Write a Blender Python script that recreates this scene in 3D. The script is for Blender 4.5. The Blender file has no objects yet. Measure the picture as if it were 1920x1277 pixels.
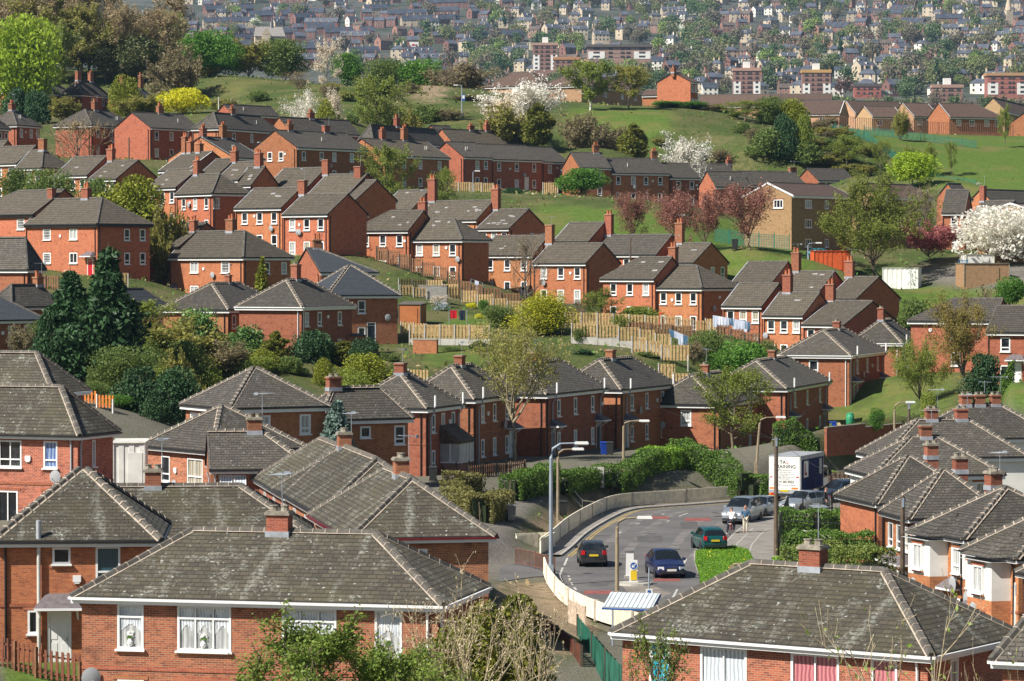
import bpy, bmesh, math, random
import numpy as np
from mathutils import Vector, Matrix
S = bpy.context.scene
COL = S.collection
R = math.radians
F, CX, CY, YH = 6000.0, 960.0, 638.5, 500.0
CAMZ = 17.5
PITCH = math.atan((CY - YH) / F)
CP, SP = math.cos(PITCH), math.sin(PITCH)
def at(px, py, D):
 """world point on the sight line of a photo pixel at ground distance D"""
 rx, ry = (px - CX) / F, -(py - CY) / F
 t = D / (CP + ry * SP)
 return Vector((t * rx, D, CAMZ + t * (-SP + ry * CP)))
def flat(px, py, z=0.0):
 rx, ry = (px - CX) / F, -(py - CY) / F
 t = (z - CAMZ) / (-SP + ry * CP)
 return Vector((t * rx, t * (CP + ry * SP), z))
def proj(p):
 dz = p[2] - CAMZ
 dc = p[1] * CP - dz * SP
 return CX + F * p[0] / dc, CY - F * (p[1] * SP + dz * CP) / dc
def solve_t(P, ex, ey, px):
 k = (px - CX) / F
 dc = P.y * CP - (P.z - CAMZ) * SP
 return (k * dc - P.x) / (ex - k * ey * CP)
# ---------------------------------------------------------------- objects
def setp(o, label=None, cat=None, group=None, kind=None):
 if label: o['label'] = label
 if cat: o['category'] = cat
 if group: o['group'] = group
 if kind: o['kind'] = kind
 return o
def empty(name, loc, rz=0, label=None, cat=None, group=None):
 o = bpy.data.objects.new(name, None); COL.objects.link(o)
 o.empty_display_size = 0.3
 o.location = loc; o.rotation_euler = (0, 0, rz)
 return setp(o, label, cat, group)
def link(name, me, parent=None, loc=(0, 0, 0), rot=(0, 0, 0), scale=(1, 1, 1)):
 o = bpy.data.objects.new(name, me); COL.objects.link(o)
 o.location = loc; o.rotation_euler = rot; o.scale = scale
 if parent is not None: o.parent = parent
 return o
def copy_tree(o, parent=None):
 c = o.copy(); COL.objects.link(c)
 if parent is not None: c.parent = parent
 for ch in o.children: copy_tree(ch, c)
 return c
class MB:
 """collects faces with per-face material index and uv, builds one mesh"""
 def __init__(s): s.v = []; s.f = []; s.m = []; s.uv = []; s.smooth = False
 def poly(s, pts, m=0, uv=None):
  i = len(s.v); s.v.extend([tuple(p) for p in pts]); s.f.append(tuple(range(i, i + len(pts)))); s.m.append(m)
  s.uv.append(uv if uv else [(p[0] + p[1], p[2]) for p in pts])
 def box(s, c, d, m=0, rz=0.0, top=1.0, skip=()):
  x, y, z = d[0] / 2, d[1] / 2, d[2] / 2
  cs, sn = math.cos(rz), math.sin(rz)
  def T(a, b, cc):
   if cc > 0: a *= top; b *= top
   return (c[0] + a * cs - b * sn, c[1] + a * sn + b * cs, c[2] + cc)
  P = [T(-x, -y, -z), T(x, -y, -z), T(x, y, -z), T(-x, y, -z), T(-x, -y, z), T(x, -y, z), T(x, y, z), T(-x, y, z)]
  for k, q in enumerate(((0, 1, 5, 4), (1, 2, 6, 5), (2, 3, 7, 6), (3, 0, 4, 7), (4, 5, 6, 7), (3, 2, 1, 0))):
   if k in skip: continue
   pts = [P[i] for i in q]
   w = (d[0], d[1], d[0], d[1], d[0], d[0])[k]; h = (d[2], d[2], d[2], d[2], d[1], d[1])[k]
   s.poly(pts, m, [(0, 0), (w, 0), (w, h), (0, h)])
 def tube(s, pts, r, n=6, m=0, r1=None, cap=True):
  pts = [Vector(p) for p in pts]; rings = []
  N = len(pts)
  for i, p in enumerate(pts):
   d = (pts[min(i + 1, N - 1)] - pts[max(i - 1, 0)])
   if d.length < 1e-6: d = Vector((0, 0, 1))
   d.normalize()
   a = d.cross(Vector((0, 0, 1)) if abs(d.z) < 0.9 else Vector((1, 0, 0))).normalized(); b = d.cross(a)
   rr = r if r1 is None else r + (r1 - r) * i / max(1, N - 1)
   rings.append([p + (a * math.cos(2 * math.pi * k / n) + b * math.sin(2 * math.pi * k / n)) * rr for k in range(n)])
  base = len(s.v)
  for rg in rings: s.v.extend([tuple(q) for q in rg])
  for i in range(N - 1):
   for k in range(n):
    s.f.append((base + i * n + k, base + i * n + (k + 1) % n, base + (i + 1) * n + (k + 1) % n, base + (i + 1) * n + k)); s.m.append(m)
    s.uv.append([(k, i), (k + 1, i), (k + 1, i + 1), (k, i + 1)])
  if cap:
   for i0 in (0, N - 1):
    s.f.append(tuple(base + i0 * n + k for k in (range(n) if i0 else range(n - 1, -1, -1)))); s.m.append(m); s.uv.append([(0, 0)] * n)
 def lathe(s, prof, c=(0, 0, 0), n=16, m=0):
  base = len(s.v)
  for r, z in prof:
   for k in range(n):
    a = 2 * math.pi * k / n; s.v.append((c[0] + r * math.cos(a), c[1] + r * math.sin(a), c[2] + z))
  for i in range(len(prof) - 1):
   for k in range(n):
    s.f.append((base + i * n + k, base + i * n + (k + 1) % n, base + (i + 1) * n + (k + 1) % n, base + (i + 1) * n + k)); s.m.append(m)
    s.uv.append([(0, 0)] * 4)
 def mesh(s, name, mats, smooth=False):
  me = bpy.data.meshes.new(name)
  me.from_pydata(s.v, [], s.f)
  for mm in mats: me.materials.append(mm)
  me.polygons.foreach_set('material_index', s.m)
  uvl = me.uv_layers.new(name='uv')
  flatuv = [c for u in s.uv for q in u for c in q]
  uvl.data.foreach_set('uv', flatuv)
  if smooth: me.polygons.foreach_set('use_smooth', [True] * len(s.f))
  me.update(); return me
 def build(s, name, mats, parent=None, loc=(0, 0, 0), rot=(0, 0, 0), smooth=False):
  if not isinstance(mats, (list, tuple)): mats = [mats]
  return link(name, s.mesh(name, mats, smooth), parent, loc, rot)
# ---------------------------------------------------------------- materials
def node_mat(name):
 m = bpy.data.materials.new(name); m.use_nodes = True
 nt = m.node_tree; b = nt.nodes['Principled BSDF']
 return m, nt, b
def mixc(nt, fac, a, b, mode='MIX'):
 n = nt.nodes.new('ShaderNodeMix'); n.data_type = 'RGBA'; n.blend_type = mode
 for sock, v in ((n.inputs[0], fac), (n.inputs[6], a), (n.inputs[7], b)):
  if hasattr(v, 'is_linked') or hasattr(v, 'links'): nt.links.new(v, sock)
  elif isinstance(v, (tuple, list)): sock.default_value = (*v, 1) if len(v) == 3 else v
  else: sock.default_value = v
 return n.outputs[2]
def noise(nt, vec, scale, detail=3, rough=0.55):
 n = nt.nodes.new('ShaderNodeTexNoise'); n.inputs['Scale'].default_value = scale
 n.inputs['Detail'].default_value = detail; n.inputs['Roughness'].default_value = rough
 if vec is not None: nt.links.new(vec, n.inputs['Vector'])
 return n.outputs['Fac']
def ramp(nt, fac, lo, hi):
 n = nt.nodes.new('ShaderNodeMapRange'); n.inputs[1].default_value = lo; n.inputs[2].default_value = hi
 n.interpolation_type = 'SMOOTHSTEP'
 nt.links.new(fac, n.inputs[0]); return n.outputs[0]
def math_n(nt, op, a, b):
 n = nt.nodes.new('ShaderNodeMath'); n.operation = op
 for s_, v in ((n.inputs[0], a), (n.inputs[1], b)):
  if hasattr(v, 'links'): nt.links.new(v, s_)
  else: s_.default_value = v
 return n.outputs[0]
def bump(nt, b, h, strength=0.4, dist=0.02):
 n = nt.nodes.new('ShaderNodeBump'); n.inputs['Strength'].default_value = strength; n.inputs['Distance'].default_value = dist
 nt.links.new(h, n.inputs['Height']); nt.links.new(n.outputs[0], b.inputs['Normal'])
def uvnode(nt):
 n = nt.nodes.new('ShaderNodeUVMap'); n.uv_map = 'uv'; return n.outputs[0]
def objco(nt): return nt.nodes.new('ShaderNodeTexCoord').outputs['Object']
def geopos(nt): return nt.nodes.new('ShaderNodeNewGeometry').outputs['Position']
def orand(nt): return nt.nodes.new('ShaderNodeObjectInfo').outputs['Random']
def hsv(nt, col, val, sat=1.0):
 n = nt.nodes.new('ShaderNodeHueSaturation'); nt.links.new(col, n.inputs['Color'])
 for k, v in (('Value', val), ('Saturation', sat)):
  if hasattr(v, 'links'): nt.links.new(v, n.inputs[k])
  else: n.inputs[k].default_value = v
 return n.outputs[0]
def plain(name, col, rough=0.6, metal=0.0, var=0.15, scale=1.5, spec=0.4, coat=0.0):
 m, nt, b = node_mat(name)
 nz = noise(nt, geopos(nt), scale, 4)
 c = mixc(nt, ramp(nt, nz, 0.3, 0.7), tuple(x * (1 - var) for x in col), tuple(min(1, x * (1 + var)) for x in col))
 nt.links.new(c, b.inputs['Base Color'])
 b.inputs['Roughness'].default_value = rough; b.inputs['Metallic'].default_value = metal
 b.inputs['Specular IOR Level'].default_value = spec; b.inputs['Coat Weight'].default_value = coat
 return m
def brick_mat(name, c1, c2, mortar, soot=(0.05, 0.03, 0.025), ms=0.008):
 m, nt, b = node_mat(name); uv = uvnode(nt)
 t = nt.nodes.new('ShaderNodeTexBrick'); nt.links.new(uv, t.inputs['Vector'])
 t.inputs['Color1'].default_value = (*c1, 1); t.inputs['Color2'].default_value = (*c2, 1); t.inputs['Mortar'].default_value = (*mortar, 1)
 t.inputs['Scale'].default_value = 1; t.inputs['Mortar Size'].default_value = ms; t.inputs['Brick Width'].default_value = 0.235; t.inputs['Row Height'].default_value = 0.078
 t.inputs['Bias'].default_value = -0.1; t.inputs['Mortar Smooth'].default_value = 0.3
 n1 = noise(nt, uv, 0.55, 5); n2 = noise(nt, uv, 6.0, 3)
 c = mixc(nt, math_n(nt, 'MULTIPLY', ramp(nt, n1, 0.52, 0.82), 0.45), t.outputs['Color'], soot)
 n3 = noise(nt, uv, 2.2, 4, .65)
 c = mixc(nt, math_n(nt, 'MULTIPLY', ramp(nt, n3, 0.5, 0.72), 0.5), c, tuple(x * .62 for x in c2))
 c = mixc(nt, math_n(nt, 'MULTIPLY', ramp(nt, n2, 0.5, 0.85), 0.3), c, (min(1, c1[0] * 1.5), c1[1] * 1.7, c1[2] * 1.7))
 val = math_n(nt, 'ADD', math_n(nt, 'MULTIPLY', orand(nt), 0.34), 0.93)
 hv = hsv(nt, c, val); nt.links.new(math_n(nt, 'ADD', math_n(nt, 'MULTIPLY', math_n(nt, 'FRACT', math_n(nt, 'MULTIPLY', orand(nt), 7.3), 0), .020), .494), hv.node.inputs['Hue']); nt.links.new(hv, b.inputs['Base Color'])
 b.inputs['Roughness'].default_value = 0.9; b.inputs['Specular IOR Level'].default_value = 0.2
 bump(nt, b, t.outputs['Fac'], 0.35, -0.01)
 return m
def roof_mat(name, c1, c2, line, bw, rh, lichen=0.4, lcol=(0.30, 0.31, 0.27), ls=2.2, moss=0.3):
 m, nt, b = node_mat(name); uv = uvnode(nt)
 t = nt.nodes.new('ShaderNodeTexBrick'); nt.links.new(uv, t.inputs['Vector'])
 t.inputs['Color1'].default_value = (*c1, 1); t.inputs['Color2'].default_value = (*c2, 1); t.inputs['Mortar'].default_value = (*line, 1)
 t.inputs['Scale'].default_value = 1; t.inputs['Mortar Size'].default_value = 0.014; t.inputs['Mortar Smooth'].default_value = 0.2
 t.inputs['Brick Width'].default_value = bw; t.inputs['Row Height'].default_value = rh
 gp = geopos(nt)
 big = noise(nt, gp, 0.35, 4); fine = noise(nt, uv, 9.0, 4, 0.65); mid = noise(nt, gp, ls, 5, 0.7)
 c = mixc(nt, math_n(nt, 'MULTIPLY', ramp(nt, big, 0.4, 0.75), moss), t.outputs['Color'], (0.085, 0.075, 0.04))
 ln = math_n(nt, 'MULTIPLY', ramp(nt, mid, 0.5, 0.72), ramp(nt, fine, 0.42, 0.62))
 c = mixc(nt, math_n(nt, 'MULTIPLY', ln, lichen), c, lcol)
 if lichen > .8:
  mp = nt.nodes.new('ShaderNodeMapping'); mp.inputs['Scale'].default_value = (.9, .16, 1); nt.links.new(uv, mp.inputs[0])
  st = math_n(nt, 'MULTIPLY', ramp(nt, noise(nt, mp.outputs[0], 1.0, 4, .6), .55, .68), ramp(nt, noise(nt, uv, 6.0, 4, .7), .4, .58))
  c = mixc(nt, math_n(nt, 'MULTIPLY', st, .5), c, lcol)
 spk = noise(nt, uv, 4.5, 2, 0.5)
 c = mixc(nt, math_n(nt, 'MULTIPLY', ramp(nt, spk, 0.66, 0.7), lichen * 0.9), c, (0.36, 0.36, 0.32))
 sx0 = nt.nodes.new('ShaderNodeSeparateXYZ'); nt.links.new(uv, sx0.inputs[0])
 lap = ramp(nt, math_n(nt, 'FRACT', math_n(nt, 'DIVIDE', sx0.outputs[1], rh), 0), .30, .12)
 c = mixc(nt, math_n(nt, 'MULTIPLY', lap, .6), c, line)
 val = math_n(nt, 'ADD', math_n(nt, 'MULTIPLY', orand(nt), 0.35), 0.86)
 nt.links.new(hsv(nt, c, val), b.inputs['Base Color'])
 b.inputs['Roughness'].default_value = 0.75; b.inputs['Specular IOR Level'].default_value = 0.35
 sx = nt.nodes.new('ShaderNodeSeparateXYZ'); nt.links.new(uv, sx.inputs[0])
 saw = math_n(nt, 'FRACT', math_n(nt, 'DIVIDE', sx.outputs[1], rh), 0)
 h = math_n(nt, 'ADD', math_n(nt, 'MULTIPLY', saw, -1.0), math_n(nt, 'MULTIPLY', t.outputs['Fac'], -0.5))
 bump(nt, b, h, 0.8, 0.05)
 return m
def leaf_mat(name, c1, c2, trans=0.42, rough=0.55, scale=1.2, deep=None):
 m, nt, b = node_mat(name)
 oc = objco(nt)
 nz = noise(nt, oc, scale, 3); nf = noise(nt, oc, 14.0, 1)
 c = mixc(nt, ramp(nt, nz, 0.35, 0.65), c1, c2)
 c = mixc(nt, ramp(nt, nf, 0.42, 0.7), c, tuple(x * 1.5 for x in c2))
 val = math_n(nt, 'ADD', math_n(nt, 'MULTIPLY', orand(nt), 0.4), 1.55)
 c = hsv(nt, c, val)
 nt.links.new(c, b.inputs['Base Color']); b.inputs['Roughness'].default_value = rough; b.inputs['Specular IOR Level'].default_value = 0.25
 tr = nt.nodes.new('ShaderNodeBsdfTranslucent'); nt.links.new(c, tr.inputs[0])
 mx = nt.nodes.new('ShaderNodeMixShader'); mx.inputs[0].default_value = trans
 nt.links.new(b.outputs[0], mx.inputs[1]); nt.links.new(tr.outputs[0], mx.inputs[2])
 nt.links.new(mx.outputs[0], nt.nodes['Material Output'].inputs[0])
 return m
def fold_mat(name, c1, c2, scale=9.0, rough=0.35):
 """curtain cloth seen behind a shut pane"""
 m, nt, b = node_mat(name); oc = objco(nt)
 w = nt.nodes.new('ShaderNodeTexWave'); w.inputs['Scale'].default_value = scale; w.inputs['Distortion'].default_value = 2.5; w.inputs['Detail'].default_value = 2
 nt.links.new(oc, w.inputs['Vector'])
 nt.links.new(mixc(nt, w.outputs['Fac'], c1, c2), b.inputs['Base Color'])  # wave bands paint the folds' light and shade into the cloth colour
 b.inputs['Roughness'].default_value = rough; b.inputs['Coat Weight'].default_value = 0.5; b.inputs['Coat Roughness'].default_value = 0.05
 return m
def glass_mat(name, c1=(0.012, 0.014, 0.018), c2=(0.05, 0.055, 0.06)):
 m, nt, b = node_mat(name); gp = geopos(nt)
 nz = noise(nt, gp, 1.1, 2)
 nt.links.new(mixc(nt, ramp(nt, nz, 0.45, 0.7), c1, c2), b.inputs['Base Color'])
 b.inputs['Roughness'].default_value = 0.06; b.inputs['Specular IOR Level'].default_value = 0.6
 return m
M = {}
M['red'] = brick_mat('brick_red', (0.39, 0.115, 0.055), (0.24, 0.062, 0.033), (0.33, 0.20, 0.14))
M['orange'] = brick_mat('brick_orange', (0.46, 0.150, 0.065), (0.32, 0.09, 0.042), (0.36, 0.21, 0.14))
M['dark'] = brick_mat('brick_dark', (0.37, 0.118, 0.055), (0.24, 0.068, 0.036), (0.31, 0.20, 0.14))
M['front'] = brick_mat('brick_front', (0.42, 0.12, 0.06), (0.19, 0.055, 0.035), (0.38, 0.25, 0.175), ms=0.011)
M['frontorange'] = brick_mat('brick_front_orange', (0.50, 0.15, 0.06), (0.30, 0.08, 0.042), (0.37, 0.21, 0.13), ms=0.010)
M['brown'] = brick_mat('brick_brown', (0.36, 0.21, 0.10), (0.27, 0.15, 0.07), (0.36, 0.28, 0.19))
M['tan'] = brick_mat('brick_tan', (0.46, 0.27, 0.15), (0.38, 0.21, 0.11), (0.42, 0.31, 0.22))
M['render'] = plain('render_white', (0.74, 0.72, 0.66), 0.85, var=0.06)
M['tile'] = roof_mat('roof_concrete', (0.112, 0.092, 0.066), (0.078, 0.065, 0.049), (0.035, 0.03, 0.026), 0.33, 0.36, 0.30, (0.33, 0.31, 0.25), moss=0.25)
M['tiledark'] = roof_mat('roof_dark', (0.088, 0.076, 0.062), (0.062, 0.054, 0.046), (0.022, 0.02, 0.019), 0.33, 0.36, 0.3, moss=0.2)
M['slate'] = roof_mat('roof_slate', (0.096, 0.084, 0.068), (0.060, 0.053, 0.046), (0.03, 0.027, 0.025), 0.30, 0.21, 0.5, moss=0.35)
M['slateold'] = roof_mat('roof_slate_old', (0.083, 0.070, 0.048), (0.050, 0.044, 0.033), (0.033, 0.03, 0.026), 0.34, 0.23, 0.85, (0.34, 0.35, 0.30), 1.1, 0.6)
M['blue'] = roof_mat('roof_blue', (0.05, 0.057, 0.07), (0.04, 0.046, 0.056), (0.022, 0.025, 0.03), 0.3, 0.2, 0.1, moss=0.03)
M['brownroof'] = roof_mat('roof_brown', (0.135, 0.085, 0.062), (0.10, 0.062, 0.048), (0.04, 0.03, 0.027), 0.33, 0.33, 0.12, moss=0.15)
M['ridge'] = plain('ridge_tile', (0.10, 0.09, 0.076), 0.8, var=0.3, scale=3)
M['paletile'] = plain('tile_pale', (0.26, 0.25, 0.24), 0.8, var=.2)
M['chimneybrick'] = brick_mat('brick_chimney', (0.33, 0.10, 0.052), (0.20, 0.06, 0.035), (0.28, 0.18, 0.13))
M['mortar'] = plain('mortar_pale', (0.42, 0.35, 0.275), 0.9, var=0.2, scale=3)
M['lead'] = plain('lead', (0.34, 0.36, 0.39), 0.5, var=0.2)
M['white'] = plain('upvc_white', (0.80, 0.80, 0.78), 0.35, var=0.04)
M['offwhite'] = plain('paint_offwhite', (0.62, 0.60, 0.54), 0.5, var=0.12)
M['black'] = plain('paint_black', (0.018, 0.018, 0.02), 0.4, var=0.2)
M['grey'] = plain('metal_grey', (0.30, 0.33, 0.36), 0.45, var=0.1)
M['greypipe'] = plain('pipe_grey', (0.40, 0.42, 0.45), 0.5, var=0.1)
M['dish'] = plain('dish_grey', (0.36, 0.37, 0.38), 0.5, var=0.08)
M['pot'] = plain('terracotta', (0.45, 0.14, 0.06), 0.8, var=0.2)
M['stone'] = plain('cap_stone', (0.27, 0.24, 0.19), 0.9, var=0.3, scale=4)
M['glass'] = glass_mat('window_glass')
M['net'] = fold_mat('net_curtain', (0.55, 0.56, 0.54), (0.30, 0.31, 0.31), 1.2)
M['netpale'] = fold_mat('lace_curtain', (0.75, 0.78, 0.80), (0.36, 0.41, 0.45), 2.0)
M['curtain'] = fold_mat('cream_curtain', (0.50, 0.46, 0.36), (0.25, 0.22, 0.17), 1.2)
M['bluecurtain'] = fold_mat('blue_curtain', (0.05, 0.11, 0.34), (0.30, 0.38, 0.50), 1.5)
M['pinkcurtain'] = fold_mat('pink_curtain', (0.60, 0.24, 0.25), (0.30, 0.08, 0.10), 2.0)
M['tealblind'] = fold_mat('teal_blind', (0.0, 0.30, 0.42), (0.08, 0.48, 0.60), 1.4)
M['bluelouvre'] = fold_mat('blue_louvre', (0.008, 0.02, 0.03), (0.03, 0.11, 0.14), 4)
M['reddoor'] = plain('door_red', (0.50, 0.015, 0.025), 0.3, var=0.05)
M['maroon'] = plain('paint_maroon', (0.13, 0.012, 0.018), 0.4, var=0.15)
M['darkdoor'] = plain('door_dark', (0.02, 0.03, 0.05), 0.35, var=0.1)
M['porch'] = plain('porch_tiles', (0.14, 0.12, 0.125), 0.8, var=0.2, scale=5)
M['wood'] = plain('fence_pale', (0.40, 0.275, 0.125), 0.8, var=0.25, scale=3)
M['woodbrown'] = plain('fence_brown', (0.20, 0.10, 0.05), 0.8, var=0.3, scale=3)
M['wooddark'] = plain('fence_dark', (0.10, 0.07, 0.05), 0.85, var=0.3, scale=3)
M['post'] = plain('concrete_post', (0.42, 0.40, 0.36), 0.85, var=0.12)
M['bark'] = plain('bark', (0.16, 0.12, 0.08), 0.9, var=0.35, scale=6)
M['barkpale'] = plain('bark_pale', (0.30, 0.25, 0.16), 0.9, var=0.3, scale=6)
M['barkgrey'] = plain('bark_grey', (0.15, 0.12, 0.095), 0.9, var=0.3, scale=6)
M['birch'] = plain('bark_birch', (0.55, 0.52, 0.46), 0.8, var=0.3, scale=8)
L_ = leaf_mat
M['spring'] = L_('leaf_spring', (0.095, 0.130, 0.020), (0.14, 0.165, 0.030))
M['olive'] = L_('leaf_olive', (0.10, 0.105, 0.022), (0.155, 0.145, 0.033))
M['lime'] = L_('leaf_lime', (0.13, 0.19, 0.014), (0.18, 0.235, 0.02))
M['yellow'] = L_('leaf_yellow', (0.24, 0.24, 0.012), (0.36, 0.34, 0.016))
M['green'] = L_('leaf_green', (0.040, 0.095, 0.014), (0.070, 0.145, 0.022))
M['mid'] = L_('leaf_mid', (0.055, 0.085, 0.020), (0.088, 0.12, 0.03))
M['laurel'] = L_('leaf_laurel', (0.028, 0.065, 0.015), (0.07, 0.12, 0.032), 0.15, 0.35)
M['dark_leaf'] = L_('needle_dark', (0.014, 0.034, 0.013), (0.024, 0.052, 0.018), 0.1)
M['gold'] = L_('needle_gold', (0.13, 0.135, 0.012), (0.21, 0.19, 0.014), 0.2)
M['goldgreen'] = L_('needle_goldgreen', (0.075, 0.10, 0.012), (0.14, 0.15, 0.014), 0.25)
M['bluespruce'] = L_('needle_blue', (0.075, 0.11, 0.09), (0.12, 0.165, 0.14), 0.1)
M['blossom'] = L_('blossom_white', (0.50, 0.47, 0.44), (0.40, 0.39, 0.34), 0.45)
M['blossompink'] = L_('blossom_pale', (0.50, 0.42, 0.37), (0.38, 0.34, 0.25), 0.3)
M['redleaf'] = L_('leaf_red', (0.12, 0.055, 0.038), (0.17, 0.072, 0.055), 0.3)
M['pinkleaf'] = L_('leaf_pink', (0.17, 0.05, 0.052), (0.22, 0.07, 0.07), 0.3)
M['twig'] = L_('twig_leaf', (0.16, 0.125, 0.072), (0.20, 0.155, 0.085), 0.2)
M['twiggrey'] = L_('twig_grey', (0.125, 0.10, 0.07), (0.17, 0.135, 0.095), 0.2)
M['hedge'] = L_('leaf_hedge', (0.036, 0.07, 0.012), (0.06, 0.105, 0.016), 0.2)
M['hedgebrown'] = L_('leaf_hedge_brown', (0.085, 0.082, 0.025), (0.12, 0.11, 0.035), 0.2)
M['purple'] = L_('flower_purple', (0.22, 0.06, 0.55), (0.30, 0.10, 0.65), 0.2)
M['flower'] = L_('flower_yellow', (0.65, 0.42, 0.01), (0.75, 0.5, 0.01), 0.2)
M['orangeflower'] = L_('flower_orange', (0.45, 0.12, 0.02), (0.4, 0.2, 0.03), 0.2)
# ---------------------------------------------------------------- the houses: pixel of the near eave corner, ground distance, turn of the left face
HS = []
def H(label, x, y, D, yaw, **k):
 k.update(label=label, x=x, y=y, D=D, yaw=yaw); HS.append(k)
C3 = [.17, .48, .8]; C2 = [.26, .72]; C4 = [.12, .37, .63, .87]
G, P = 'gable', 'hip'
LS = 'slate'
# front pair
H('long hipped brick house in front with frilly lace curtains and lichen on its slates', 832, 1134, 112, 13, xl=133, WR=6.9, ridge='L', ends=(P, P), rise=2.2, wall='front', roof='slateold', front='lace', ch=[(524, 990, 54)], gut='white', near=1, g='terraced houses near the road')
H('brick house with a white panelled front door and a blue louvred upper window', -17, 1014, 127, 86, xr=303, WL=8.5, ridge='R', ends=(P, P), rise=2.6, wall='frontorange', roof='slateold', front='door', near=1, mortar=1)
H('low slate wing with a hipped end joined behind the white panelled door house', 212, 1010, 139, 85, xr=592, WL=6.6, ridge='R', ends=(G, P), rise=2.1, wall='dark', roof='slateold', ch=[(287, 916, 38)], near=1, Rr=[], L=[])
H('brick house with pink curtains and streaks of white lichen on its hipped roof', 1747, 1229, 105, 34, xl=1145, WR=7.2, ridge='L', ends=(P, P), rise=2.35, wall='front', roof='slateold', front='pink', ch=[(1525, 1058, 56)], gut='white', near=1)
H('roof corner with a white gutter at the lower right edge of the photo', 2050, 1246, 99, 22, xl=1858, WR=6, ridge='L', ends=(P, P), rise=2.3, wall='front', roof='slate', gut='white', near=1, L=[], Rr=[])
# long terrace falling towards the viewer
H('nearest hipped unit of the long mossy slate terrace, its end wall facing the bare bush', 655, 1009, 137, 79, xr=931, xl=578, ridge='L', ends=(P, P), rise=2.35, mortar=0, wall='front', roof='slateold', Rr=[.47], L=C4, ch=[(752, 890, 44)], near=1, gut='red')
H('middle unit of the long mossy slate terrace with windows along its left side', 596, 963, 150, 79, WR=6.6, xl=512, ridge='L', ends=(P, P), rise=2.35, wall='front', roof='slateold', L=C4, Rr=[], ch=[(606, 820, 34)], near=1)
H('farthest unit of the long mossy slate terrace, beside an open casement window', 532, 929, 163, 79, WR=6.6, xl=475, ridge='L', ends=(P, P), rise=2.35, wall='front', roof='slateold', L=C3, Rr=[], near=1)
H('hipped slate house with a short blue painted gutter at the left end', 398, 846, 182, 53, xl=260, WR=6.6, ridge='R', ends=(P, P), rise=2.4, wall='front', roof='slate', L=[.27, .7], Rr=[], mortar=1, near=1, big=1)
H('slate wing with an open white casement window, joined to the hipped house left of it', 392, 880, 176, 82, xr=590, WL=5.5, ridge='R', ends=(G, P), rise=2.0, wall='front', roof='slate', Rr=[.22], L=[], ch=[(477, 788, 34)], mortar=1, near=1, openwin=1)
# left edge
H('mossy hipped house at the left edge with a blue curtain in its upper window', 150, 816, 166, 20, xl=-120, xr=226, ridge='L', ends=(P, P), rise=2.45, wall='front', roof='slateold', L=[.2, .5, .84], Rr=[.45], near=1, front='bluec')
H('hipped house with a white gutter behind the one with the blue curtain', 102, 737, 193, 19, xl=-130, xr=170, ridge='L', ends=(P, P), rise=2.4, wall='front', roof='slateold', L=[], Rr=[.3], gut='white', near=1)
# row of hipped semis facing the road
H('hipped slate house left of the blue spruce with a white vent pipe up its wall', 430, 765, 205, 60, xl=337, xr=622, ridge='R', ends=(P, P), rise=2.45, wall='dark', roof=LS, L=[.8], Rr=[.35, .78], mortar=1, big=1, rstyle='small')
H('low slate house behind the blue spruce with a grey soil pipe', 600, 787, 215, 62, xr=776, xl=560, ridge='R', ends=(P, P), rise=2.1, wall='dark', roof=LS, Rr=[.5, .9], L=[], ch=[(557, 708, 32)], mortar=1, rstyle='small')
CR = dict(ridge='R', ends=(P, P), rise=2.4, wall='dark', roof=LS, mortar=1, L=[], Rr=[.22, .5, .8], vents=1, porch=1)
H('hipped brick house with a dark timber bay window facing the street', 803, 765, 229, 18, xl=640, xr=872, ch=[(748, 686, 26)], bay=1, **CR)
H('hipped brick house between the bay window house and the tall tree in new leaf', 892, 748, 239, 19, xl=752, xr=975, ch=[(862, 673, 26)], **CR)
H('hipped brick house right behind the tall tree in new leaf', 1027, 739, 250, 21, xl=885, xr=1141, ch=[(1000, 668, 24)], **CR)
H('hipped brick house above the blue wheelie bin, at the right of the street row', 1167, 730, 264, 22, xl=1035, xr=1269, ch=[(1145, 660, 25)], **CR)
H('hipped brick house half hidden behind the leafy street tree', 1352, 758, 272, 18, xl=1204, xr=1438, ridge='R', ends=(P, P), rise=2.4, wall='red', roof=LS, mortar=1, L=[.45], Rr=[.3, .7], ch=[(1322, 690, 20)])
CR2 = dict(CR); CR2.update(wall='red')
H('hipped brick house with a satellite dish on its end wall, behind the truck', 1477, 728, 285, 17, xl=1325, xr=1560, ch=[(1448, 660, 25)], **CR2)
H('hipped brick house with a white corner pipe and one window in its lit end', 1597, 666, 310, 19, xl=1457, xr=1665, ch=[(1569, 603, 18)], gut='white', **dict(CR2, L=[.52]))
H('brick house farthest up the street row, beside the round green street tree', 1693, 643, 335, 18, xl=1590, xr=1729, ch=[(1651, 574, 22)], gut='white', **CR2)
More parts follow.
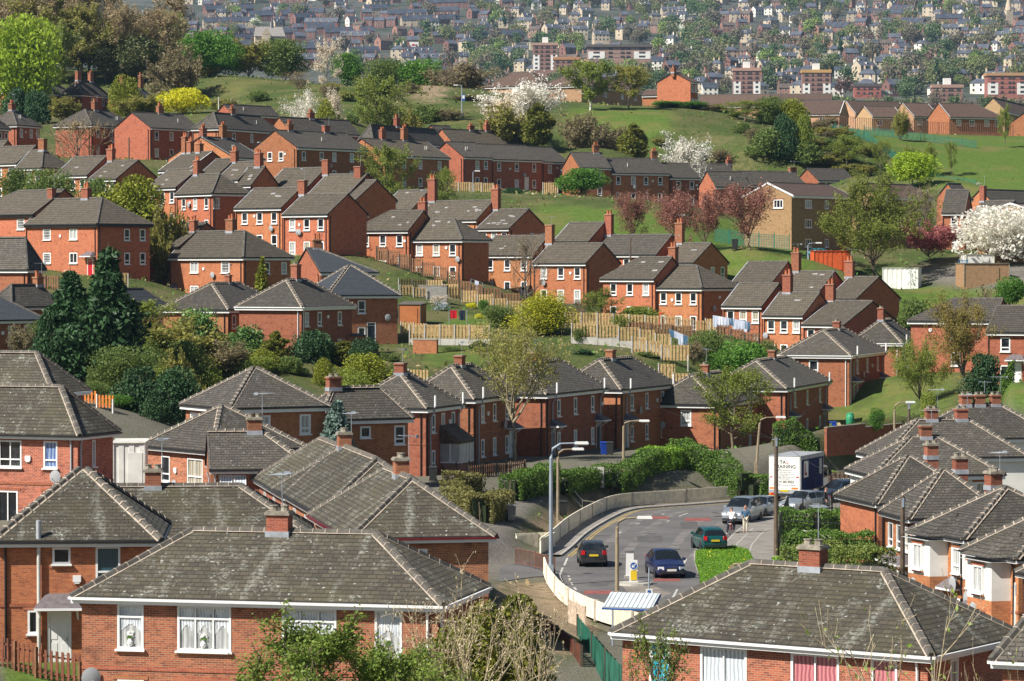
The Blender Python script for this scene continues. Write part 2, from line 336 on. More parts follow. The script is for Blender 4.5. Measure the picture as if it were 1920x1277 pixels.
# terrace on the right of the road
RB = dict(WR=8, ridge='L', ends=(P, P), rise=2.35, wall='frontorange', roof=LS, L=[], Rr=[], near=1, mortar=1)
H('house at the right edge with the larger white rendered bay, nearest the viewer', 1905, 1047, 150, 70, xl=1800, ch=[(1918, 928, 34)], bays=[.42], **RB)
H('house with a smaller white rendered bay, next to the telegraph pole house', 1806, 1010, 161, 70, xl=1703, ch=[(1840, 903, 34)], bays=[.6], **RB)
H('sliver of brick house with a porch at the right edge of the photo', 2010, 1090, 141, 70, xl=1903, lporch=1, **dict(RB, L=[.85]))
H('hipped house beside the telegraph pole with grey porches on its left wall', 1703, 972, 176, 80, xl=1648, xr=1895, ridge='R', ends=(P, P), rise=2.5, wall='orange', roof=LS, L=C3, Rr=[], ch=[(1800, 866, 31)], near=1, mortar=1, lporch=1)
H('slate roofed house wedged between the pole house and the white walled house', 1641, 944, 191, 78, WL=8, xr=1850, ridge='R', ends=(P, P), rise=2.6, wall='orange', roof=LS, L=[], Rr=[], ch=[(1767, 842, 28)], near=1, mortar=1)
H('hipped house with white rendered walls and a ladder pattern of ridge mortar', 1637, 891, 206, 81, xr=1885, WL=7, ridge='R', ends=(P, P), rise=2.3, wall='render', roof=LS, L=[], Rr=[.85], ch=[(1735, 808, 27)], mortar=1)
H('hipped slate roof behind the white rendered house', 1655, 858, 222, 81, xr=1932, WL=7, ridge='R', ends=(P, P), rise=2.5, wall='render', roof=LS, L=[], Rr=[], ch=[(1746, 788, 28), (1802, 788, 28)], mortar=1)
H('farthest slate roof of the right hand terrace, three chimneys along its ridge', 1752, 822, 240, 80, xr=1985, WL=7, ridge='R', ends=(P, P), rise=2.4, wall='render', roof=LS, L=[], Rr=[], ch=[(1782, 763, 24), (1836, 754, 24), (1866, 748, 22)], mortar=1)
# hipped houses on the left slope
H('blue slate hipped house at the left edge below the shadowed roof', -22, 600, 290, 45, xr=88, xl=-110, ridge='R', ends=(P, P), rise=2.3, wall='dark', roof='blue', Rr=[.42, .72, .93], L=[])
H('grey hipped roof peeping out behind the dark conifer', 22, 575, 306, 35, xr=122, xl=-30, ridge='R', ends=(P, P), rise=2.1, wall='dark', roof=LS, Rr=[], L=[], ch=[(72, 523, 22)])
H('blue slate hipped house between the dark conifer and a tall black pipe', 205, 592, 300, 33, xr=344, xl=120, ridge='R', ends=(P, P), rise=2.5, wall='dark', roof='blue', Rr=[.72, .93], L=[])
H('hipped house with white ridge mortar behind the round laurel', 430, 580, 298, 22, xl=298, xr=545, ridge='R', ends=(P, P), rise=2.45, wall='dark', roof=LS, mortar=1, L=[], Rr=[.1, .33, .62, .87], ch=[(428, 516, 12)])
H('hipped house with a white gutter standing above the golden conifer column', 568, 575, 292, 24, xl=440, xr=668, ridge='R', ends=(P, P), rise=2.5, wall='dark', roof=LS, mortar=1, L=[], Rr=[.1, .35, .75], ch=[(555, 496, 22)], gut='white')
H('blue slate pyramid roofed house with a dark front door', 612, 553, 310, 66, xr=753, WL=7.6, ridge='R', ends=(P, P), rise=2.9, wall='red', roof='blue', Rr=[.48], L=[], mortar=1, rdoor=.62)
H('blue slate roof with a tall brick chimney and white finial', 600, 510, 330, 70, xr=710, xl=548, ridge='R', ends=(G, P), rise=2.5, wall='red', roof='blue', Rr=[], L=[], ch=[(629, 447, 20)])
H('shadowed hipped house at the left edge beside the red van', 52, 505, 318, 30, xl=-110, xr=75, ridge='L', ends=(P, P), rise=3.2, wall='dark', roof='slate', L=[], Rr=[])
# semis with hipped grey roofs, left centre
H('hipped brick house with the red front door', 182, 419, 347, 43, He=5.9, xl=44, xr=288, ridge='L', ends=(P, G), rise=2.9, wall='orange', roof='tile', L=[.7, .33], Rr=[.56, .86], ldoors=[(.1, 'red'), (.9, 'white')], ch=[(95, 350, 18), (162, 350, 24)], big=1, gut='black', dent=1)
H('taller hipped unit at the left edge joined to the red door house', 62, 401, 356, 43, xl=-70, WR=9, ridge='L', ends=(G, P), rise=2.8, wall='orange', roof='tile', L=[.2, .8], Rr=[], gut='black', big=1)
H('hipped brick house with a white front door below its grey porch', 456, 482, 347, 42, He=5.8, xl=314, xr=552, ridge='L', ends=(P, G), rise=2.9, wall='orange', roof='tile', L=[.24, .66], Rr=[.5, .86], ldoors=[(.95, 'white')], ch=[(363, 410, 18), (433, 408, 24)], big=1)
H('higher hipped unit joined to the left of the grey porch house', 335, 462, 355.5, 42, xl=241, WR=8.5, ridge='L', ends=(G, P), rise=2.7, wall='orange', roof='tile', L=[.45], Rr=[], big=1, dent=1, gut='black')
# stepped terraces of orange brick, centre
TR = dict(ridge='L', wall='orange', roof='tile', L=C3, Rr=[])
H('orange brick terrace unit over the wooden deck, hipped at its left end', 765, 432, 375, 33, xl=659, WR=6.6, ends=(G, P), rise=2.4, **TR)
H('orange brick terrace unit above the brown garden fence, hipped at its right end', 867, 449, 372, 32, xl=764, xr=923, ends=(P, G), rise=2.45, ch=[(792, 373, 21)], **TR)
H('brown roofed unit with a pale left verge, behind the terrace over the wooden deck', 772, 392, 405, 38, xl=714, WR=7, ends=(G, G), rise=2.5, **TR)
H('brown roofed unit with pale patched tiles between two tall chimneys', 893, 412, 398, 38, xl=764, WR=7, ends=(G, G), rise=2.5, ch=[(811, 329, 22)], **TR)
H('gabled unit below the patched tile roof, at the right end of its row', 954, 428, 394, 38, xl=892, xr=1029, ends=(G, G), rise=2.45, ch=[(929, 348, 21)], **dict(TR, Rr=[.6, .9]), rground=0)
H('orange brick unit left of the bare garden tree', 998, 478, 380, 38, xl=896, WR=6.6, ends=(G, G), rise=2.35, **TR)
H('gabled orange brick unit right of the bare garden tree', 1098, 493, 374, 38, xl=997, xr=1165, ends=(G, G), rise=2.35, ch=[(1030, 416, 20)], **TR)
H('narrow brown roof just left of a tall chimney above the bare garden tree', 1103, 452, 400, 38, xl=1036, WR=7, ends=(G, G), rise=2.4, **TR)
H('wide greyer tiled unit behind a wooden pole at the foot of the green slope', 1230, 477, 394, 38, xl=1111, WR=7, ends=(G, G), rise=2.5, ch=[(1115, 396, 20)], **dict(TR, roof='tiledark'))
H('gabled unit with two slit windows in its dark gable below the green slope', 1300, 492, 390, 38, xl=1240, xr=1368, ends=(G, G), rise=2.4, ch=[(1257, 412, 21)], **dict(TR, Rr=[.55, .85]), rground=0)
H('orange brick unit hipped at its left end beside a tall potted chimney', 1226, 523, 362, 42, xl=1124, WR=6.6, ends=(G, P), rise=2.5, **TR)
H('orange brick unit with a hipped right end and a red painted lower wall', 1316, 540, 358, 42, xl=1223, xr=1394, ends=(P, G), rise=2.55, ch=[(1259, 458, 21)], **dict(TR, Rr=[.8]), redband=1, rground=0)
H('orange brick unit behind the white laundry, left of three stepped units', 1428, 574, 350, 36, xl=1352, WR=7.4, ends=(G, G), rise=2.5, **TR)
H('middle of three stepped orange brick units between two potted chimneys', 1505, 592, 346, 36, xl=1428, WR=7.4, ends=(G, G), rise=2.5, ch=[(1477, 510, 22)], **TR)
H('right one of three stepped orange brick units with television aerials', 1582, 609, 342, 36, xl=1502, xr=1690, ends=(G, G), rise=2.5, ch=[(1554, 528, 22)], **TR)
H('brown roofed unit nearest the green slope behind the three stepped units', 1447, 529, 371, 37, xl=1371, WR=7.2, ends=(G, G), rise=2.4, **TR)
H('brown roofed unit between two chimneys behind the three stepped units', 1535, 548, 368, 37, xl=1462, WR=7.2, ends=(G, G), rise=2.45, ch=[(1474, 468, 21)], **TR)
H('gabled brick unit in front of the white shipping container', 1605, 560, 365, 37, xl=1550, xr=1690, ends=(G, G), rise=2.5, ch=[(1553, 485, 22)], **TR)
# the next rows up, left
H('orange brick unit on the left of the gabled pair above the laurel tops', 527, 389, 371, 38, xl=438, WR=7, ends=(G, G), rise=2.4, **TR)
H('gabled orange brick unit with two satellite dishes, above the laurel tops', 614, 401, 366, 38, xl=528, xr=692, ends=(G, G), rise=2.4, ch=[(563, 334, 21)], **TR)
H('brown roofed unit left of two chimneys above the satellite dish pair', 577, 350, 401, 38, xl=497, WR=7, ends=(G, G), rise=2.5, **TR)
H('brown roofed unit between two chimneys above the satellite dish pair', 655, 362, 396, 38, xl=577, WR=7, ends=(G, G), rise=2.5, ch=[(580, 295, 19)], **TR)
H('gabled unit with a dark red end wall left of the leafing garden tree', 667, 374, 394, 38, xl=640, xr=746, ends=(G, G), rise=2.5, ch=[(664, 308, 20)], **TR)
H('orange brick unit behind the golden green garden tree', 329, 351, 388.5, 50, xl=272, WR=7, ends=(G, G), rise=2.4, **TR)
H('hipped orange brick unit with a satellite dish between two upper windows', 397, 362, 381, 54, xl=327, xr=471, ends=(P, G), rise=2.45, ch=[(370, 297, 20)], **dict(TR, Rr=[.0]), rground=0)
H('brown roofed unit behind the satellite dish unit, the left one there', 405, 330, 405, 40, xl=368, WR=7, ends=(G, G), rise=2.3, **TR)
H('brown roofed unit behind the satellite dish unit, between two chimneys', 446, 337, 402, 40, xl=403, WR=7, ends=(G, G), rise=2.4, ch=[(430, 280, 18)], **TR)
H('small gabled unit with a dark red end, right of two chimneys', 470, 347, 400, 40, xl=445, xr=525, ends=(G, G), rise=2.4, ch=[(485, 283, 20)], **TR)
H('brown roofed unit at the left above the golden green tree', 163, 328, 404.5, 38, xl=101, WR=7, ends=(G, G), rise=2.5, dent=1, **TR)
H('gabled unit with a dark gable behind the golden green tree', 217, 335, 401, 38, xl=164, xr=301, ends=(G, G), rise=2.45, ch=[(208, 276, 19)], dent=1, **TR)
H('hipped unit at the left below a stack of brick chimneys', 78, 314, 411, 40, xl=26, xr=139, ends=(P, G), rise=2.4, ch=[(80, 257, 20)], **TR)
H('plain tiled unit at the left edge joined to the hipped unit', 30, 306, 415, 40, xl=-40, WR=7, ends=(G, G), rise=2.4, **TR)
H('dark gable end at the left edge', -14, 296, 425, 38, xl=-60, xr=44, ends=(G, G), rise=2.4, **TR)
H('roofs with white verges and three brick chimneys stepping down to the left', 352, 318, 425, 50, xl=296, WR=8, ridge='L', ends=(G, G), rise=2.5, wall='red', roof='tile', L=C2, Rr=[], ch=[(347, 252, 16), (357, 262, 17), (374, 267, 18)], verge=1)
H('dark tiled house with pale verge stripes above the stepped roofs', 440, 295, 443, 32, xl=312, xr=498, ridge='R', ends=(G, G), rise=3.0, wall='orange', roof='tiledark', L=[], Rr=[.5, .85], ch=[(381, 238, 17), (418, 232, 18)], verge=1)
# upper rows
UR = dict(wall='red', roof='tiledark', L=[])
H('house with a lit gable and two small windows above the stepped roofs', 558, 276, 458, 40, xl=472, xr=691, ridge='R', ends=(G, G), rise=2.6, wall='red', roof='tiledark', L=[.36, .62], Rr=[.1, .35, .53, .78], ch=[(543, 231, 17), (611, 234, 18)], lground=0)
H('hipped house behind the bare sapling, its left slope pale in the sun', 172, 234, 490, 26, xl=99, xr=264, ridge='R', ends=(P, P), rise=2.6, ch=[(178, 189, 18)], **dict(UR, Rr=[.14, .42, .66, .9]))
H('house with a lit left gable below the yellow bush', 283, 239, 487, 40, xl=211, xr=379, ridge='R', ends=(G, G), rise=2.5, ch=[(300, 197, 17)], **dict(UR, Rr=[.13, .42, .72]))
H('hipped house right of the yellow bush with a satellite mast', 410, 240, 482, 27, xl=358, xr=527, ridge='R', ends=(P, P), rise=2.5, ch=[(435, 202, 17)], **dict(UR, Rr=[.26, .55, .85]))
H('small dark gable and outbuilding behind the chimneys, beside a white mast', 437, 214, 520, 40, xl=401, xr=526, ridge='R', ends=(G, G), rise=1.7, He=3.6, **dict(UR, Rr=[]))
H('house under the white blossom trees with an orange left gable', 545, 247, 500, 40, xl=500, xr=676, ridge='R', ends=(G, G), rise=2.4, ch=[(583, 210, 17)], **dict(UR, Rr=[]))
H('hipped house at the left edge with a square chimney', 32, 234, 488, 26, xl=-30, xr=80, ridge='R', ends=(P, P), rise=2.5, ch=[(22, 192, 17)], **dict(UR, Rr=[.2, .62, .9]))
H('eave of a brick house cut by the left edge', -14, 240, 478, 30, xl=-60, xr=21, ridge='R', ends=(P, P), rise=2.4, **dict(UR, Rr=[.5, .85]))
H('house with a lit orange gable behind the leafing garden tree', 723, 291, 470, 40, xl=632, xr=845, ridge='R', ends=(G, G), rise=2.6, ch=[(717, 241, 14), (758, 237, 16)], **dict(UR, Rr=[.3, .55, .85], roof='tile'))
H('pale hipped roof behind the lit orange gable', 700, 264, 492, 30, xl=676, xr=838, ridge='R', ends=(P, P), rise=2.6, ch=[(744, 219, 16)], **dict(UR, Rr=[], roof='slate'))
URL = dict(wall='red', roof='tiledark', L=[], ridge='R', ends=(G, G), rise=2.5)
H('left house of the long dark terrace, an orange gable at its left end', 870, 294, 500, 47, xl=803, xr=924, **dict(URL, Rr=[.5, .8]))
H('middle house of the long dark terrace with a white back door', 923, 298, 505.2, 47, WL=8.2, xr=1018, **dict(URL, Rr=[.15, .5, .85]), rdoor=.7)
H('right house of the long dark terrace next to the round green bush', 1018, 303, 513.6, 47, WL=8.2, xr=1067, **dict(URL, Rr=[.3, .8]))
H('tiled house behind the long dark terrace with three potted chimneys', 850, 269, 522, 42, xl=805, xr=1010, ridge='R', ends=(G, P), rise=2.5, ch=[(883, 251, 16), (913, 231, 15), (980, 256, 15)], **dict(UR, Rr=[], roof='tile'))
H('small steep gable left of the big white blossom', 832, 258, 540, 40, xl=782, xr=868, ridge='R', ends=(G, G), rise=2.2, **dict(UR, Rr=[]))
H('gabled house with the first chimney of the farther dark terrace', 1087, 314, 508, 64, xl=1052, xr=1147, ch=[(1117, 270, 15)], **dict(URL, Rr=[.65]))
H('wide dark roofed house of the farther terrace with two vent stubs', 1147, 324, 510.6, 64, WL=8.2, xr=1256, ch=[(1226, 281, 15)], **dict(URL, Rr=[.12, .38, .6, .85]))
H('end house of the farther dark terrace left of the red plum trees', 1256, 333, 515.4, 64, WL=8.2, xr=1313, **dict(URL, Rr=[.3, .75]))
H('low roofs behind the farther terrace beside the white blossom bush', 1298, 330, 535, 62, xl=1268, xr=1382, ch=[(1387, 301, 14)], **dict(URL, Rr=[], rise=2.2))
H('house with a dark arched porch in its orange gable, behind the red plum trees', 1342, 350, 495, 60, xl=1308, xr=1408, **dict(URL, Rr=[.7]))
H('dark roof continuing the arched porch house towards the flats', 1409, 347, 499, 60, WL=8, xr=1515, ch=[(1484, 313, 14), (1504, 316, 14)], **dict(URL, Rr=[], rise=2.3))
H('low dark roof beyond the flats, under the green mesh fence', 1535, 338, 520, 62, WL=7, xr=1605, **dict(URL, Rr=[], rise=2.0))
H('brown brick flats with a white edged gable and broad white windows', 1487, 366, 425, 40, xl=1392, xr=1602, ridge='R', ends=(G, G), rise=1.75, wall='brown', roof='brownroof', He=7.4, L=[.28], Rr=[.27, .57], verge=2, storeys=3, big=2, lground=0, gut='white')
H('hipped brown flats half hidden by the large roadside tree', 1648, 369, 440, 40, xl=1590, xr=1752, ridge='R', ends=(G, P), rise=1.9, wall='brown', roof='brownroof', He=7, L=[], Rr=[.2, .5, .8], gut='white')
H('red brick house with a white door between the big tree and the white cherry', 1809, 399, 430, 18, xl=1765, xr=1825, ridge='L', ends=(G, G), rise=3.2, wall='red', roof='tiledark', L=[.45], Rr=[], ldoors=[(.4, 'white')], lground=0)
H('dark roofed house with a potted chimney behind the white cherry', 1875, 408, 436, 40, xl=1815, xr=1930, ridge='L', ends=(G, G), rise=2.4, wall='red', roof='tiledark', L=[], Rr=[], ch=[(1800, 344, 13)])
H('orange gabled house with grey roofs near the right edge', 1863, 381, 470, 40, xl=1812, xr=1960, ridge='R', ends=(G, G), rise=2.1, wall='orange', roof='tiledark', L=[], Rr=[])
H('dark roofed house behind the red brick house with a white door', 1800, 373, 462, 40, xl=1752, xr=1825, ridge='R', ends=(G, G), rise=2.3, wall='red', roof='tiledark', L=[], Rr=[])
H('brown brick flats with a white verge behind the white cherry at the right edge', 1962, 402, 405, 20, xl=1827, xr=2020, ridge='R', ends=(G, G), rise=1.5, wall='brown', roof='brownroof', He=6.2, L=[.6], Rr=[], verge=2, gut='white')
H('brick house behind the brown leafing tree, its roof hipped on the left', 1862, 602, 315, 24, xl=1701, WR=7.5, ridge='L', ends=(G, P), rise=2.2, wall='red', roof='tiledark', L=[.45], Rr=[])
H('brick house with a white window and porch at the right edge', 1992, 623, 297, 24, xl=1848, WR=7.5, ridge='L', ends=(G, G), rise=2.4, wall='red', roof='tiledark', L=[.3, .75], Rr=[], ldoors=[(.6, 'white')])
# top left
H('hipped house with two tall potted chimneys at the far upper left', 50, 171, 600, 25, xl=-20, xr=148, ridge='R', ends=(P, P), rise=3.0, ch=[(32, 123, 14), (80, 122, 14)], **dict(UR, Rr=[.68, .85], roof='slate'))
H('hipped house with two chimneys right of the far upper left one', 153, 177, 608, 25, xl=112, xr=208, ridge='R', ends=(P, P), rise=2.9, ch=[(125, 131, 14), (170, 135, 14)], **dict(UR, Rr=[.4, .8], roof='slate'))
H('blue slate roofed house behind the brown conifer', 245, 187, 612, 30, xl=200, xr=303, ridge='R', ends=(G, P), rise=2.6, ch=[(229, 137, 13), (271, 138, 13)], **dict(UR, Rr=[.6], roof='blue'))
# brown roofed homes on the skyline of the hill
CH = dict(wall='tan', roof='brownroof', ridge='R', ends=(G, G), rise=2.9, He=4.0, storeys=1, kindcat='care home', L=[], verge=1)
H('long brown roofed home on the hilltop behind the shrubs, left end of the row', 1575, 213, 642, 15, xl=1465, xr=1592, **dict(CH, ridge='L', L=[.3, .6, .9], Rr=[]))
H('brown roofed home with a tan lit gable left of the middle', 1604, 213, 664, 64, WL=8, xr=1705, **dict(CH, Rr=[.3]))
H('brown roofed home with a low tan gable and two white windows', 1636, 219, 632, 66, WL=7, xr=1694, **dict(CH, Rr=[.25, .7], rise=2.3))
H('brown roofed home with a narrow tan gable and a pair of white windows', 1714, 218, 636, 62, WL=8.5, xr=1763, **dict(CH, Rr=[.25, .65]))
H('largest brown roofed home with four white windows in a row', 1781, 219, 622, 66, WL=8.5, xr=1884, **dict(CH, Rr=[.17, .42, .7, .9], ends=(G, P), wall='red'))
H('brown roofed home at the right edge with a tan front', 1888, 209, 655, 20, xl=1835, xr=1950, **dict(CH, Rr=[], L=[.4]))
H('red gabled home cut by the right edge of the hilltop', 1962, 232, 640, 30, xl=1888, xr=2000, **dict(CH, Rr=[], wall='red', ridge='R', rise=2.7))
H('long plain brown roof behind the hilltop shrubs', 1440, 198, 720, 12, xl=1308, WR=8, **dict(CH, Rr=[], ridge='L', rise=2.8, verge=0))
H('purplish brown roof running behind the care homes', 1560, 187, 760, 8, xl=1420, WR=7, **dict(CH, Rr=[], ridge='L', rise=1.6, verge=0))
H('orange brick hall with a tall chimney on its lit wall', 1297, 153, 600, 30, xl=1229, xr=1311, ridge='R', ends=(G, G), rise=1.9, wall='orange', roof='brownroof', L=[], Rr=[.3, .75], He=4.6, ch=[(1263, 129, 12)], kindcat='hall')
H('low brown flank of the orange brick hall', 1240, 178, 604, 25, xl=1203, WR=5, ridge='L', ends=(G, G), rise=1.2, wall='orange', roof='brownroof', L=[], Rr=[], He=2.4, kindcat='hall')
H('tan community building with a hipped brown roof behind the big white blossom', 1012, 160, 622, 30, xl=905, xr=1052, ridge='L', ends=(P, P), rise=3.0, wall='tan', roof='brownroof', L=[], Rr=[], He=3.4, kindcat='community building')
H('tan community building with a peaked roof and one white window', 1092, 160, 618, 25, xl=1012, xr=1230, ridge='R', ends=(P, P), rise=2.7, wall='tan', roof='brownroof', L=[], Rr=[.15, .35, .6, .8], He=3.4, storeys=1, kindcat='community building')
# ---------------------------------------------------------------- solve the plans
for h in HS:
 h['P0'] = P0 = at(h['x'], h['y'], h['D'])
 a = R(h['yaw']); h['er'] = (math.sin(a), math.cos(a)); h['el'] = (-math.cos(a), math.sin(a))
 if 'xl' in h: h['WL'] = solve_t(P0, *h['el'], h['xl'])
 if 'xr' in h and 'WR' not in h: h['WR'] = solve_t(P0, *h['er'], h['xr'])
 h['WL'] = max(3.0, min(h['WL'], 34)); h['WR'] = max(3.0, min(h['WR'], 34))
 h['He'] = h.get('He', 5.0); h['zb'] = P0.z - h['He']
# ---------------------------------------------------------------- terrain
ctl = []
for h in HS:
 P0, er, el = h['P0'], h['er'], h['el']
 for (a, b) in ((0, 0), (h['WR'], 0), (0, h['WL'])):
  ctl.append((P0.x + er[0] * a + el[0] * b, P0.y + er[1] * a + el[1] * b, h['zb'] + 0.1, 1.0))
for q in [(30, 140, 650), (130, 140, 655), (230, 140, 650), (330, 165, 622), (450, 145, 650), (600, 165, 622), (700, 160, 615), (800, 165, 600), (870, 165, 612),
   (640, 225, 548), (560, 215, 560), (480, 205, 570), (760, 235, 560), (870, 235, 548), (1000, 245, 535), (1100, 205, 585), (1180, 200, 590), (1240, 235, 560), (1300, 215, 575), (1390, 250, 560),
   (1200, 285, 530), (1130, 275, 530), (1400, 275, 545), (1500, 240, 600), (1590, 240, 612), (1700, 249, 610), (1840, 254, 605), (1930, 256, 605), (1900, 350, 480), (1800, 345, 485), (1750, 330, 505), (1600, 318, 512),
   (1500, 310, 520), (1350, 470, 398), (1390, 462, 402), (1270, 420, 430), (1250, 395, 440), (1060, 398, 440), (1200, 375, 470), (1500, 480, 383), (1450, 480, 388), (1600, 520, 402), (1690, 543, 396), (1655, 546, 398), (1730, 545, 392), (1790, 522, 395), (1750, 500, 408), (1850, 480, 415), (1900, 565, 366),
   (760, 590, 338), (850, 600, 332), (900, 575, 350), (780, 655, 305), (850, 640, 315), (950, 650, 308), (1080, 640, 316), (1180, 640, 318), (1280, 640, 318), (1250, 670, 305), (1160, 690, 292), (1000, 690, 290), (880, 690, 288), (800, 690, 285), (700, 690, 280), (640, 690, 275),
   (700, 540, 345), (150, 548, 336), (235, 548, 336), (330, 575, 326), (430, 590, 325), (540, 580, 335), (60, 545, 335), (1390, 655, 322), (1450, 640, 330), (1340, 690, 300),
   (230, 790, 217), (300, 790, 218), (200, 750, 235), (120, 700, 262), (250, 690, 268), (330, 700, 262), (420, 690, 265), (520, 695, 268), (590, 700, 270),
   (1760, 745, 262), (1830, 730, 268), (1900, 750, 258), (1700, 770, 256), (1620, 795, 266), (1550, 800, 268), (1650, 850, 248), (1560, 850, 250), (1450, 845, 255), (1350, 865, 246), (1260, 880, 240), (1180, 905, 233), (1100, 900, 232), (1040, 915, 222), (960, 940, 212), (900, 935, 212),
   (870, 905, 222), (840, 890, 228), (960, 870, 240), (1060, 860, 246), (1150, 850, 256), (1250, 845, 262), (880, 1010, 188), (900, 1060, 176), (1000, 985, 205), (1060, 940, 216), (1120, 935, 222), (1240, 905, 233), (1330, 905, 236),
   (560, 1000, 150), (440, 930, 178), (250, 900, 170), (230, 870, 178), (300, 960, 160), (60, 1240, 128), (100, 1250, 126), (1560, 980, 217), (1600, 1060, 187), (1650, 1000, 205)]:
 p = at(*q); ctl.append((p.x, p.y, p.z, 0.6))
ROADZ = -0.02
for q in [(1240, 1075), (1110, 1055), (1330, 1030), (1385, 978), (1480, 940), (1440, 1000), (1400, 1080), (1150, 1140), (1080, 1120), (1010, 1080), (1200, 1000), (1300, 965), (1560, 930), (1500, 1045), (1600, 1075)]:
 p = flat(*q); ctl.append((p.x, p.y, ROADZ, 2.0))
for (x, y, z) in [(0, 60, -.3), (-14, 60, -.2), (14, 60, -.3), (0, 95, -.3), (-22, 90, -.1), (22, 90, -.4), (-6, 130, -.2), (4, 135, -.2), (-12, 118, 0), (16, 130, -1)]:
 ctl.append((x, y, z, 0.5))
for px in (-250, 0, 250, 500, 750, 1000, 1250, 1500, 1750, 2000, 2200):
 for D, dz in ((800, -4), (880, -22), (1000, -50)):
  p = at(px, 170 if px < 1000 else 200, 660); ctl.append((p.x * D / 660, D, p.z + dz, 0.5))
for px, py, D in ((-250, 560, 290), (-200, 420, 420), (-200, 240, 560), (-200, 850, 190), (2150, 560, 330), (2150, 380, 460), (2150, 260, 600), (2150, 760, 250), (2150, 1000, 180)):
 p = at(px, py, D); ctl.append((p.x, p.y, p.z, 0.4))
A_ = np.array(ctl); CU = A_[:, :2] / 100.0
def kern(d2): return 0.5 * d2 * np.log(d2 + 1e-9)
n_ = len(A_)
d2_ = ((CU[:, None, :] - CU[None, :, :]) ** 2).sum(-1)
K_ = kern(d2_) + np.diag(0.0016 / A_[:, 3])
Pm = np.hstack([np.ones((n_, 1)), CU])
Mx = np.zeros((n_ + 3, n_ + 3)); Mx[:n_, :n_] = K_; Mx[:n_, n_:] = Pm; Mx[n_:, :n_] = Pm.T
sol = np.linalg.solve(Mx, np.concatenate([A_[:, 2], np.zeros(3)])); Wt, Ct = sol[:n_], sol[n_:]
def tz_raw(x, y):
 q = np.stack([np.asarray(x, float), np.asarray(y, float)], -1).reshape(-1, 2) / 100.0
 out = np.empty(len(q))
 for i in range(0, len(q), 20000):
  b = q[i:i + 20000]
  out[i:i + 20000] = kern(((b[:, None, :] - CU[None]) ** 2).sum(-1)) @ Wt + Ct[0] + b @ Ct[1:]
 return out
def inpoly(poly, x, y):
 x = np.asarray(x, float); y = np.asarray(y, float); c = np.zeros(x.shape, bool); n = len(poly); j = n - 1
 for i in range(n):
  xi, yi = poly[i]; xj, yj = poly[j]
  with np.errstate(divide='ignore', invalid='ignore'):
   k = ((yi > y) != (yj > y)) & (x < (xj - xi) * (y - yi) / (yj - yi + 1e-12) + xi)
  c ^= k; j = i
 return c
def dist_poly(poly, x, y):
 x = np.asarray(x, float); y = np.asarray(y, float); best = np.full(x.shape, 1e9); n = len(poly)
 for i in range(n):
  ax, ay = poly[i]; bx, by = poly[(i + 1) % n]; dx, dy = bx - ax, by - ay
  t = np.clip(((x - ax) * dx + (y - ay) * dy) / (dx * dx + dy * dy + 1e-9), 0, 1)
  best = np.minimum(best, np.hypot(x - ax - t * dx, y - ay - t * dy))
 return best
def spline(pts, n=6):
 out = []; N = len(pts)
 for i in range(N - 1):
  p0, p1, p2, p3 = pts[max(i - 1, 0)], pts[i], pts[i + 1], pts[min(i + 2, N - 1)]
  for k in range(n):
   t = k / n
   out.append(tuple(0.5 * (2 * p1[j] + (p2[j] - p0[j]) * t + (2 * p0[j] - 5 * p1[j] + 4 * p2[j] - p3[j]) * t * t + (3 * p1[j] - p0[j] - 3 * p2[j] + p3[j]) * t ** 3) for j in range(2)))
 out.append(tuple(pts[-1])); return out
# kerb lines read off the photo, all on the level of the road
K_OUT = [flat(*q).xy for q in spline([(1800, 880), (1644, 903), (1553, 917), (1442, 937), (1365, 943), (1299, 948), (1240, 952), (1184, 958), (1144, 975), (1102, 1001), (1074, 1027), (1053, 1044)])]
K_LOW = [flat(*q).xy for q in spline([(1050, 1080), (1060, 1102), (1092, 1137), (1150, 1166), (1230, 1190)])]
K_IN = [flat(*q).xy for q in spline([(1290, 1180), (1310, 1120), (1312, 1087), (1303, 1058), (1304, 1036), (1335, 1034), (1352, 1028), (1379, 1000), (1412, 980), (1450, 962), (1520, 950), (1600, 938), (1700, 915), (1800, 898)])]
def off(line, d):
 out = []
 for i, p in enumerate(line):
  a = Vector(line[max(i - 1, 0)]); b = Vector(line[min(i + 1, len(line) - 1)]); t = (b - a).normalized(); nn = Vector((-t.y, t.x)); out.append(Vector(p) + nn * d)
 return out
ROADP = [tuple(p) for p in K_OUT] + [tuple(flat(*q).xy) for q in ((1000, 1052), (940, 1062), (930, 1092), (1000, 1082))] + [tuple(p) for p in K_LOW] + [tuple(p) for p in K_IN]
PAVEP = [tuple(p) for p in K_IN[14:]] + [tuple(flat(*q).xy) for q in ((1800, 915), (1640, 940), (1530, 968), (1460, 990), (1458, 1045), (1470, 1100), (1420, 1100), (1411, 1050), (1404, 1036), (1376, 1028))]
VERGEP = [tuple(flat(*q).xy) for q in ((1304, 1036), (1303, 1058), (1312, 1087), (1312, 1110), (1420, 1110), (1411, 1050), (1404, 1036), (1376, 1028), (1340, 1033))]
LEVELP = ROADP
def tz(x, y):
 x = np.asarray(x, float); y = np.asarray(y, float); sh = x.shape; x = x.ravel(); y = y.ravel()
 z = tz_raw(x, y)
 near = (y > 120) & (y < 330) & (x < 60) & (x > -12)
 if near.any():
  xi, yi = x[near], y[near]; w = np.full(len(xi), 1e9)
  for pl in (ROADP, PAVEP, VERGEP):
   d = np.where(inpoly(pl, xi, yi), 0.0, dist_poly(pl, xi, yi)); w = np.minimum(w, d)
  k = np.clip((w - 1.2) / 3.0, 0, 1); k = k * k * (3 - 2 * k)
  z[near] = z[near] * k + ROADZ * (1 - k)
 return z.reshape(sh) if sh else float(z[0])
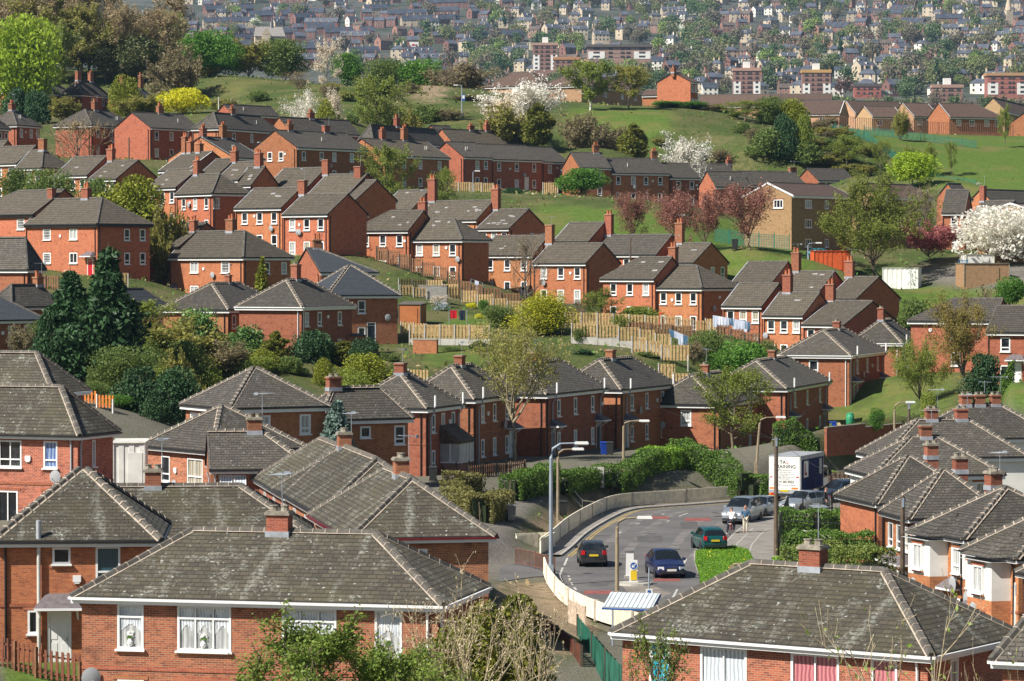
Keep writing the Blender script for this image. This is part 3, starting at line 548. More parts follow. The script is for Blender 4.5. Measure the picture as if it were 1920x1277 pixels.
def gz(x, y): return float(tz(np.array([x]), np.array([y]))[0])
def hit(px, py, d0=110, d1=700):
 """first ground point seen through a pixel"""
 Ds = np.linspace(d0, d1, 600); ps = [at(px, py, d) for d in Ds]
 g = tz(np.array([p.x for p in ps]), np.array([p.y for p in ps])); zz = np.array([p.z for p in ps])
 k = np.nonzero(zz <= g)[0]
 i = k[0] if len(k) else len(Ds) - 1
 return Vector((ps[i].x, ps[i].y, float(g[i])))
# ---------------------------------------------------------------- house builder
MESHC = {}
def win_mesh(w, h, style):
 k = (round(w, 2), round(h, 2), style)
 if k in MESHC: return MESHC[k]
 fr, pn = MB(), MB(); t = 0.085 if 'near' in style else 0.12
 y0, y1 = -0.02, 0.10; yc, yd = (y0 + y1) / 2, y1 - y0
 fr.box((-w / 2 + t / 2, yc, h / 2), (t, yd, h)); fr.box((w / 2 - t / 2, yc, h / 2), (t, yd, h))
 fr.box((0, yc + .001, t / 2), (w - 2 * t, yd - .002, t)); fr.box((0, yc + .001, h - t / 2), (w - 2 * t, yd - .002, t))
 b = t * 0.72
 if 'T' in style: fr.box((0, yc + .004, h * .30), (w - 2 * t, yd - .008, b * 1.2))
 if 'U' in style: fr.box((0, yc + .004, h * .72), (w - 2 * t, yd - .008, b * 1.2))
 if '2' in style: fr.box((0, yc + .007, h / 2), (b, yd - .014, h - 2 * t))
 if '3' in style:
  for s_ in (-1, 1): fr.box((s_ * w / 6, yc + .007, h / 2), (b, yd - .014, h - 2 * t))
 if 'G' in style:
  for i in range(1, 6): fr.box((-w / 2 + i * w / 6, yc + .01, h / 2), (.03, yd - .02, h - 2 * t))
  for i in range(1, 4): fr.box((0, yc + .013, i * h / 4), (w - 2 * t, yd - .026, .03))
 fr.box((0, -0.06, -0.035), (w + .12, .16, .07)); fr.box((0, -.012, h + .075), (w + .34, .03, .145), 1); fr.box((0, -.012, -.12), (w + .24, .03, .095), 1)
 pn.poly([(-w / 2 + t * .5, 0.06, t * .5), (w / 2 - t * .5, 0.06, t * .5), (w / 2 - t * .5, 0.06, h - t * .5), (-w / 2 + t * .5, 0.06, h - t * .5)])
 a = fr.mesh('window', [M['white'], M['dark']]); p = [pn.mesh('pane', [M[g]]) for g in ('glass', 'net', 'curtain', 'netpale', 'bluecurtain', 'pinkcurtain', 'tealblind', 'bluelouvre')]
 MESHC[k] = (a, dict(zip(('glass', 'net', 'curtain', 'netpale', 'bluecurtain', 'pinkcurtain', 'tealblind', 'bluelouvre'), p)))
 return MESHC[k]
def door_mesh(w, h, col):
 k = ('door', w, h, col)
 if k in MESHC: return MESHC[k]
 d = MB(); m = {'white': 0, 'red': 1, 'dark': 2}[col]
 d.box((-w / 2 + .04, .05, h / 2), (.08, .12, h), 0); d.box((w / 2 - .04, .05, h / 2), (.08, .12, h), 0); d.box((0, .051, h - .04), (w - .16, .118, .08), 0)
 d.box((0, .07, (h - .08) / 2), (w - .16, .05, h - .08), m)
 d.box((0, .055, h - .3), (w - .16, .03, .05), 0)
 for sx in (-.2, .2):
  for z0, hh in ((.35, .5), (1.0, .6)):
   d.box((sx * (w / .9), .04, z0 + hh / 2), (.24 * w / .9, .02, hh), m)
 if col == 'white' and w > .8: d.lathe([(.26, 0), (.24, .01)], (0, 0, 0), 4)
 hd = MB(); hd.box((w / 2 - .17, .02, 1.0), (.03, .05, .16))
 MESHC[k] = (d.mesh('door', [M['white'], M['reddoor'], M['darkdoor']]), hd.mesh('handle', [M['grey']]))
 return MESHC[k]
def porch_mesh():
 if 'porch' in MESHC: return MESHC['porch']
 b = MB(); w, d = .95, .8; z0, z1 = 2.28, 2.78
 f = [(-w, -d, z0), (w, -d, z0), (w, 0, z0), (-w, 0, z0)]; t = [(-w * .55, 0, z1), (w * .55, 0, z1)]
 b.poly([f[0], f[1], t[1], t[0]], 0); b.poly([f[1], f[2], t[1]], 0); b.poly([f[3], f[0], t[0]], 0)
 b.box((0, -d / 2 + .002, z0 - .06), (2 * w, d - .004, .11), 1)
 for s_ in (-1, 1): b.tube([(s_ * .75, -.05, 1.75), (s_ * .75, -.6, 2.15)], .045, 5, 1)
 MESHC['porch'] = b.mesh('porch_canopy', [M['porch'], M['white']]); return MESHC['porch']
def dish_mesh():
 if 'dish' in MESHC: return MESHC['dish']
 b = MB(); n = 14
 for i in range(4):
  r0, r1 = .32 * i / 4, .32 * (i + 1) / 4
  for k in range(n):
   a0, a1 = 2 * math.pi * k / n, 2 * math.pi * (k + 1) / n
   q = [(r * math.cos(a), -.32 + .5 * (r * r), r * 1.1 * math.sin(a)) for r, a in ((r0, a0), (r1, a0), (r1, a1), (r0, a1))]
   b.poly(q, 0)
 b.tube([(0, 0, -.2), (0, -.3, -.1)], .025, 5); b.tube([(0, -.22, -.3), (0, -.62, -.1)], .015, 4)
 b.box((0, -.62, -.08), (.07, .1, .06))
 MESHC['dish'] = b.mesh('satellite_dish', [M['dish']]); return MESHC['dish']
def alarm_mesh(m='white'):
 k = 'alarm' + m
 if k not in MESHC:
  b = MB(); b.box((0, -.05, 0), (.32, .1, .26)); b.box((0, -.055, -.16), (.2, .07, .07)); MESHC[k] = b.mesh('alarm_box', [M[m]])
 return MESHC[k]
def aerial_mesh(v):
 k = ('aerial', v)
 if k not in MESHC:
  b = MB(); hh = 1.6 + .5 * v
  hh *= .75; b.tube([(0, 0, -.6), (0, 0, hh)], .018, 5); b.tube([(-.1, -.5, hh - .1), (.2, .7, hh - .1)], .01, 4)
  for i in range(9):
   t = -.45 + i * .14; b.tube([(-.3 + t * .2, t - .05, hh - .1), (.3 + t * .2, t + .05, hh - .1)], .008, 4)
  b.box((-.1, -.5, hh - .1), (.24, .02, .14)); MESHC[k] = b.mesh('aerial', [M['grey']])
 return MESHC[k]
def wall_face(b, u0, u1, zb, zt, opens, T, uo=0.0, m=0, depth=.09):
 """wall sheet with window holes and reveals; T(u, d, z) -> xyz, d = inward"""
 us = sorted({u0, u1, *[o[0] for o in opens], *[o[1] for o in opens]}); zs = sorted({zb, zt, *[o[2] for o in opens], *[o[3] for o in opens]})
 for i in range(len(us) - 1):
  for j in range(len(zs) - 1):
   uc, zc = (us[i] + us[i + 1]) / 2, (zs[j] + zs[j + 1]) / 2
   if any(o[0] < uc < o[1] and o[2] < zc < o[3] for o in opens): continue
   q = [(us[i], zs[j]), (us[i + 1], zs[j]), (us[i + 1], zs[j + 1]), (us[i], zs[j + 1])]
   b.poly([T(a, 0, z) for a, z in q], m, [(a + uo, z) for a, z in q])
 for o in opens:
  c = [(o[0], o[2]), (o[1], o[2]), (o[1], o[3]), (o[0], o[3])]
  for k in range(4):
   (a, za), (c2, zc2) = c[k], c[(k + 1) % 4]
   b.poly([T(a, 0, za), T(a, depth, za), T(c2, depth, zc2), T(c2, 0, zc2)], m, [(a + uo, za), (a + uo + depth, za), (c2 + uo + depth, zc2), (c2 + uo, zc2)])
  b.poly([T(a, depth, z) for a, z in c], m, [(a, z) for a, z in c])   # back of the hole
def ridge_line(b, p0, p1, near, mortar, rng, m0=0, m1=1):
 p0, p1 = Vector(p0), Vector(p1); d = p1 - p0; L = d.length
 if L < .3: return
 d.normalize(); side = d.cross(Vector((0, 0, 1))).normalized(); up = side.cross(d).normalized()
 seg = .46; n = max(1, int(L / seg)) if near or mortar else max(1, int(L / 1.6))
 w, h = (.15, .095) if (near or mortar) else (.14, .09)
 def prism(a, c, w, h, lo, m):
  A = [a - side * w + up * lo, a - side * w * .55 + up * h, a + side * w * .55 + up * h, a + side * w + up * lo]
  B_ = [c - side * w + up * lo, c - side * w * .55 + up * h, c + side * w * .55 + up * h, c + side * w + up * lo]
  for k in range(3): b.poly([A[k], B_[k], B_[k + 1], A[k + 1]], m)
  b.poly(A[::-1], m); b.poly(B_, m)
 for i in range(n):
  a, c = p0 + d * (L * i / n), p0 + d * (L * (i + 1) / n)
  jz = rng.uniform(-.008, .012)
  prism(a + up * jz, c - d * .02 + up * jz, w, h, -.05, m0)
  if (near or mortar) and i: prism(a - d * (.03 if mortar else .015), a + d * (.03 if mortar else .015), w + (.045 if mortar else .012), h + (.02 if mortar else .012), -.05, m1)
 if mortar or near: prism(p0, p1, w + (.05 if mortar else .035), -.012, -.06, m1)
def build_house(h, idx):
 rng = random.Random(idx * 7 + 3)
 P0, WL, WR, He, rise = h['P0'], h['WL'], h['WR'], h['He'], h['rise']
 near, mortar = h.get('near', 0), h.get('mortar', 0)
 kc = h.get('kindcat', 'house'); nm = {'house': 'brick_house', 'care home': 'care_home', 'hall': 'brick_hall'}.get(kc, kc.replace(' ', '_'))
 if 'flats' in h['label']: nm, kc = 'block_of_flats', 'flats'
 root = empty(nm, (P0.x, P0.y, h['zb']), math.atan2(h['er'][1], h['er'][0]), h['label'], kc, {'house': 'brick houses on the hillside estate', 'care home': 'brown roofed homes on the hilltop'}.get(kc))
 ridge = h['ridge']; e0, e1 = h['ends']; ox = .30
 o_x0 = ox if not (ridge == 'R' and e0 == 'gable') else .10
 o_x1 = ox if not (ridge == 'R' and e1 == 'gable') else .02
 o_y0 = ox if not (ridge == 'L' and e0 == 'gable') else .10
 o_y1 = ox if not (ridge == 'L' and e1 == 'gable') else .02
 x0, x1, y0, y1 = o_x0, WR - o_x1, o_y0, WL - o_y1
 La, Lc = (WR, WL) if ridge == 'R' else (WL, WR)
 def W3(a, c, z): return (a, c, z) if ridge == 'R' else (c, a, z)
 half = Lc / 2; i0 = half if e0 == 'hip' else 0; i1 = half if e1 == 'hip' else 0
 if i0 + i1 > La - .3: k = (La - .3) / (i0 + i1); i0 *= k; i1 *= k
 ra, rb = W3(i0, half, He + rise), W3(La - i1, half, He + rise)
 c00, c10, c11, c01 = W3(0, 0, He), W3(La, 0, He), W3(La, Lc, He), W3(0, Lc, He)
 sl = math.hypot(half, rise); rf = MB(); th = .10
 def rpoly(pts, uvs):
  if ridge == 'L': pts, uvs = pts[::-1], uvs[::-1]
  rf.poly(pts, 0, uvs)
 uo = rng.uniform(0, 9)
 rpoly([c00, c10, rb, ra], [(uo, 0), (uo + La, 0), (uo + La - i1, sl), (uo + i0, sl)])
 rpoly([c11, c01, ra, rb], [(uo, 0), (uo + La, 0), (uo + La - i0, sl), (uo + i1, sl)])
 for (A, B_, C_, ins, typ) in ((c01, c00, ra, i0, e0), (c10, c11, rb, i1, e1)):
  if typ == 'hip':
   s2 = math.hypot(ins, rise); rpoly([A, B_, C_], [(uo, 0), (uo + Lc, 0), (uo + half, s2)])
 dn = lambda p: (p[0], p[1], p[2] - th)
 ring = [c00, c10] + ([] if e1 == 'hip' else [rb]) + [c11, c01] + ([] if e0 == 'hip' else [ra])
 for k in range(len(ring)):
  a, b_ = ring[k], ring[(k + 1) % len(ring)]
  q = [a, dn(a), dn(b_), b_]
  rpoly(q, [(0, 0), (0, .1), (1, .1), (1, 0)])
 rpoly([dn(ra), dn(rb), dn(c10), dn(c00)], [(0, 0)] * 4); rpoly([dn(rb), dn(ra), dn(c01), dn(c11)], [(0, 0)] * 4)
 if e0 == 'hip': rpoly([dn(ra), dn(c00), dn(c01)], [(0, 0)] * 3)
 if e1 == 'hip': rpoly([dn(rb), dn(c11), dn(c10)], [(0, 0)] * 3)
 if ridge == 'L' and h['roof'] == 'tile':
  for _ in range(9 if 'patched' in h['label'] else rng.choice([0, 0, 1, 3])):
   a, t = rng.uniform(.5, max(.6, La - 1.2)), rng.uniform(.12, .85); c0, c1 = half * t, half * t + .24; w = rng.uniform(.3, .8)
   zf = lambda c: He + rise * c / half + .018
   rf.poly([(c0, a, zf(c0)), (c1, a, zf(c1)), (c1, a + w, zf(c1)), (c0, a + w, zf(c0))], 1)
 roof = rf.build('roof', [M[h['roof']], M['paletile']], root)
 rd = MB()
 ridge_line(rd, ra, rb, near, mortar, rng)
 if e0 == 'hip': ridge_line(rd, c00, ra, near, mortar, rng); ridge_line(rd, c01, ra, near, mortar, rng)
 if e1 == 'hip': ridge_line(rd, c10, rb, near, mortar, rng); ridge_line(rd, c11, rb, near, mortar, rng)
 rd.build('ridge_tiles', [M['ridge'], M['mortar']], roof)
 vg = h.get('verge', 0)
 gm = {'white': 'white', 'black': 'black', 'red': 'maroon'}.get(h.get('gut') or rng.choice(['white', 'white', 'black']), 'white')
 for (typ, A, Rr_, B_) in ((e0, c00, ra, c01), (e1, c10, rb, c11)):
  if typ == 'gable':
   for q in (A, B_):
    vb = MB(); w = .16 if vg == 2 else .07
    p, r_ = Vector(q), Vector(Rr_)
    out = Vector(W3(-1, 0, 0)) if A == c00 else Vector(W3(1, 0, 0))
    vb.poly([p + out * .015 + Vector((0, 0, .03)), r_ + out * .015 + Vector((0, 0, .03)), r_ + out * .015 - Vector((0, 0, w + .05)), p + out * .015 - Vector((0, 0, w + .05))], 0)
    vb.poly([p + Vector((0, 0, .03)) + out * .015, r_ + Vector((0, 0, .03)) + out * .015, r_ - out * .10 + Vector((0, 0, .035)), p - out * .10 + Vector((0, 0, .035))], 1)
    vb.build('verge', [M['white'] if vg == 2 else M['black'], M['white'] if vg else M['lead'] if h['roof'] == 'tile' and A == c10 else M['ridge']], roof)
 gmat = 'white' if h.get('gut') == 'white' else ('maroon' if h.get('gut') == 'red' else 'black')
 def eave(p, q):
  gb = MB()
  p, q = Vector(p), Vector(q); d = (q - p); L = d.length; d.normalize(); c = (p + q) / 2
  rz = math.atan2(d.y, d.x); n = Vector((d.y, -d.x, 0))
  gb.box(c + n * -.01 + Vector((0, 0, -th - (.13 if not near else .085))), (L - .04, .05, .26 if not near else .17), 0, rz)
  gb.box(c + n * .07 + Vector((0, 0, -th + .01)), (L - .02, .11, .09), 1, rz)
  gb.build('gutter', [M['white'] if h.get('gut') != 'black' else M['black'], M[gmat]], root)
 eave(c00, c10) if ridge == 'R' else eave(c10, c00)
 eave(c11, c01) if ridge == 'R' else eave(c01, c11)
 if e0 == 'hip': eave(c01, c00) if ridge == 'R' else eave(c00, c01)
 if e1 == 'hip': eave(c10, c11) if ridge == 'R' else eave(c11, c10)
 zt = He - th - .16
 st = h.get('storeys', 2); big = h.get('big', 0); orl = {'L': [], 'R': []}; wins = []
 style0 = h.get('rstyle', '')
 def add_open(face, frac, top, w, hh, kind, arg):
  a0, a1 = (y0, y1) if face == 'L' else (x0, x1)
  c = a0 + (a1 - a0) * frac; c = min(max(c, a0 + w / 2 + .12), a1 - w / 2 - .12)
  o = (c - w / 2, c + w / 2, top - hh, top)
  for q in orl[face]:
   if o[0] < q[1] + .05 and o[1] > q[0] - .05 and o[2] < q[3] + .03 and o[3] > q[2] - .03: return
  orl[face].append(o); wins.append((face, c, o, kind, arg))
 pick = lambda: rng.choice(['glass', 'glass', 'glass', 'net', 'curtain', 'glass'])
 fr = h.get('front')
 if fr == 'lace':
  for frac, w, stl in ((.86, 1.0, 'Unear'), (.65, 2.02, 'U3near'), (.355, 2.02, 'U3near'), (.135, 1.0, 'near')):
   add_open('L', frac, zt - .03, w, 1.62, 'w', (stl, 'net'))
   add_open('L', frac, zt - 2.75, w, 1.45, 'w', (stl, 'net'))
 elif fr == 'pink':
  for frac, w, stl, g in ((.87, .85, 'Unear', 'tealblind'), (.655, 1.85, 'T2near', 'netpale'), (.355, 1.85, 'T2near', 'pinkcurtain'), (.135, .98, 'Tnear', 'pinkcurtain')):
   add_open('L', frac, zt - .03, w, 1.85, 'w', (stl, g))
  add_open('R', .3, zt - .1, .6, 1.5, 'w', ('near', 'curtain'))
 elif fr == 'door':
  add_open('R', .40, zt - .05, .72, .66, 'w', ('near', 'glass')); add_open('R', .70, zt - .02, .98, 1.45, 'w', ('Tnear', 'bluelouvre'))
  add_open('R', .215, zt - 2.55, .42, .95, 'w', ('near', 'glass')); add_open('R', .385, 2.12, .95, 2.1, 'd', 'white')
 elif fr == 'bluec':
  for i, frac in enumerate(h['L']):
   add_open('L', frac, zt - .1, 1.35 if i else .82, 1.42, 'w', ('T2near' if i else 'Tnear', ['bluecurtain', 'glass', 'glass'][i] if True else ''))
   add_open('L', frac + .02, zt - 2.75, 1.2 if i else .5, 1.9 if i else .5, 'w', ('2near' if i else 'near', 'glass'))
  add_open('R', .45, zt - .1, .35, 1.4, 'w', ('near', 'glass'))
 else:
  for face in 'LR':
   for i, frac in enumerate(h.get('L' if face == 'L' else 'Rr', [])):
    far = h['D'] > 450
    w, hh = (.95, 1.35) if not big else (1.35, 1.2)
    stl = 'T' if not big else rng.choice(['T2', '2', 'T2'])
    if big == 2 or kc == 'flats': w, hh, stl = (1.55, 1.15, '3') if i % 2 == 0 else (.85, 1.15, '2')
    if kc in ('care home', 'community building'): w, hh, stl = 1.15, 1.15, '2'
    if face == 'R' and kc == 'house': w, hh, stl = (.82, 1.3, 'T') if not style0 else (.8, .8 if i == 0 else 1.3, '' if i == 0 else 'T')
    if face == 'R' and h.get('porch'): hh = 1.35; w = .75
    if face == 'L' and near: w, hh, stl = .95, 1.4, 'Tnear'
    if big == 1 and face == 'L' and i == 0: stl = 'G'
    if h.get('front') is None and h.get('openwin'): w, hh, stl = 1.5, 1.35, 'T2near'
    if near and h['label'].startswith('hipped slate house with a short'): w, hh, stl = (.95, 1.5, 'Tnear') if i else (1.7, 1.5, 'T2near')
    for s_ in range(st):
     if s_ and not h.get('%sground' % ('l' if face == 'L' else 'r'), 1): continue
     zz = zt - (.28 if not h.get('openwin') else .1) - 2.6 * s_
     if s_ and any(abs(frac - q[0]) < .13 for q in h.get('ldoors', []) if face == 'L'): continue
     if s_ and face == 'R' and abs(frac - h.get('rdoor', 9)) < .13: continue
     add_open(face, frac, zz, w, hh if not (s_ and h['wall'] == 'orange' and not big) else 1.55, 'w', (stl, pick()))
 for frac, colr in h.get('ldoors', []): add_open('L', frac, 2.15, .95, 2.1, 'd', colr)
 if h.get('rdoor'): add_open('R', h['rdoor'], 2.3, .95, 2.1, 'd', 'dark' if h['roof'] == 'blue' else 'white')
 if h.get('porch'):
  for fr_ in (.13, .9): add_open('R', fr_, 2.2, .9, 2.1, 'd', rng.choice(['white', 'dark', 'white']))
 wb = MB(); zb = -2.2
 wall_face(wb, x0, x1, zb, zt, orl['R'], lambda u, d, z: (u, y0 + d, z), 0)
 wall_face(wb, y0, y1, zb, zt, orl['L'], lambda u, d, z: (x0 + d, u, z), 3)
 wb.poly([(x1, y0, zb), (x1, y1, zb), (x1, y1, zt), (x1, y0, zt)], 0, [(y0, zb), (y1, zb), (y1, zt), (y0, zt)])
 wb.poly([(x1, y1, zb), (x0, y1, zb), (x0, y1, zt), (x1, y1, zt)], 0, [(x1, zb), (x0, zb), (x0, zt), (x1, zt)])
 for (typ, a) in ((e0, (x0 if ridge == 'R' else y0)), (e1, (x1 if ridge == 'R' else y1))):
  if typ == 'gable':
   cl, ch_ = (y0, y1) if ridge == 'R' else (x0, x1); mid = (WL if ridge == 'R' else WR) / 2
   k = rise / mid; zz = lambda c: He - th - .012 + k * min(c, 2 * mid - c)
   pts = [(cl, zt), (ch_, zt), (ch_, zz(ch_)), (mid, zz(mid)), (cl, zz(cl))]
   wb.poly([W3(a, c, z) for c, z in pts], 0, [(c + 3, z) for c, z in pts])
 wmats = [M[h['wall']]]
 wall = wb.build('wall', wmats, root)
 if near or h['wall'] == 'dark':
  sc = MB(); zc = zt - 2.35
  def strips(a0, a1, opens, mk):
   cuts = sorted((o[0] - .02, o[1] + .02) for o in opens if o[2] < zc + .1 and o[3] > zc - .12); s0 = a0
   for q0, q1 in cuts + [(a1, a1)]:
    if q0 - s0 > .1: mk(s0, q0)
    s0 = max(s0, q1)
  strips(x0, x1, orl['R'], lambda a, b_: sc.box(((a + b_) / 2, y0 - .012, zc), (b_ - a, .05, .13), 0))
  strips(y0, y1, orl['L'], lambda a, b_: sc.box((x0 - .012, (a + b_) / 2, zc), (.05, b_ - a, .13), 0))
  if sc.f: sc.build('brick_course', [M['dark']], wall)
 if h.get('dent'):
  db = MB(); n = int((y1 - y0) / .38)
  for i in range(n): db.box((x0 - .13, y0 + .2 + i * (y1 - y0 - .4) / max(1, n - 1), zt + .0), (.26, .13, .13), 0)
  db.build('eave_brackets', [M['white']], root)
 if h.get('redband'):
  rb_ = MB(); rb_.box((x0 - .006, y0 + (y1 - y0) * .9, 1.1), (.012, 1.4, 2.2)); rb_.build('painted_panel', [M['reddoor']], root)
 for face, c, o, kind, arg in wins:
  loc = (c, y0, o[2]) if face == 'R' else (x0, c, o[2]); rot = (0, 0, 0) if face == 'R' else (0, 0, -math.pi / 2)
  if kind == 'w':
   a, pd = win_mesh(o[1] - o[0], o[3] - o[2], arg[0])
   w_ = link('window', a, root, loc, rot); link('pane', pd[arg[1]], w_)
  else:
   a, hd = door_mesh(round(o[1] - o[0], 2), round(o[3] - o[2], 2), arg)
   w_ = link('door', a, root, loc, rot); link('handle', hd, w_)
   if arg == 'red': w_['label'] = 'bright red front door'
   if kc == 'house' and h['D'] < 460 and h['roof'] != 'blue': link('porch_canopy', porch_mesh(), root, loc[:2] + (o[2] + .05,), rot)
 if fr in ('lace', 'pink'):
  dress_front(h, wins, root, x0, fr)
 if fr == 'door':
  vb_ = MB(); xx = x0 + (x1 - x0) * .255; vb_.tube([(xx, y0 - .14, -1), (xx, y0 - .14, zt + 1.0)], .075, 8, 0); vb_.tube([(xx, y0 - .14, zt + .2), (xx, y0 - .14, zt + 1.05)], .10, 8, 1); vb_.build('soil_pipe', [M['offwhite'], M['greypipe']], root)
  link('alarm_box', alarm_mesh(), root, (x0 + (x1 - x0) * .5, y0, zt - 1.3))
 if fr == 'lace': link('satellite_dish', dish_mesh(), root, (x0, y1 - .3, zt - 2.7), (0, 0, -math.pi / 2 + .5), (1.1, 1.1, 1.1))
 if fr == 'pink': link('satellite_dish', dish_mesh(), root, (x0, y0 + (y1 - y0) * .235, zt - 1.35), (0, 0, -math.pi / 2 - .5), (1.3, 1.3, 1.45))
 if h.get('openwin'):
  ob = MB()
  for k_, (cx_, ang) in enumerate(((x0 + (x1 - x0) * .10, .5), (x0 + (x1 - x0) * .24, .7))):
   hz = zt - .12
   for (du, dz, w_, h_) in ((0, 0, .06, 1.1), (.62, 0, .06, 1.1)):
    a = Vector((cx_ + du, y0 - .03, hz)); b_ = Vector((cx_ + du, y0 - .03 - 1.05 * math.sin(ang), hz - 1.05 * math.cos(ang))); ob.tube([a, b_], .04, 4)
   for t in (0, 1): ob.tube([(cx_, y0 - .03 - t * 1.05 * math.sin(ang), hz - t * 1.05 * math.cos(ang)), (cx_ + .62, y0 - .03 - t * 1.05 * math.sin(ang), hz - t * 1.05 * math.cos(ang))], .04, 4)
   ob.poly([(cx_, y0 - .03, hz), (cx_ + .62, y0 - .03, hz), (cx_ + .62, y0 - .03 - 1.05 * math.sin(ang), hz - 1.05 * math.cos(ang)), (cx_, y0 - .03 - 1.05 * math.sin(ang), hz - 1.05 * math.cos(ang))], 1)
  ob.build('open_casement', [M['white'], M['netpale']], root)
 Rm = Matrix.Rotation(root.rotation_euler.z, 4, 'Z'); Rm.translation = Vector(root.location)
 for (cpx, cty, cw) in h.get('ch', []):
  A, B_ = Rm @ Vector(ra), Rm @ Vector(rb)
  if (B_ - A).length < .6: A, B_ = Rm @ Vector(W3(La * .3, half, He + rise)), Rm @ Vector(W3(La * .7, half, He + rise))
  dx, dy = (B_ - A).normalized().xy; t = solve_t(A, dx, dy, cpx) / (B_ - A).length
  t = min(max(t, 0.02), 1.0); p = A.lerp(B_, t)
  s_ = F / p.y; ztop = at(cpx, cty, p.y).z; pl = Rm.inverted() @ p
  hh = min(max((ztop - p.z) * (.86 if h['D'] > 300 else 1), .7), 3.4); w = min(max(cw / s_ * .78, .55), 1.25)
  cb = MB(); dA, dC = (w, .62) if w > .8 else (w, w * .9)
  dd = (dA, dC) if ridge == 'R' else (dC, dA)
  z0c = pl.z - .9; ztc = pl.z + hh - .12
  cb.box((pl.x, pl.y, (z0c + ztc) / 2), (dd[0], dd[1], ztc - z0c), 0)
  cb.box((pl.x, pl.y, ztc + .05), (dd[0] + .14, dd[1] + .14, .10), 0 if not near else 1); cb.box((pl.x, pl.y, ztc + .125), (dd[0] + .05, dd[1] + .05, .05), 1)
  cb.box((pl.x, pl.y, pl.z - .14), (dd[0] + .08, dd[1] + .08, .26), 2)
  if hh < 1.15 and not near: pass
  ch_o = cb.build('chimney', [M['chimneybrick'], M['stone'], M['lead']], root)
  npot = 2 if w > .6 else 1
  if rng.random() < .8 or near:
   for q in range(npot):
    pb = MB(); grey = near or mortar; ph = rng.uniform(.4, .65) if not grey else .2
    offp = (q - (npot - 1) / 2) * .42
    pb.lathe([(.16, 0), (.14, ph * .8), (.17, ph * .85), (.17, ph), (.10, ph), (.10, ph - .1)], (pl.x + (offp if ridge == 'R' else 0), pl.y + (0 if ridge == 'R' else offp), ztc + .15), 8)
    pb.build('chimney_pot', [M['pot'] if not grey else M['stone']], ch_o)
  if (rng.random() < .55 or 'aerial' in h['label']) and h['D'] < 560: link('aerial', aerial_mesh(rng.choice([0, 1])), root, (pl.x + dd[0] / 2 + .05, pl.y, ztc), (0, 0, rng.uniform(0, 6)))
 if kc == 'house':
  pb = MB(); pm = 'white' if h.get('gut') == 'white' else ('black' if h['wall'] != 'front' else 'greypipe')
  def pipe(x, y, ox_, oy_): pb.tube([(x + ox_ * 2.5, y + oy_ * 2.5, zt + .05), (x + ox_, y + oy_, zt - .3), (x + ox_, y + oy_, -.5)], .05, 6)
  pipe(x0 + .25, y0, 0, -.07); pipe(x0, y0 + .35, -.07, 0)
  if h['ends'][1] == 'gable' and ridge == 'L': pipe(x0, y1 - .2, -.07, 0)
  pb.build('downpipe', [M[pm]], root)
  if h.get('vents'):
   for fr_ in (.10, .92):
    vb_ = MB(); xx = x0 + (x1 - x0) * fr_
    vb_.tube([(xx, y0 - .1, -.5), (xx, y0 - .1, zt - .5), (xx + .12, y0 - .36, zt - .1), (xx + .12, y0 - .42, He + .75)], .055, 6, 0)
    vb_.tube([(xx + .12, y0 - .42, He + .05), (xx + .12, y0 - .42, He + .85)], .085, 8, 1); vb_.build('soil_pipe', [M['greypipe'], M['white']], root)
  def clear(face, u, z):
   return not any(o[0] - .3 < u < o[1] + .3 and o[2] - .3 < z < o[3] + .3 for o in orl[face])
  if 'satellite dish' in h['label']:
   for q in range(2 if 'two sat' in h['label'] else 1):
    for tr in range(30):
     u = y0 + (y1 - y0) * (.62 if tr == 0 and q == 0 else rng.uniform(.1, .9)); z = zt - (1.0 if h['D'] < 300 or 'between two upper' in h['label'] else 1.75) + rng.uniform(-.1, .1)
     if clear('L', u, z): link('satellite_dish', dish_mesh(), root, (x0, u, z), (0, 0, -math.pi / 2)); break
  for face, loc_, fn in (('L', h.get('L'), 0), ('R', h.get('Rr'), 1)):
   if not loc_ or h['D'] > 520: continue
   a0, a1 = (y0, y1) if face == 'L' else (x0, x1); rot = (0, 0, -math.pi / 2) if face == 'L' else (0, 0, 0)
   for mesh, pr, zz in ((alarm_mesh(), .75, zt - .9), (dish_mesh(), .5 if 'satellite dish' not in h['label'] else 0, zt - 1.9)):
    if rng.random() > pr: continue
    for _ in range(12):
     u = rng.uniform(a0 + .4, a1 - .4); z = zz + rng.uniform(-.3, .3)
     if clear(face, u, z):
      link(mesh.name.split('.')[0], mesh, root, (x0, u, z) if face == 'L' else (u, y0, z), rot); break
  if h['D'] > 340 and rng.random() < .7 and h['roof'] in ('tile', 'tiledark') and ridge == 'R':
   sb = MB(); fa = rng.uniform(.3, .8)
   for k_ in range(rng.choice([1, 2])):
    a = La * fa + k_ * .4; sb.tube([W3(a, half * .45, He + rise * .45 - .1), W3(a, half * .45, He + rise * .45 + .55)], .07, 6)
   sb.build('vent_pipe', [M['offwhite']], root)
 if h.get('bay'):
  bb = MB(); bw, bd = 3.0, 1.5; cx_ = x0 + (x1 - x0) * .62; y_ = y0
  base = [(cx_ - bw / 2, y_), (cx_ - bw / 2 , y_ - bd), (cx_ + bw / 2, y_ - bd), (cx_ + bw / 2, y_)]
  for k_ in range(3):
   a, b_ = base[k_], base[k_ + 1]
   bb.poly([(*a, -2), (*b_, -2), (*b_, .9), (*a, .9)], 0, [(0, -2), (2, -2), (2, .9), (0, .9)])
   bb.poly([(*a, .9), (*b_, .9), (*b_, 2.35), (*a, 2.35)], 1)
  bb.box((cx_, y_ - bd / 2, .9), (bw + .1, bd + .1, .1), 2); bb.box((cx_, y_ - bd / 2, 2.35), (bw + .2, bd + .2, .16), 3)
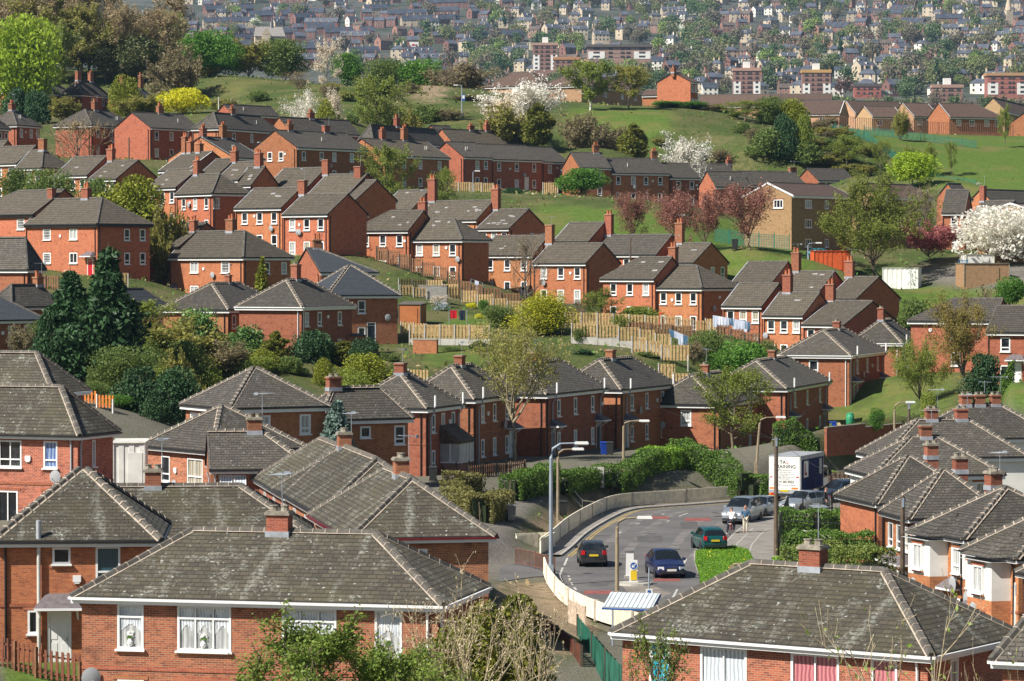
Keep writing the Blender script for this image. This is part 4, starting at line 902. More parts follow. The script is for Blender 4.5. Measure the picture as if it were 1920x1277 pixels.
  for t in (0, .25, .5, .75, 1): bb.box((cx_ - bw / 2 + t * bw, y_ - bd - .01, 1.62), (.08, .06, 1.4), 2)
  for t in (.5, 1): bb.box((cx_ - bw / 2 - .01, y_ - bd * t, 1.62), (.06, .08, 1.4), 2)
  e_ = [(cx_ - bw / 2 - .2, y_ - bd - .2, 2.43), (cx_ + bw / 2 + .2, y_ - bd - .2, 2.43), (cx_ + bw / 2 + .2, y_, 3.6), (cx_ - bw / 2 - .2, y_, 3.6)]
  bb.poly(e_, 3); bb.poly([e_[0], (e_[0][0], y_, 2.43), e_[3]], 3); bb.poly([e_[1], e_[2], (e_[1][0], y_, 2.43)], 3)
  bb.build('bay_window', [M['dark'], M['net'], M['white'], M['wooddark']], root)
 if h.get('bays'):
  for fy, w in [(f_, 2.7) for f_ in h['bays']]:
   bb = MB(); cy_ = y0 + (y1 - y0) * fy; d = .95; zw = zt - 1.85
   pts = [(x0, cy_ - w / 2), (x0 - d, cy_ - w / 2 + .0), (x0 - d, cy_ + w / 2 - .5), (x0, cy_ + w / 2)]
   pts = [(x0, cy_ + w / 2), (x0 - d, cy_ + w / 2 - .15), (x0 - d, cy_ - w / 2 + .15), (x0, cy_ - w / 2)]
   for k_ in range(3):
    a, b_ = pts[k_], pts[k_ + 1]; L = math.dist(a, b_)
    bb.poly([(*a, -2), (*b_, -2), (*b_, zw), (*a, zw)], 0, [(0, -2), (L, -2), (L, zw), (0, zw)])
    bb.poly([(*a, zw), (*b_, zw), (*b_, zt), (*a, zt)], 1)
   ap = (x0 + 1.3, cy_, He + 1.05)
   ev = [(x0 + .05, cy_ + w / 2 + .3, He - .05), (x0 - d - .3, cy_ + w / 2 + .1, He - .05), (x0 - d - .3, cy_ - w / 2 - .1, He - .05), (x0 + .05, cy_ - w / 2 - .3, He - .05)]
   for k_ in range(3): bb.poly([ev[k_], ev[k_ + 1], ap], 2, [(0, 0), (2, 0), (1, 1.6)])
   bb.poly([(p[0], p[1], zt) for p in ev], 3)
   bb.build('bay', [M['orange'], M['render'], M['slate'], M['white']], root)
   for zz, hh in ((zt - 1.55, 1.3), (.75, 1.5)):
    a, pd = win_mesh(.95, hh, '2near'); w_ = link('window', a, root, (x0 - d - .09, cy_, zz), (0, 0, -math.pi / 2)); link('pane', pd['net'], w_)
  fb = h['bays'][0]; f2 = .9 if fb < .55 else .14
  rp = MB(); rp.box((x0 - .012, y0 + (y1 - y0) * f2, zt - .92), (.024, 1.5, 1.84)); rp.build('render_panel', [M['render']], root)
  a, pd = win_mesh(.8, 1.3, 'Tnear'); yy = y0 + (y1 - y0) * f2
  for zz in (zt - 1.6, .6): w_ = link('window', a, root, (x0 - .11, yy, zz), (0, 0, -math.pi / 2)); link('pane', pd['net'], w_)
  link('porch_canopy', porch_mesh(), root, (x0 - .02, y0 + (y1 - y0) * (f2 - .12 if f2 > .5 else f2 + .1), .1), (0, 0, -math.pi / 2), (.8, .8, 1))
  for fy, zz in ((fb, zt - 2.4), (f2, 2.6)): link('satellite_dish', dish_mesh(), root, (x0 - (.97 if fy == fb else .03), y0 + (y1 - y0) * fy, zz), (0, 0, -math.pi / 2), (1.2, 1.2, 1.2))
 if h.get('lporch'):
  for fy in (.25, .7): link('porch_canopy', porch_mesh(), root, (x0, y0 + (y1 - y0) * fy, .1), (0, 0, -math.pi / 2))
 return root
def dress_front(h, wins, root, x0, fr):
 """swagged lace and a vase of flowers standing at the panes of the front houses"""
 for face, c, o, kind, arg in wins:
  if face != 'L' or o[2] < 1.5: continue
  w = o[1] - o[0]; hh = o[3] - o[2]; nb = {'3': 3, '2': 2}.get(next((s for s in arg[0] if s in '23'), ''), 1)
  rngl = random.Random(int(c * 100))
  if arg[1] not in ('net', 'netpale') or fr == 'pink': continue
  for b_ in range(nb):
   lb = MB(); u0, u1 = o[0] + w * b_ / nb + .07, o[0] + w * (b_ + 1) / nb - .07; n = 18
   for i in range(n):
    t0, t1 = i / n, (i + 1) / n
    def P(t, v):
     u = u0 + (u1 - u0) * t; sag = hh * (.46 - .16 * math.cos((t - .5) * math.pi * 2) * (.5 if nb == 1 else .55)) + .02 * math.sin(t * 40)
     z = o[3] - .1 - v * sag; return (x0 + .045 + .012 * math.sin(u * 55 + v * 3), u, z)
    for j in range(4): lb.poly([P(t0, j / 4), P(t1, j / 4), P(t1, (j + 1) / 4), P(t0, (j + 1) / 4)], 0)
   lb.build('lace_curtain', [M['netpale']], root)
   for sd_ in (0, 1):
    q = MB(); ua = u0 if sd_ == 0 else u1 - .13; q.poly([(x0 + .05, ua, o[2] + .1), (x0 + .05, ua + .13, o[2] + .1), (x0 + .05, ua + .13, o[3] - .3), (x0 + .05, ua, o[3] - .3)]); q.build('side_net', [M['net']], root)
  vb = MB(); vb.lathe([(.05, 0), (.10, .10), (.10, .18), (.04, .26), (.06, .30)], (x0 + .0, c + w * .02, o[2] + .10), 10, 0)
  for i in range(40):
   a, r_, z = rngl.uniform(0, 6.3), rngl.uniform(0, .14), rngl.uniform(.3, .55)
   p = Vector((x0 + r_ * math.cos(a) * .25, c + w * .02 + r_ * math.sin(a), o[2] + .1 + z)); q = .025
   vb.poly([p + Vector((0, -q, -q)), p + Vector((0, q, -q)), p + Vector((0, q, q)), p + Vector((0, -q, q))], 1 if z > .4 else 2)
  vb.build('flower_vase', [M['white'], M['white'], M['green']], root)
# ---------------------------------------------------------------- plants
def np_mesh(name, V, Fq, mats, midx=None, smooth=False):
 """mesh from an (n,3) vertex array and an (m,k) face array"""
 me = bpy.data.meshes.new(name); V = np.asarray(V, np.float32); Fq = np.asarray(Fq, np.int32); m, k = Fq.shape
 me.vertices.add(len(V)); me.vertices.foreach_set('co', V.ravel())
 me.loops.add(m * k); me.loops.foreach_set('vertex_index', Fq.ravel())
 me.polygons.add(m); me.polygons.foreach_set('loop_start', np.arange(0, m * k, k, dtype=np.int32))
 try: me.polygons.foreach_set('loop_total', np.full(m, k, np.int32))
 except Exception: pass
 for x in mats: me.materials.append(x)
 if midx is not None: me.polygons.foreach_set('material_index', np.asarray(midx, np.int32))
 if smooth: me.polygons.foreach_set('use_smooth', np.ones(m, bool))
 me.update(calc_edges=True); return me
def leaf_quads(C, size, rg, up=0.35, aspect=1.5, dirs=None):
 """one small leaf-like quad per centre, tilted at random"""
 n = len(C)
 N = rg.normal(size=(n, 3)); N[:, 2] = N[:, 2] * .8 + up; N /= np.linalg.norm(N, axis=1, keepdims=True)
 A = rg.normal(size=(n, 3)) if dirs is None else dirs + rg.normal(size=(n, 3)) * .35
 A -= (A * N).sum(1, keepdims=True) * N; A /= np.linalg.norm(A, axis=1, keepdims=True) + 1e-9
 B = np.cross(N, A); s = (size * rg.uniform(.6, 1.35, n))[:, None]
 A = A * s * aspect * .5; B = B * s * .5
 V = np.stack([C - A, C - B * .9 + A * .1, C + A, C + B * .9 + A * .1], 1).reshape(-1, 3)
 return V, np.arange(n * 4, dtype=np.int32).reshape(-1, 4)
def skeleton(rg, h, w, trunk, n1=9, n2=5, n3=3, spread=1.0, upward=.55, shape='round', fork=0, bend=.15):
 """branch segments (p0, p1, r0, r1) and twig tips of a tree h tall and w wide"""
 segs, tips = [], []
 r0 = max(.05, h * .018)
 def limb(p, d, L, r, lev, steps=4):
  q = p.copy(); pts = [q.copy()]
  for i in range(steps):
   d = d + rg.normal(size=3) * bend; d[2] += .06 * lev; d /= np.linalg.norm(d)
   q2 = q + d * L / steps
   segs.append((q.copy(), q2.copy(), r * (1 - .8 * i / steps), r * (1 - .8 * (i + 1) / steps), lev)); q = q2; pts.append(q.copy())
  return pts, d
 tp = [np.zeros(3)]; hh = h * (.92 if not fork else trunk + .12); d = np.array([0, 0, 1.0]); q = tp[0]
 ns = 7
 for i in range(ns):
  q2 = q + np.array([rg.normal() * w * .018, rg.normal() * w * .018, hh / ns]); segs.append((q.copy(), q2.copy(), r0 * (1 - .8 * i / ns), r0 * (1 - .8 * (i + 1) / ns), 0)); q = q2; tp.append(q.copy())
 if not fork: tips.append(q.copy())
 ga = rg.uniform(0, 6.28)
 for k in range(n1):
  t = trunk + (1 - trunk) * (k + rg.uniform(0, .6)) / n1
  if fork: t = (trunk + .12 * k / n1); zz = t * h
  else: zz = t * h * .92
  ip = zz / hh * ns; i = int(min(ns - 1, ip)); p = tp[i] + (tp[i + 1] - tp[i]) * (ip - i)
  ga += 2.4 + rg.uniform(-.4, .4); f = (t - trunk) / (1 - trunk)
  prof = {'round': math.sqrt(max(.08, 1 - (1.7 * f - .75) ** 2)), 'cone': 1.05 - .95 * f, 'vase': .55 + .5 * f, 'dome': 1.0 - .55 * f ** 2}[shape]
  el = upward + .35 * f + rg.normal() * .1
  dv = np.array([math.cos(ga) * math.cos(el), math.sin(ga) * math.cos(el), math.sin(el)])
  L = (w / 2) * prof / max(.35, math.cos(el)) * rg.uniform(.8, 1.1) * spread
  if fork: el = rg.uniform(.7, 1.35); dv = np.array([math.cos(ga) * math.cos(el), math.sin(ga) * math.cos(el), math.sin(el)]); L = h * (1 - trunk) * rg.uniform(.75, .98) if el > 1 else min(h * .8, w * .52 / math.cos(el))
  L = min(L, (h * 1.0 - p[2]) / max(.2, dv[2]) if dv[2] > .2 else L)
  pts, dd = limb(p, dv, L, r0 * (.5 if not fork else .62) * (1 - .4 * f), 1, 5)
  for j in range(n2):
   u = .25 + .75 * (j + rg.uniform(0, .8)) / n2; ii = min(4, int(u * 5)); p2 = pts[ii] + (pts[ii + 1] - pts[ii]) * (u * 5 - ii if u < 1 else 1)
   d2 = dd * .7 + rg.normal(size=3) * .62; d2[2] += .25; d2 /= np.linalg.norm(d2)
   pts2, d3 = limb(p2, d2, L * rg.uniform(.28, .5) * (1.2 - .5 * u), r0 * .2 * (1.1 - .5 * u), 2, 3)
   for m_ in range(n3):
    u3 = rg.uniform(.3, 1.0); ii = min(2, int(u3 * 3)); p3 = pts2[ii] + (pts2[ii + 1] - pts2[ii]) * (u3 * 3 - ii if u3 < 1 else 1)
    d4 = d3 * .6 + rg.normal(size=3) * .7; d4[2] += .3; d4 /= np.linalg.norm(d4)
    pts3, _ = limb(p3, d4, L * rg.uniform(.10, .22), r0 * .07, 3, 2); tips.extend(pts3)
   tips.extend(pts2[1:])
  tips.append(pts[-1])
 return segs, np.array(tips)
def seg_mesh(name, segs, mats, rmin=.012, levels=(0, 1, 2, 3), sides=(6, 4, 3, 3), thick=1.0):
 V, Fq = [], []; n = 0
 for (a, b, r0, r1, lev) in segs:
  if lev not in levels: continue
  k = sides[lev]; d = b - a; L = np.linalg.norm(d)
  if L < 1e-5: continue
  d = d / L; u = np.cross(d, [0, 0, 1.0] if abs(d[2]) < .9 else [1.0, 0, 0]); u /= np.linalg.norm(u); v = np.cross(d, u)
  ang = np.arange(k) * 2 * math.pi / k; ring = np.cos(ang)[:, None] * u + np.sin(ang)[:, None] * v
  V.append(a + ring * max(r0 * thick, rmin)); V.append(b + ring * max(r1 * thick, rmin))
  for i in range(k): Fq.append((n + i, n + (i + 1) % k, n + k + (i + 1) % k, n + k + i))
  n += 2 * k
 return np_mesh(name, np.concatenate(V), Fq, mats, smooth=True)
def blob_points(rg, n, h, w, z0, nb, shell=.72, shape='round', flatb=.0):
 """leaf centres on many overlapping clumps that together make an uneven crown"""
 cs = []
 for i in range(nb):
  for _ in range(30):
   p = rg.uniform(-1, 1, 3)
   if (p ** 2).sum() < 1: break
  z = (p[2] + 1) / 2
  if shape == 'cone': rad = (1.02 - z) ; p[:2] *= rad
  elif shape == 'column': rad = min(1, 2.2 * (1.03 - z)) ; p[:2] *= rad
  elif shape == 'dome': p[2] = abs(p[2]) * 2 - 1; z = (p[2] + 1) / 2; p[:2] *= math.sqrt(max(.1, 1 - z * z * .8))
  cs.append((p[0] * w / 2 * .74, p[1] * w / 2 * .74, z0 + (h - z0) * (.1 + .8 * z), rg.uniform(.14, .30) * w * (1.0 if shape in ('round', 'dome') else max(.3, 1.05 - z))))
 cs = np.array(cs); which = rg.integers(0, nb, n); c = cs[which]
 d = rg.normal(size=(n, 3)); d /= np.linalg.norm(d, axis=1, keepdims=True); r = c[:, 3] * (shell + (1.08 - shell) * rg.uniform(0, 1, n) ** .6)
 P = c[:, :3] + d * r[:, None] * np.array([1, 1, min(1.0, .55 * (h - z0) / w + .35)])
 return P[(P[:, 2] > z0 * .6) & (P[:, 2] < h * 1.02)]
PROTO = {}
def proto(kind, v):
 if (kind, v) in PROTO: return PROTO[(kind, v)]
 rg = np.random.default_rng(sum(map(ord, kind)) * 13 + v * 101)
 T = {'leafing': ('open', 10, 8, .22, 'spring', 'bark', .16, 9500), 'leafingbrown': ('fork', 10, 8, .28, 'brownleaf', 'barkgrey', .13, 14000),
   'streettree': ('fork', 12, 8, .30, 'streetleaf', 'barkpale', .125, 9500), 'birch': ('open', 10, 8, .2, 'spring', 'birch', .22, 9000), 'ochre': ('open', 10, 8, .25, 'streetleaf', 'barkgrey', .22, 8500),
   'bigroad': ('fork', 12, 11, .12, 'leafroad', 'bark', .17, 24000), 'roundgreen': ('fork', 8, 8, .1, 'spring', 'bark', .14, 13000),
   'bare': ('bare', 8, 6, .15, 'twig', 'barkgrey', .1, 900), 'baregrey': ('bare', 8, 7, .15, 'twiggrey', 'barkgrey', .1, 400), 'scrub': ('bare', 5, 8, .03, 'scrubleaf', 'barkgrey', .16, 5000), 'olivescrub': ('bare', 5, 7, .03, 'olive', 'barkgrey', .2, 7000),
   'tallbare': ('bare', 15, 7, .2, 'twig', 'barkgrey', .2, 2600),
   'white': ('open', 7, 7, .15, 'blossom', 'barkgrey', .15, 6500), 'palewhite': ('open', 7, 7, .12, 'blossompink', 'barkgrey', .15, 5500), 'whitebush': ('dense', 6, 8, .1, 'blossom', 'barkgrey', .24, 9000), 'whiteairy': ('open', 6, 8, .05, 'blossom', 'barkgrey', .17, 5200), 'whitevase': ('fork', 6, 6, .1, 'blossom', 'barkpale', .13, 3800),
   'plum': ('fork', 7, 8, .2, 'redleaf', 'bark', .14, 8000), 'pinkplum': ('fork', 6, 7, .2, 'pinkleaf', 'bark', .17, 9000),
   'dense': ('dense', 7, 7, .12, 'green', 'bark', .24, 9000), 'densemid': ('dense', 7, 8, .1, 'mid', 'bark', .22, 9500), 'lime': ('dense', 9, 9, .12, 'lime', 'bark', .30, 8000), 'yellow': ('dense', 5, 7, .05, 'yellow', 'bark', .22, 7000), 'springbush': ('dense', 5, 6, .05, 'spring', 'bark', .2, 8000),
   'laurel': ('dense', 6, 7, .02, 'laurel', 'bark', .26, 9000), 'shrub': ('dense', 3, 4, .02, 'mid', 'bark', .16, 5000), 'darkshrub': ('dense', 5, 6, .02, 'dark_leaf', 'bark', .2, 8000),
   'conifer': ('needle', 10, 7, .03, 'dark_leaf', 'bark', .24, 20000), 'goldcone': ('needle', 7, 4, .02, 'frontgoldleaf', 'bark', .2, 13000), 'goldbush': ('dense', 6, 6, .02, 'gold', 'bark', .2, 10000), 'goldmix': ('dense', 7, 7, .02, 'goldgreen', 'bark', .22, 11000),
   'goldbig': ('dense', 7, 7, .02, 'goldbig', 'bark', .15, 22000), 'spruce': ('spruce', 6, 4.5, .05, 'bluespruce', 'barkgrey', .22, 9000), 'smallfir': ('spruce', 5, 2.5, .05, 'goldgreen', 'barkgrey', .2, 3500), 'mixwood': ('dense', 12, 10, .25, 'mid', 'barkgrey', .34, 9000), 'olivewood': ('open', 14, 9, .25, 'woodleaf', 'barkgrey', .27, 8000),
   'frontbush': ('open', 7.5, 4.6, .45, 'springfront', 'bark', .068, 17000), 'frontsparse': ('open', 7.5, 3, .45, 'springfront', 'bark', .075, 3500), 'frontbare': ('bare', 8, 5, .45, 'twigpale', 'barkpale', .05, 900), 'fronttwigs': ('bare', 8, 4, .45, 'springfront', 'barkpale', .07, 260), 'frontgold': ('dense', 7, 4, .3, 'frontgoldleaf', 'bark', .11, 16000),
   'darkwood': ('dense', 12, 10, .2, 'darkmix', 'barkgrey', .36, 8000)}
 if 'leafroad' not in M: M['scrubleaf'] = leaf_mat('leaf_scrub', (0.085, 0.072, 0.034), (0.11, 0.09, 0.045), .25); M['frontgoldleaf'] = leaf_mat('leaf_frontgold', (0.045, 0.06, 0.011), (0.095, 0.095, 0.013), .2); M['brownleaf'] = leaf_mat('leaf_brown', (0.13, 0.105, 0.025), (0.17, 0.135, 0.035)); M['goldbig'] = leaf_mat('needle_goldbig', (0.11, 0.125, 0.010), (0.19, 0.185, 0.012), .25); M['woodleaf'] = leaf_mat('leaf_wood', (0.12, 0.12, 0.032), (0.17, 0.16, 0.045)); M['streetleaf'] = leaf_mat('leaf_street', (0.13, 0.13, 0.03), (0.19, 0.18, 0.045)); M['springfront'] = leaf_mat('leaf_front', (0.085, 0.13, 0.022), (0.125, 0.17, 0.032)); M['twigpale'] = leaf_mat('twig_pale', (0.22, 0.18, 0.11), (0.27, 0.22, 0.14), .1); M['leafroad'] = leaf_mat('leaf_road', (0.075, 0.10, 0.017), (0.125, 0.14, 0.026)); M['darkmix'] = leaf_mat('leaf_darkmix', (0.035, 0.05, 0.017), (0.07, 0.075, 0.03), .2)
 form, h, w, tr, lm, bk, ls, n = T[kind]
 if form in ('open', 'fork'):
  segs, tips = skeleton(rg, h, w, tr, n1=(14 if form == 'open' else 10), n2=8, n3=5, shape='round', fork=form == 'fork')
  C = tips[rg.integers(0, len(tips), n)] + rg.normal(size=(n, 3)) * (.24 if kind[0:2] != 'fr' else .12)
  V, Fq = leaf_quads(C, ls, rg)
  tm = seg_mesh('trunk', segs, [M[bk]], .014); cm = np_mesh('crown', V, Fq, [M[lm]])
 elif form == 'bare':
  segs, tips = skeleton(rg, h, w, tr, n1=14 if kind[0] != 'f' else 9, n2=9 if kind[0] != 'f' else 5, n3=6 if kind[0] != 'f' else 3, shape='dome' if h < 8 else 'round', fork=h < 8 or kind.startswith('front'), upward=.8, bend=.12)
  tm = seg_mesh('trunk', segs, [M[bk]], .012, (0, 1), thick=.6 if kind.startswith('front') else 1); C = tips[rg.integers(0, len(tips), n)] + rg.normal(size=(n, 3)) * ls
  V, Fq = leaf_quads(C, ls, rg, aspect=2); fr_ = kind.startswith('front'); vt = seg_mesh('tw', segs, [], .007 if fr_ else .014, (2, 3), thick=.8 if fr_ else 1.5)
  a = np.empty(len(vt.vertices) * 3, np.float32); vt.vertices.foreach_get('co', a); a = a.reshape(-1, 3)
  b = np.empty(len(vt.loops), np.int32); vt.loops.foreach_get('vertex_index', b); b = b.reshape(-1, 4)
  cm = np_mesh('twigs', np.concatenate([a, V]), np.concatenate([b, Fq + len(a)]), [M['twigpale' if kind.startswith('front') else 'twiggrey' if lm in ('olive', 'scrubleaf') else lm], M[lm]], np.concatenate([np.zeros(len(b)), np.ones(len(Fq))]))
  bpy.data.meshes.remove(vt)
 elif form == 'dense':
  segs, _ = skeleton(rg, h * .8, w * .75, max(tr, .05), n1=8, n2=3, n3=1, fork=tr < .08)
  C = blob_points(rg, n, h, w, h * tr, 34 if w > 4 else 18, shape='round' if tr > .04 else 'dome')
  V, Fq = leaf_quads(C, ls, rg); tm = seg_mesh('trunk', segs, [M[bk]], .014, (0, 1, 2)); cm = np_mesh('crown', V, Fq, [M[lm]])
 elif form == 'needle':
  segs = [(np.zeros(3), np.array([0, 0, h * .95]), h * .02, .02, 0)]
  C = blob_points(rg, n, h, w, h * tr, 90, .55, 'cone' if kind != 'goldcone' else 'column'); d = C * np.array([1, 1, 0]); d /= np.linalg.norm(d, axis=1, keepdims=True) + 1e-6; d[:, 2] = .25
  V, Fq = leaf_quads(C, ls, rg, .25, 2.2, d); tm = seg_mesh('trunk', segs, [M[bk]]); cm = np_mesh('crown', V, Fq, [M[lm]])
 elif form == 'spruce':
  segs = [(np.zeros(3), np.array([0, 0, h * .98]), h * .02, .015, 0)]; C, Dv = [], []
  nw = 15
  for i in range(nw):
   z = h * (.05 + .92 * i / nw); L = (w / 2) * (1.04 - i / nw)
   for k in range(8 if i < 11 else 5):
    a = k * .785 + i * .5 + rg.uniform(-.2, .2); L2 = L * rg.uniform(.85, 1.1); dv = np.array([math.cos(a), math.sin(a), -.1 + .35 * i / nw])
    p1 = np.array([0, 0, z]) + dv * L2; segs.append((np.array([0, 0, z]), p1, .03, .01, 1))
    m_ = max(4, int(n / (nw * 8))); t = rg.uniform(.1, 1, m_) ** .7
    sd = np.cross(dv, [0, 0, 1.0]); C.append(np.array([0, 0, z]) + dv * (L2 * t)[:, None] + sd * (rg.normal(size=m_) * .22 * (1.1 - t) * L2)[:, None] + rg.normal(size=(m_, 3)) * .05); Dv.append(np.tile(dv, (m_, 1)))
  C, Dv = np.concatenate(C), np.concatenate(Dv); V, Fq = leaf_quads(C, ls, rg, .8, 2.0, Dv); tm = seg_mesh('trunk', segs, [M[bk]]); cm = np_mesh('crown', V, Fq, [M[lm]])
 a = np.empty(len(cm.vertices) * 3, np.float32); cm.vertices.foreach_get('co', a); a = a.reshape(-1, 3); h = float(np.percentile(a[:, 2], 99.7)); w = 2 * float(np.percentile(np.abs(a[:, :2]), 98.5))
 PROTO[(kind, v)] = (tm, cm, h, w); return PROTO[(kind, v)]
NT = [0]
def plant(label, px, ytop, D, wpx, kind, name=None, cat='tree', group=None, xy=None, hmax=None):
 NT[0] += 1; rng = random.Random(NT[0] * 31)
 tm, cm, h0, w0 = proto(kind, NT[0] % 3)
 p = at(px, ytop, D); z = gz(p.x, p.y) - .1; s = F / D
 hh = max(.5, p.z - z)
 if hmax and hh > hmax: z = p.z - hmax; hh = hmax
 W = wpx / s
 r = empty(name or 'tree', (p.x, p.y, z), rng.uniform(0, 6.28), label, cat, group)
 sc = (W / w0, W / w0, hh / h0)
 link('trunk', tm, r, scale=sc); link('crown' if 'twigs' not in cm.name else 'twigs', cm, r, scale=sc)
 return r
def hedge(label, pts, w, hgt, mat, dens=230, seed=1, leaf=.10, cat='hedge', name='hedge', group=None):
 """clipped hedge following ground points"""
 rg = np.random.default_rng(seed); P = [Vector(p) for p in pts]; C = []
 for a, b in zip(P[:-1], P[1:]):
  L = (b - a).length; n = int(L * (w + 2 * hgt) * dens); d = (b - a).normalized(); nn = Vector((-d.y, d.x, 0))
  t = rg.uniform(0, 1, n); k = rg.uniform(0, w + 2 * hgt, n)
  sd = np.where(k < hgt, -w / 2, np.where(k < hgt + w, k - hgt - w / 2, w / 2)); z = np.where(k < hgt, k, np.where(k < hgt + w, hgt, k - hgt - w))
  bul = .10 * np.sin(t * L * 1.3 + seed) + .06 * np.sin(t * L * 4.1)
  base = np.array(a)[None] + np.outer(t, np.array(b - a))
  C.append(base + np.outer(sd * (1 + bul), np.array(nn)) + np.stack([0 * z, 0 * z, z * (1 + bul * .8)], 1) + rg.normal(size=(n, 3)) * .06)
 C = np.concatenate(C); V, Fq = leaf_quads(C, leaf, rg, .2, 1.4); c0 = np.array(P[0]); V = V - c0
 r = empty(name, P[0], 0, label, cat, group)
 link('foliage', np_mesh('foliage', V, Fq, [M[mat]]), r)
 st = MB()
 for a, b in zip(P[:-1], P[1:]):
  L = (b - a).length; n = max(1, int(L / .8))
  for i in range(n + 1):
   q = a.lerp(b, i / n) - P[0]; st.tube([q, q + Vector((rg.normal() * .1, rg.normal() * .1, hgt * .85))], .03, 4)
 st.build('stems', [M['bark']], r)
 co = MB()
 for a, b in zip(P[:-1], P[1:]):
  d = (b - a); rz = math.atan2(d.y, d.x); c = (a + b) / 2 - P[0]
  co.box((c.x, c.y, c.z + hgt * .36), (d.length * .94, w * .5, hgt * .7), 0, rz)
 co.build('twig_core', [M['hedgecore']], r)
 return r
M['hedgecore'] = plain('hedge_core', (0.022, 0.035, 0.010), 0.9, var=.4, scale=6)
def plants():
 Tn = plant
 Tn('tall street tree in thin new leaf on a bare trunk before the brick row', 965, 583, 243, 175, 'streettree')
 Tn('leafy green street tree hiding a brick house, just left of the truck', 1372, 690, 268, 150, 'leafing')
 Tn('round fresh green street tree at the end of the brick row', 1730, 632, 300, 112, 'roundgreen')
 Tn('brownish leafing tree on the grass bank by the railings', 1805, 545, 292, 148, 'leafingbrown')
 Tn('blue grey spruce with stiff drooping branches between slate roofs', 632, 752, 208, 92, 'spruce')
 Tn('tall dark conifer with a double top in the left half', 203, 476, 246, 110, 'conifer')
 Tn('second peak of dark needles left of the tall dark conifer', 132, 514, 247, 110, 'conifer')
 Tn('dark green conifer low between the two pointed conifers', 95, 585, 246, 70, 'darkshrub')
 Tn('grey green leafing tree right of the dark conifer', 250, 560, 275, 150, 'leafing')
 Tn('dense green tree above the orange slatted fence', 240, 650, 235, 120, 'densemid')
 Tn('dark bushy conifer beside the orange slatted fence', 262, 690, 225, 95, 'darkshrub')
 Tn('olive brown shrubby tree in the middle of the left thicket', 330, 600, 262, 170, 'olivescrub')
 Tn('thin leaved mid green tree in the left thicket', 215, 600, 255, 130, 'leafing')
 Tn('brown twiggy bush at the right of the left thicket', 415, 640, 262, 120, 'scrub')
 Tn('dark green conifer bush left of the white mortared hip', 330, 690, 228, 95, 'darkshrub')
 Tn('glossy round laurel below the white mortared hipped roof', 372, 580, 285, 92, 'laurel')
 Tn('second glossy laurel beside the column of gold', 460, 612, 278, 82, 'laurel')
 Tn('golden green columnar conifer between two dark bushes', 518, 622, 276, 48, 'goldcone')
 Tn('dark green ball conifer in front of a lit end wall', 584, 620, 277, 86, 'darkshrub')
 Tn('golden conifer at the right of the dark ball conifer', 645, 640, 278, 60, 'goldcone')
 Tn('dark conifer next to the blue slate pyramid house', 682, 635, 276, 62, 'darkshrub')
 Tn('golden green rounded bush behind the hipped chimneys', 690, 664, 268, 105, 'goldmix')
 Tn('yellow forsythia like bush above the laurels', 395, 622, 290, 60, 'goldbush', cat='bush')
 Tn('big golden green conifer bush among the garden fences', 1020, 548, 322, 122, 'goldbig')
 Tn('dark green shrub left of the golden conifer bush', 938, 572, 326, 62, 'densemid', cat='bush')
 Tn('small dark shrub under the golden conifer bush', 900, 640, 300, 50, 'darkshrub', cat='bush')
 Tn('bare garden tree before the gabled orange units', 990, 440, 352, 95, 'baregrey')
 Tn('grey leafed sparse tree left of the red painted wall', 1128, 540, 330, 75, 'leafing')
 Tn('low yellow green bushes below the red painted wall', 1190, 575, 330, 95, 'springbush', cat='bush')
 Tn('bare grey shrub behind the golden conifer bush', 1080, 560, 330, 60, 'baregrey', cat='bush')
 Tn('small round yellow bush on the terraced garden lawn', 885, 568, 345, 20, 'yellow', cat='bush', hmax=2)
 Tn('second small yellow bush on the terraced garden lawn', 897, 588, 335, 16, 'yellow', cat='bush', hmax=1)
 Tn('small clipped green bush beside the little yellow bush', 907, 562, 344, 18, 'dense', cat='bush', hmax=3)
 Tn('small white flowering tree beside the rubble heap', 822, 553, 342, 48, 'palewhite', hmax=4)
 Tn('dark leafy garden tree left of the washing line', 1325, 620, 312, 70, 'densemid')
 Tn('green hedge like shrubs behind the leafy street tree', 1390, 640, 305, 92, 'dense', cat='bush')
 Tn('twiggy brown shrub left of the green shrubs', 1300, 640, 305, 45, 'scrub', cat='bush')
 Tn('small dark tree at a garden wall above the gable end', 1092, 610, 312, 36, 'densemid', hmax=5)
 Tn('thin young garden tree beside the terraced palings', 1162, 590, 312, 34, 'leafing')
 Tn('slender fir before the dark side of the grey porch house', 491, 482, 335, 36, 'smallfir')
 Tn('golden green spreading tree behind the red door house', 245, 332, 378, 150, 'goldmix')
 Tn('soft green shrub left of the golden green spreading tree', 185, 335, 380, 80, 'densemid', cat='bush')
 Tn('leafing tree low at the left above the red door house', 95, 318, 385, 95, 'densemid', cat='bush')
 Tn('brown green rounded shrub beside the red door house', 312, 390, 358, 70, 'olivescrub', cat='bush')
 Tn('scrubby green trees at the left edge over the chimneys', 28, 318, 395, 75, 'densemid', cat='bush')
 Tn('bare brown sapling over the hipped brick house', 150, 212, 445, 120, 'bare')
 Tn('leafing garden tree before the lit orange gable', 737, 272, 430, 110, 'leafing')
 Tn('small leafing tree beside the deck chairs terrace', 832, 315, 425, 55, 'leafing')
 Tn('round green bush between the two dark terraces', 1087, 316, 470, 90, 'dense', cat='bush')
 Tn('dark clipped shrub at the back garden of the long dark terrace', 962, 352, 475, 46, 'darkshrub', cat='bush', hmax=4)
 Tn('reddish plum tree, leftmost on the green slope', 1185, 358, 418, 78, 'plum')
 Tn('reddish plum tree in front of the arched porch house', 1262, 352, 412, 100, 'plum')
 Tn('broad reddish plum tree between two others', 1325, 358, 408, 105, 'plum')
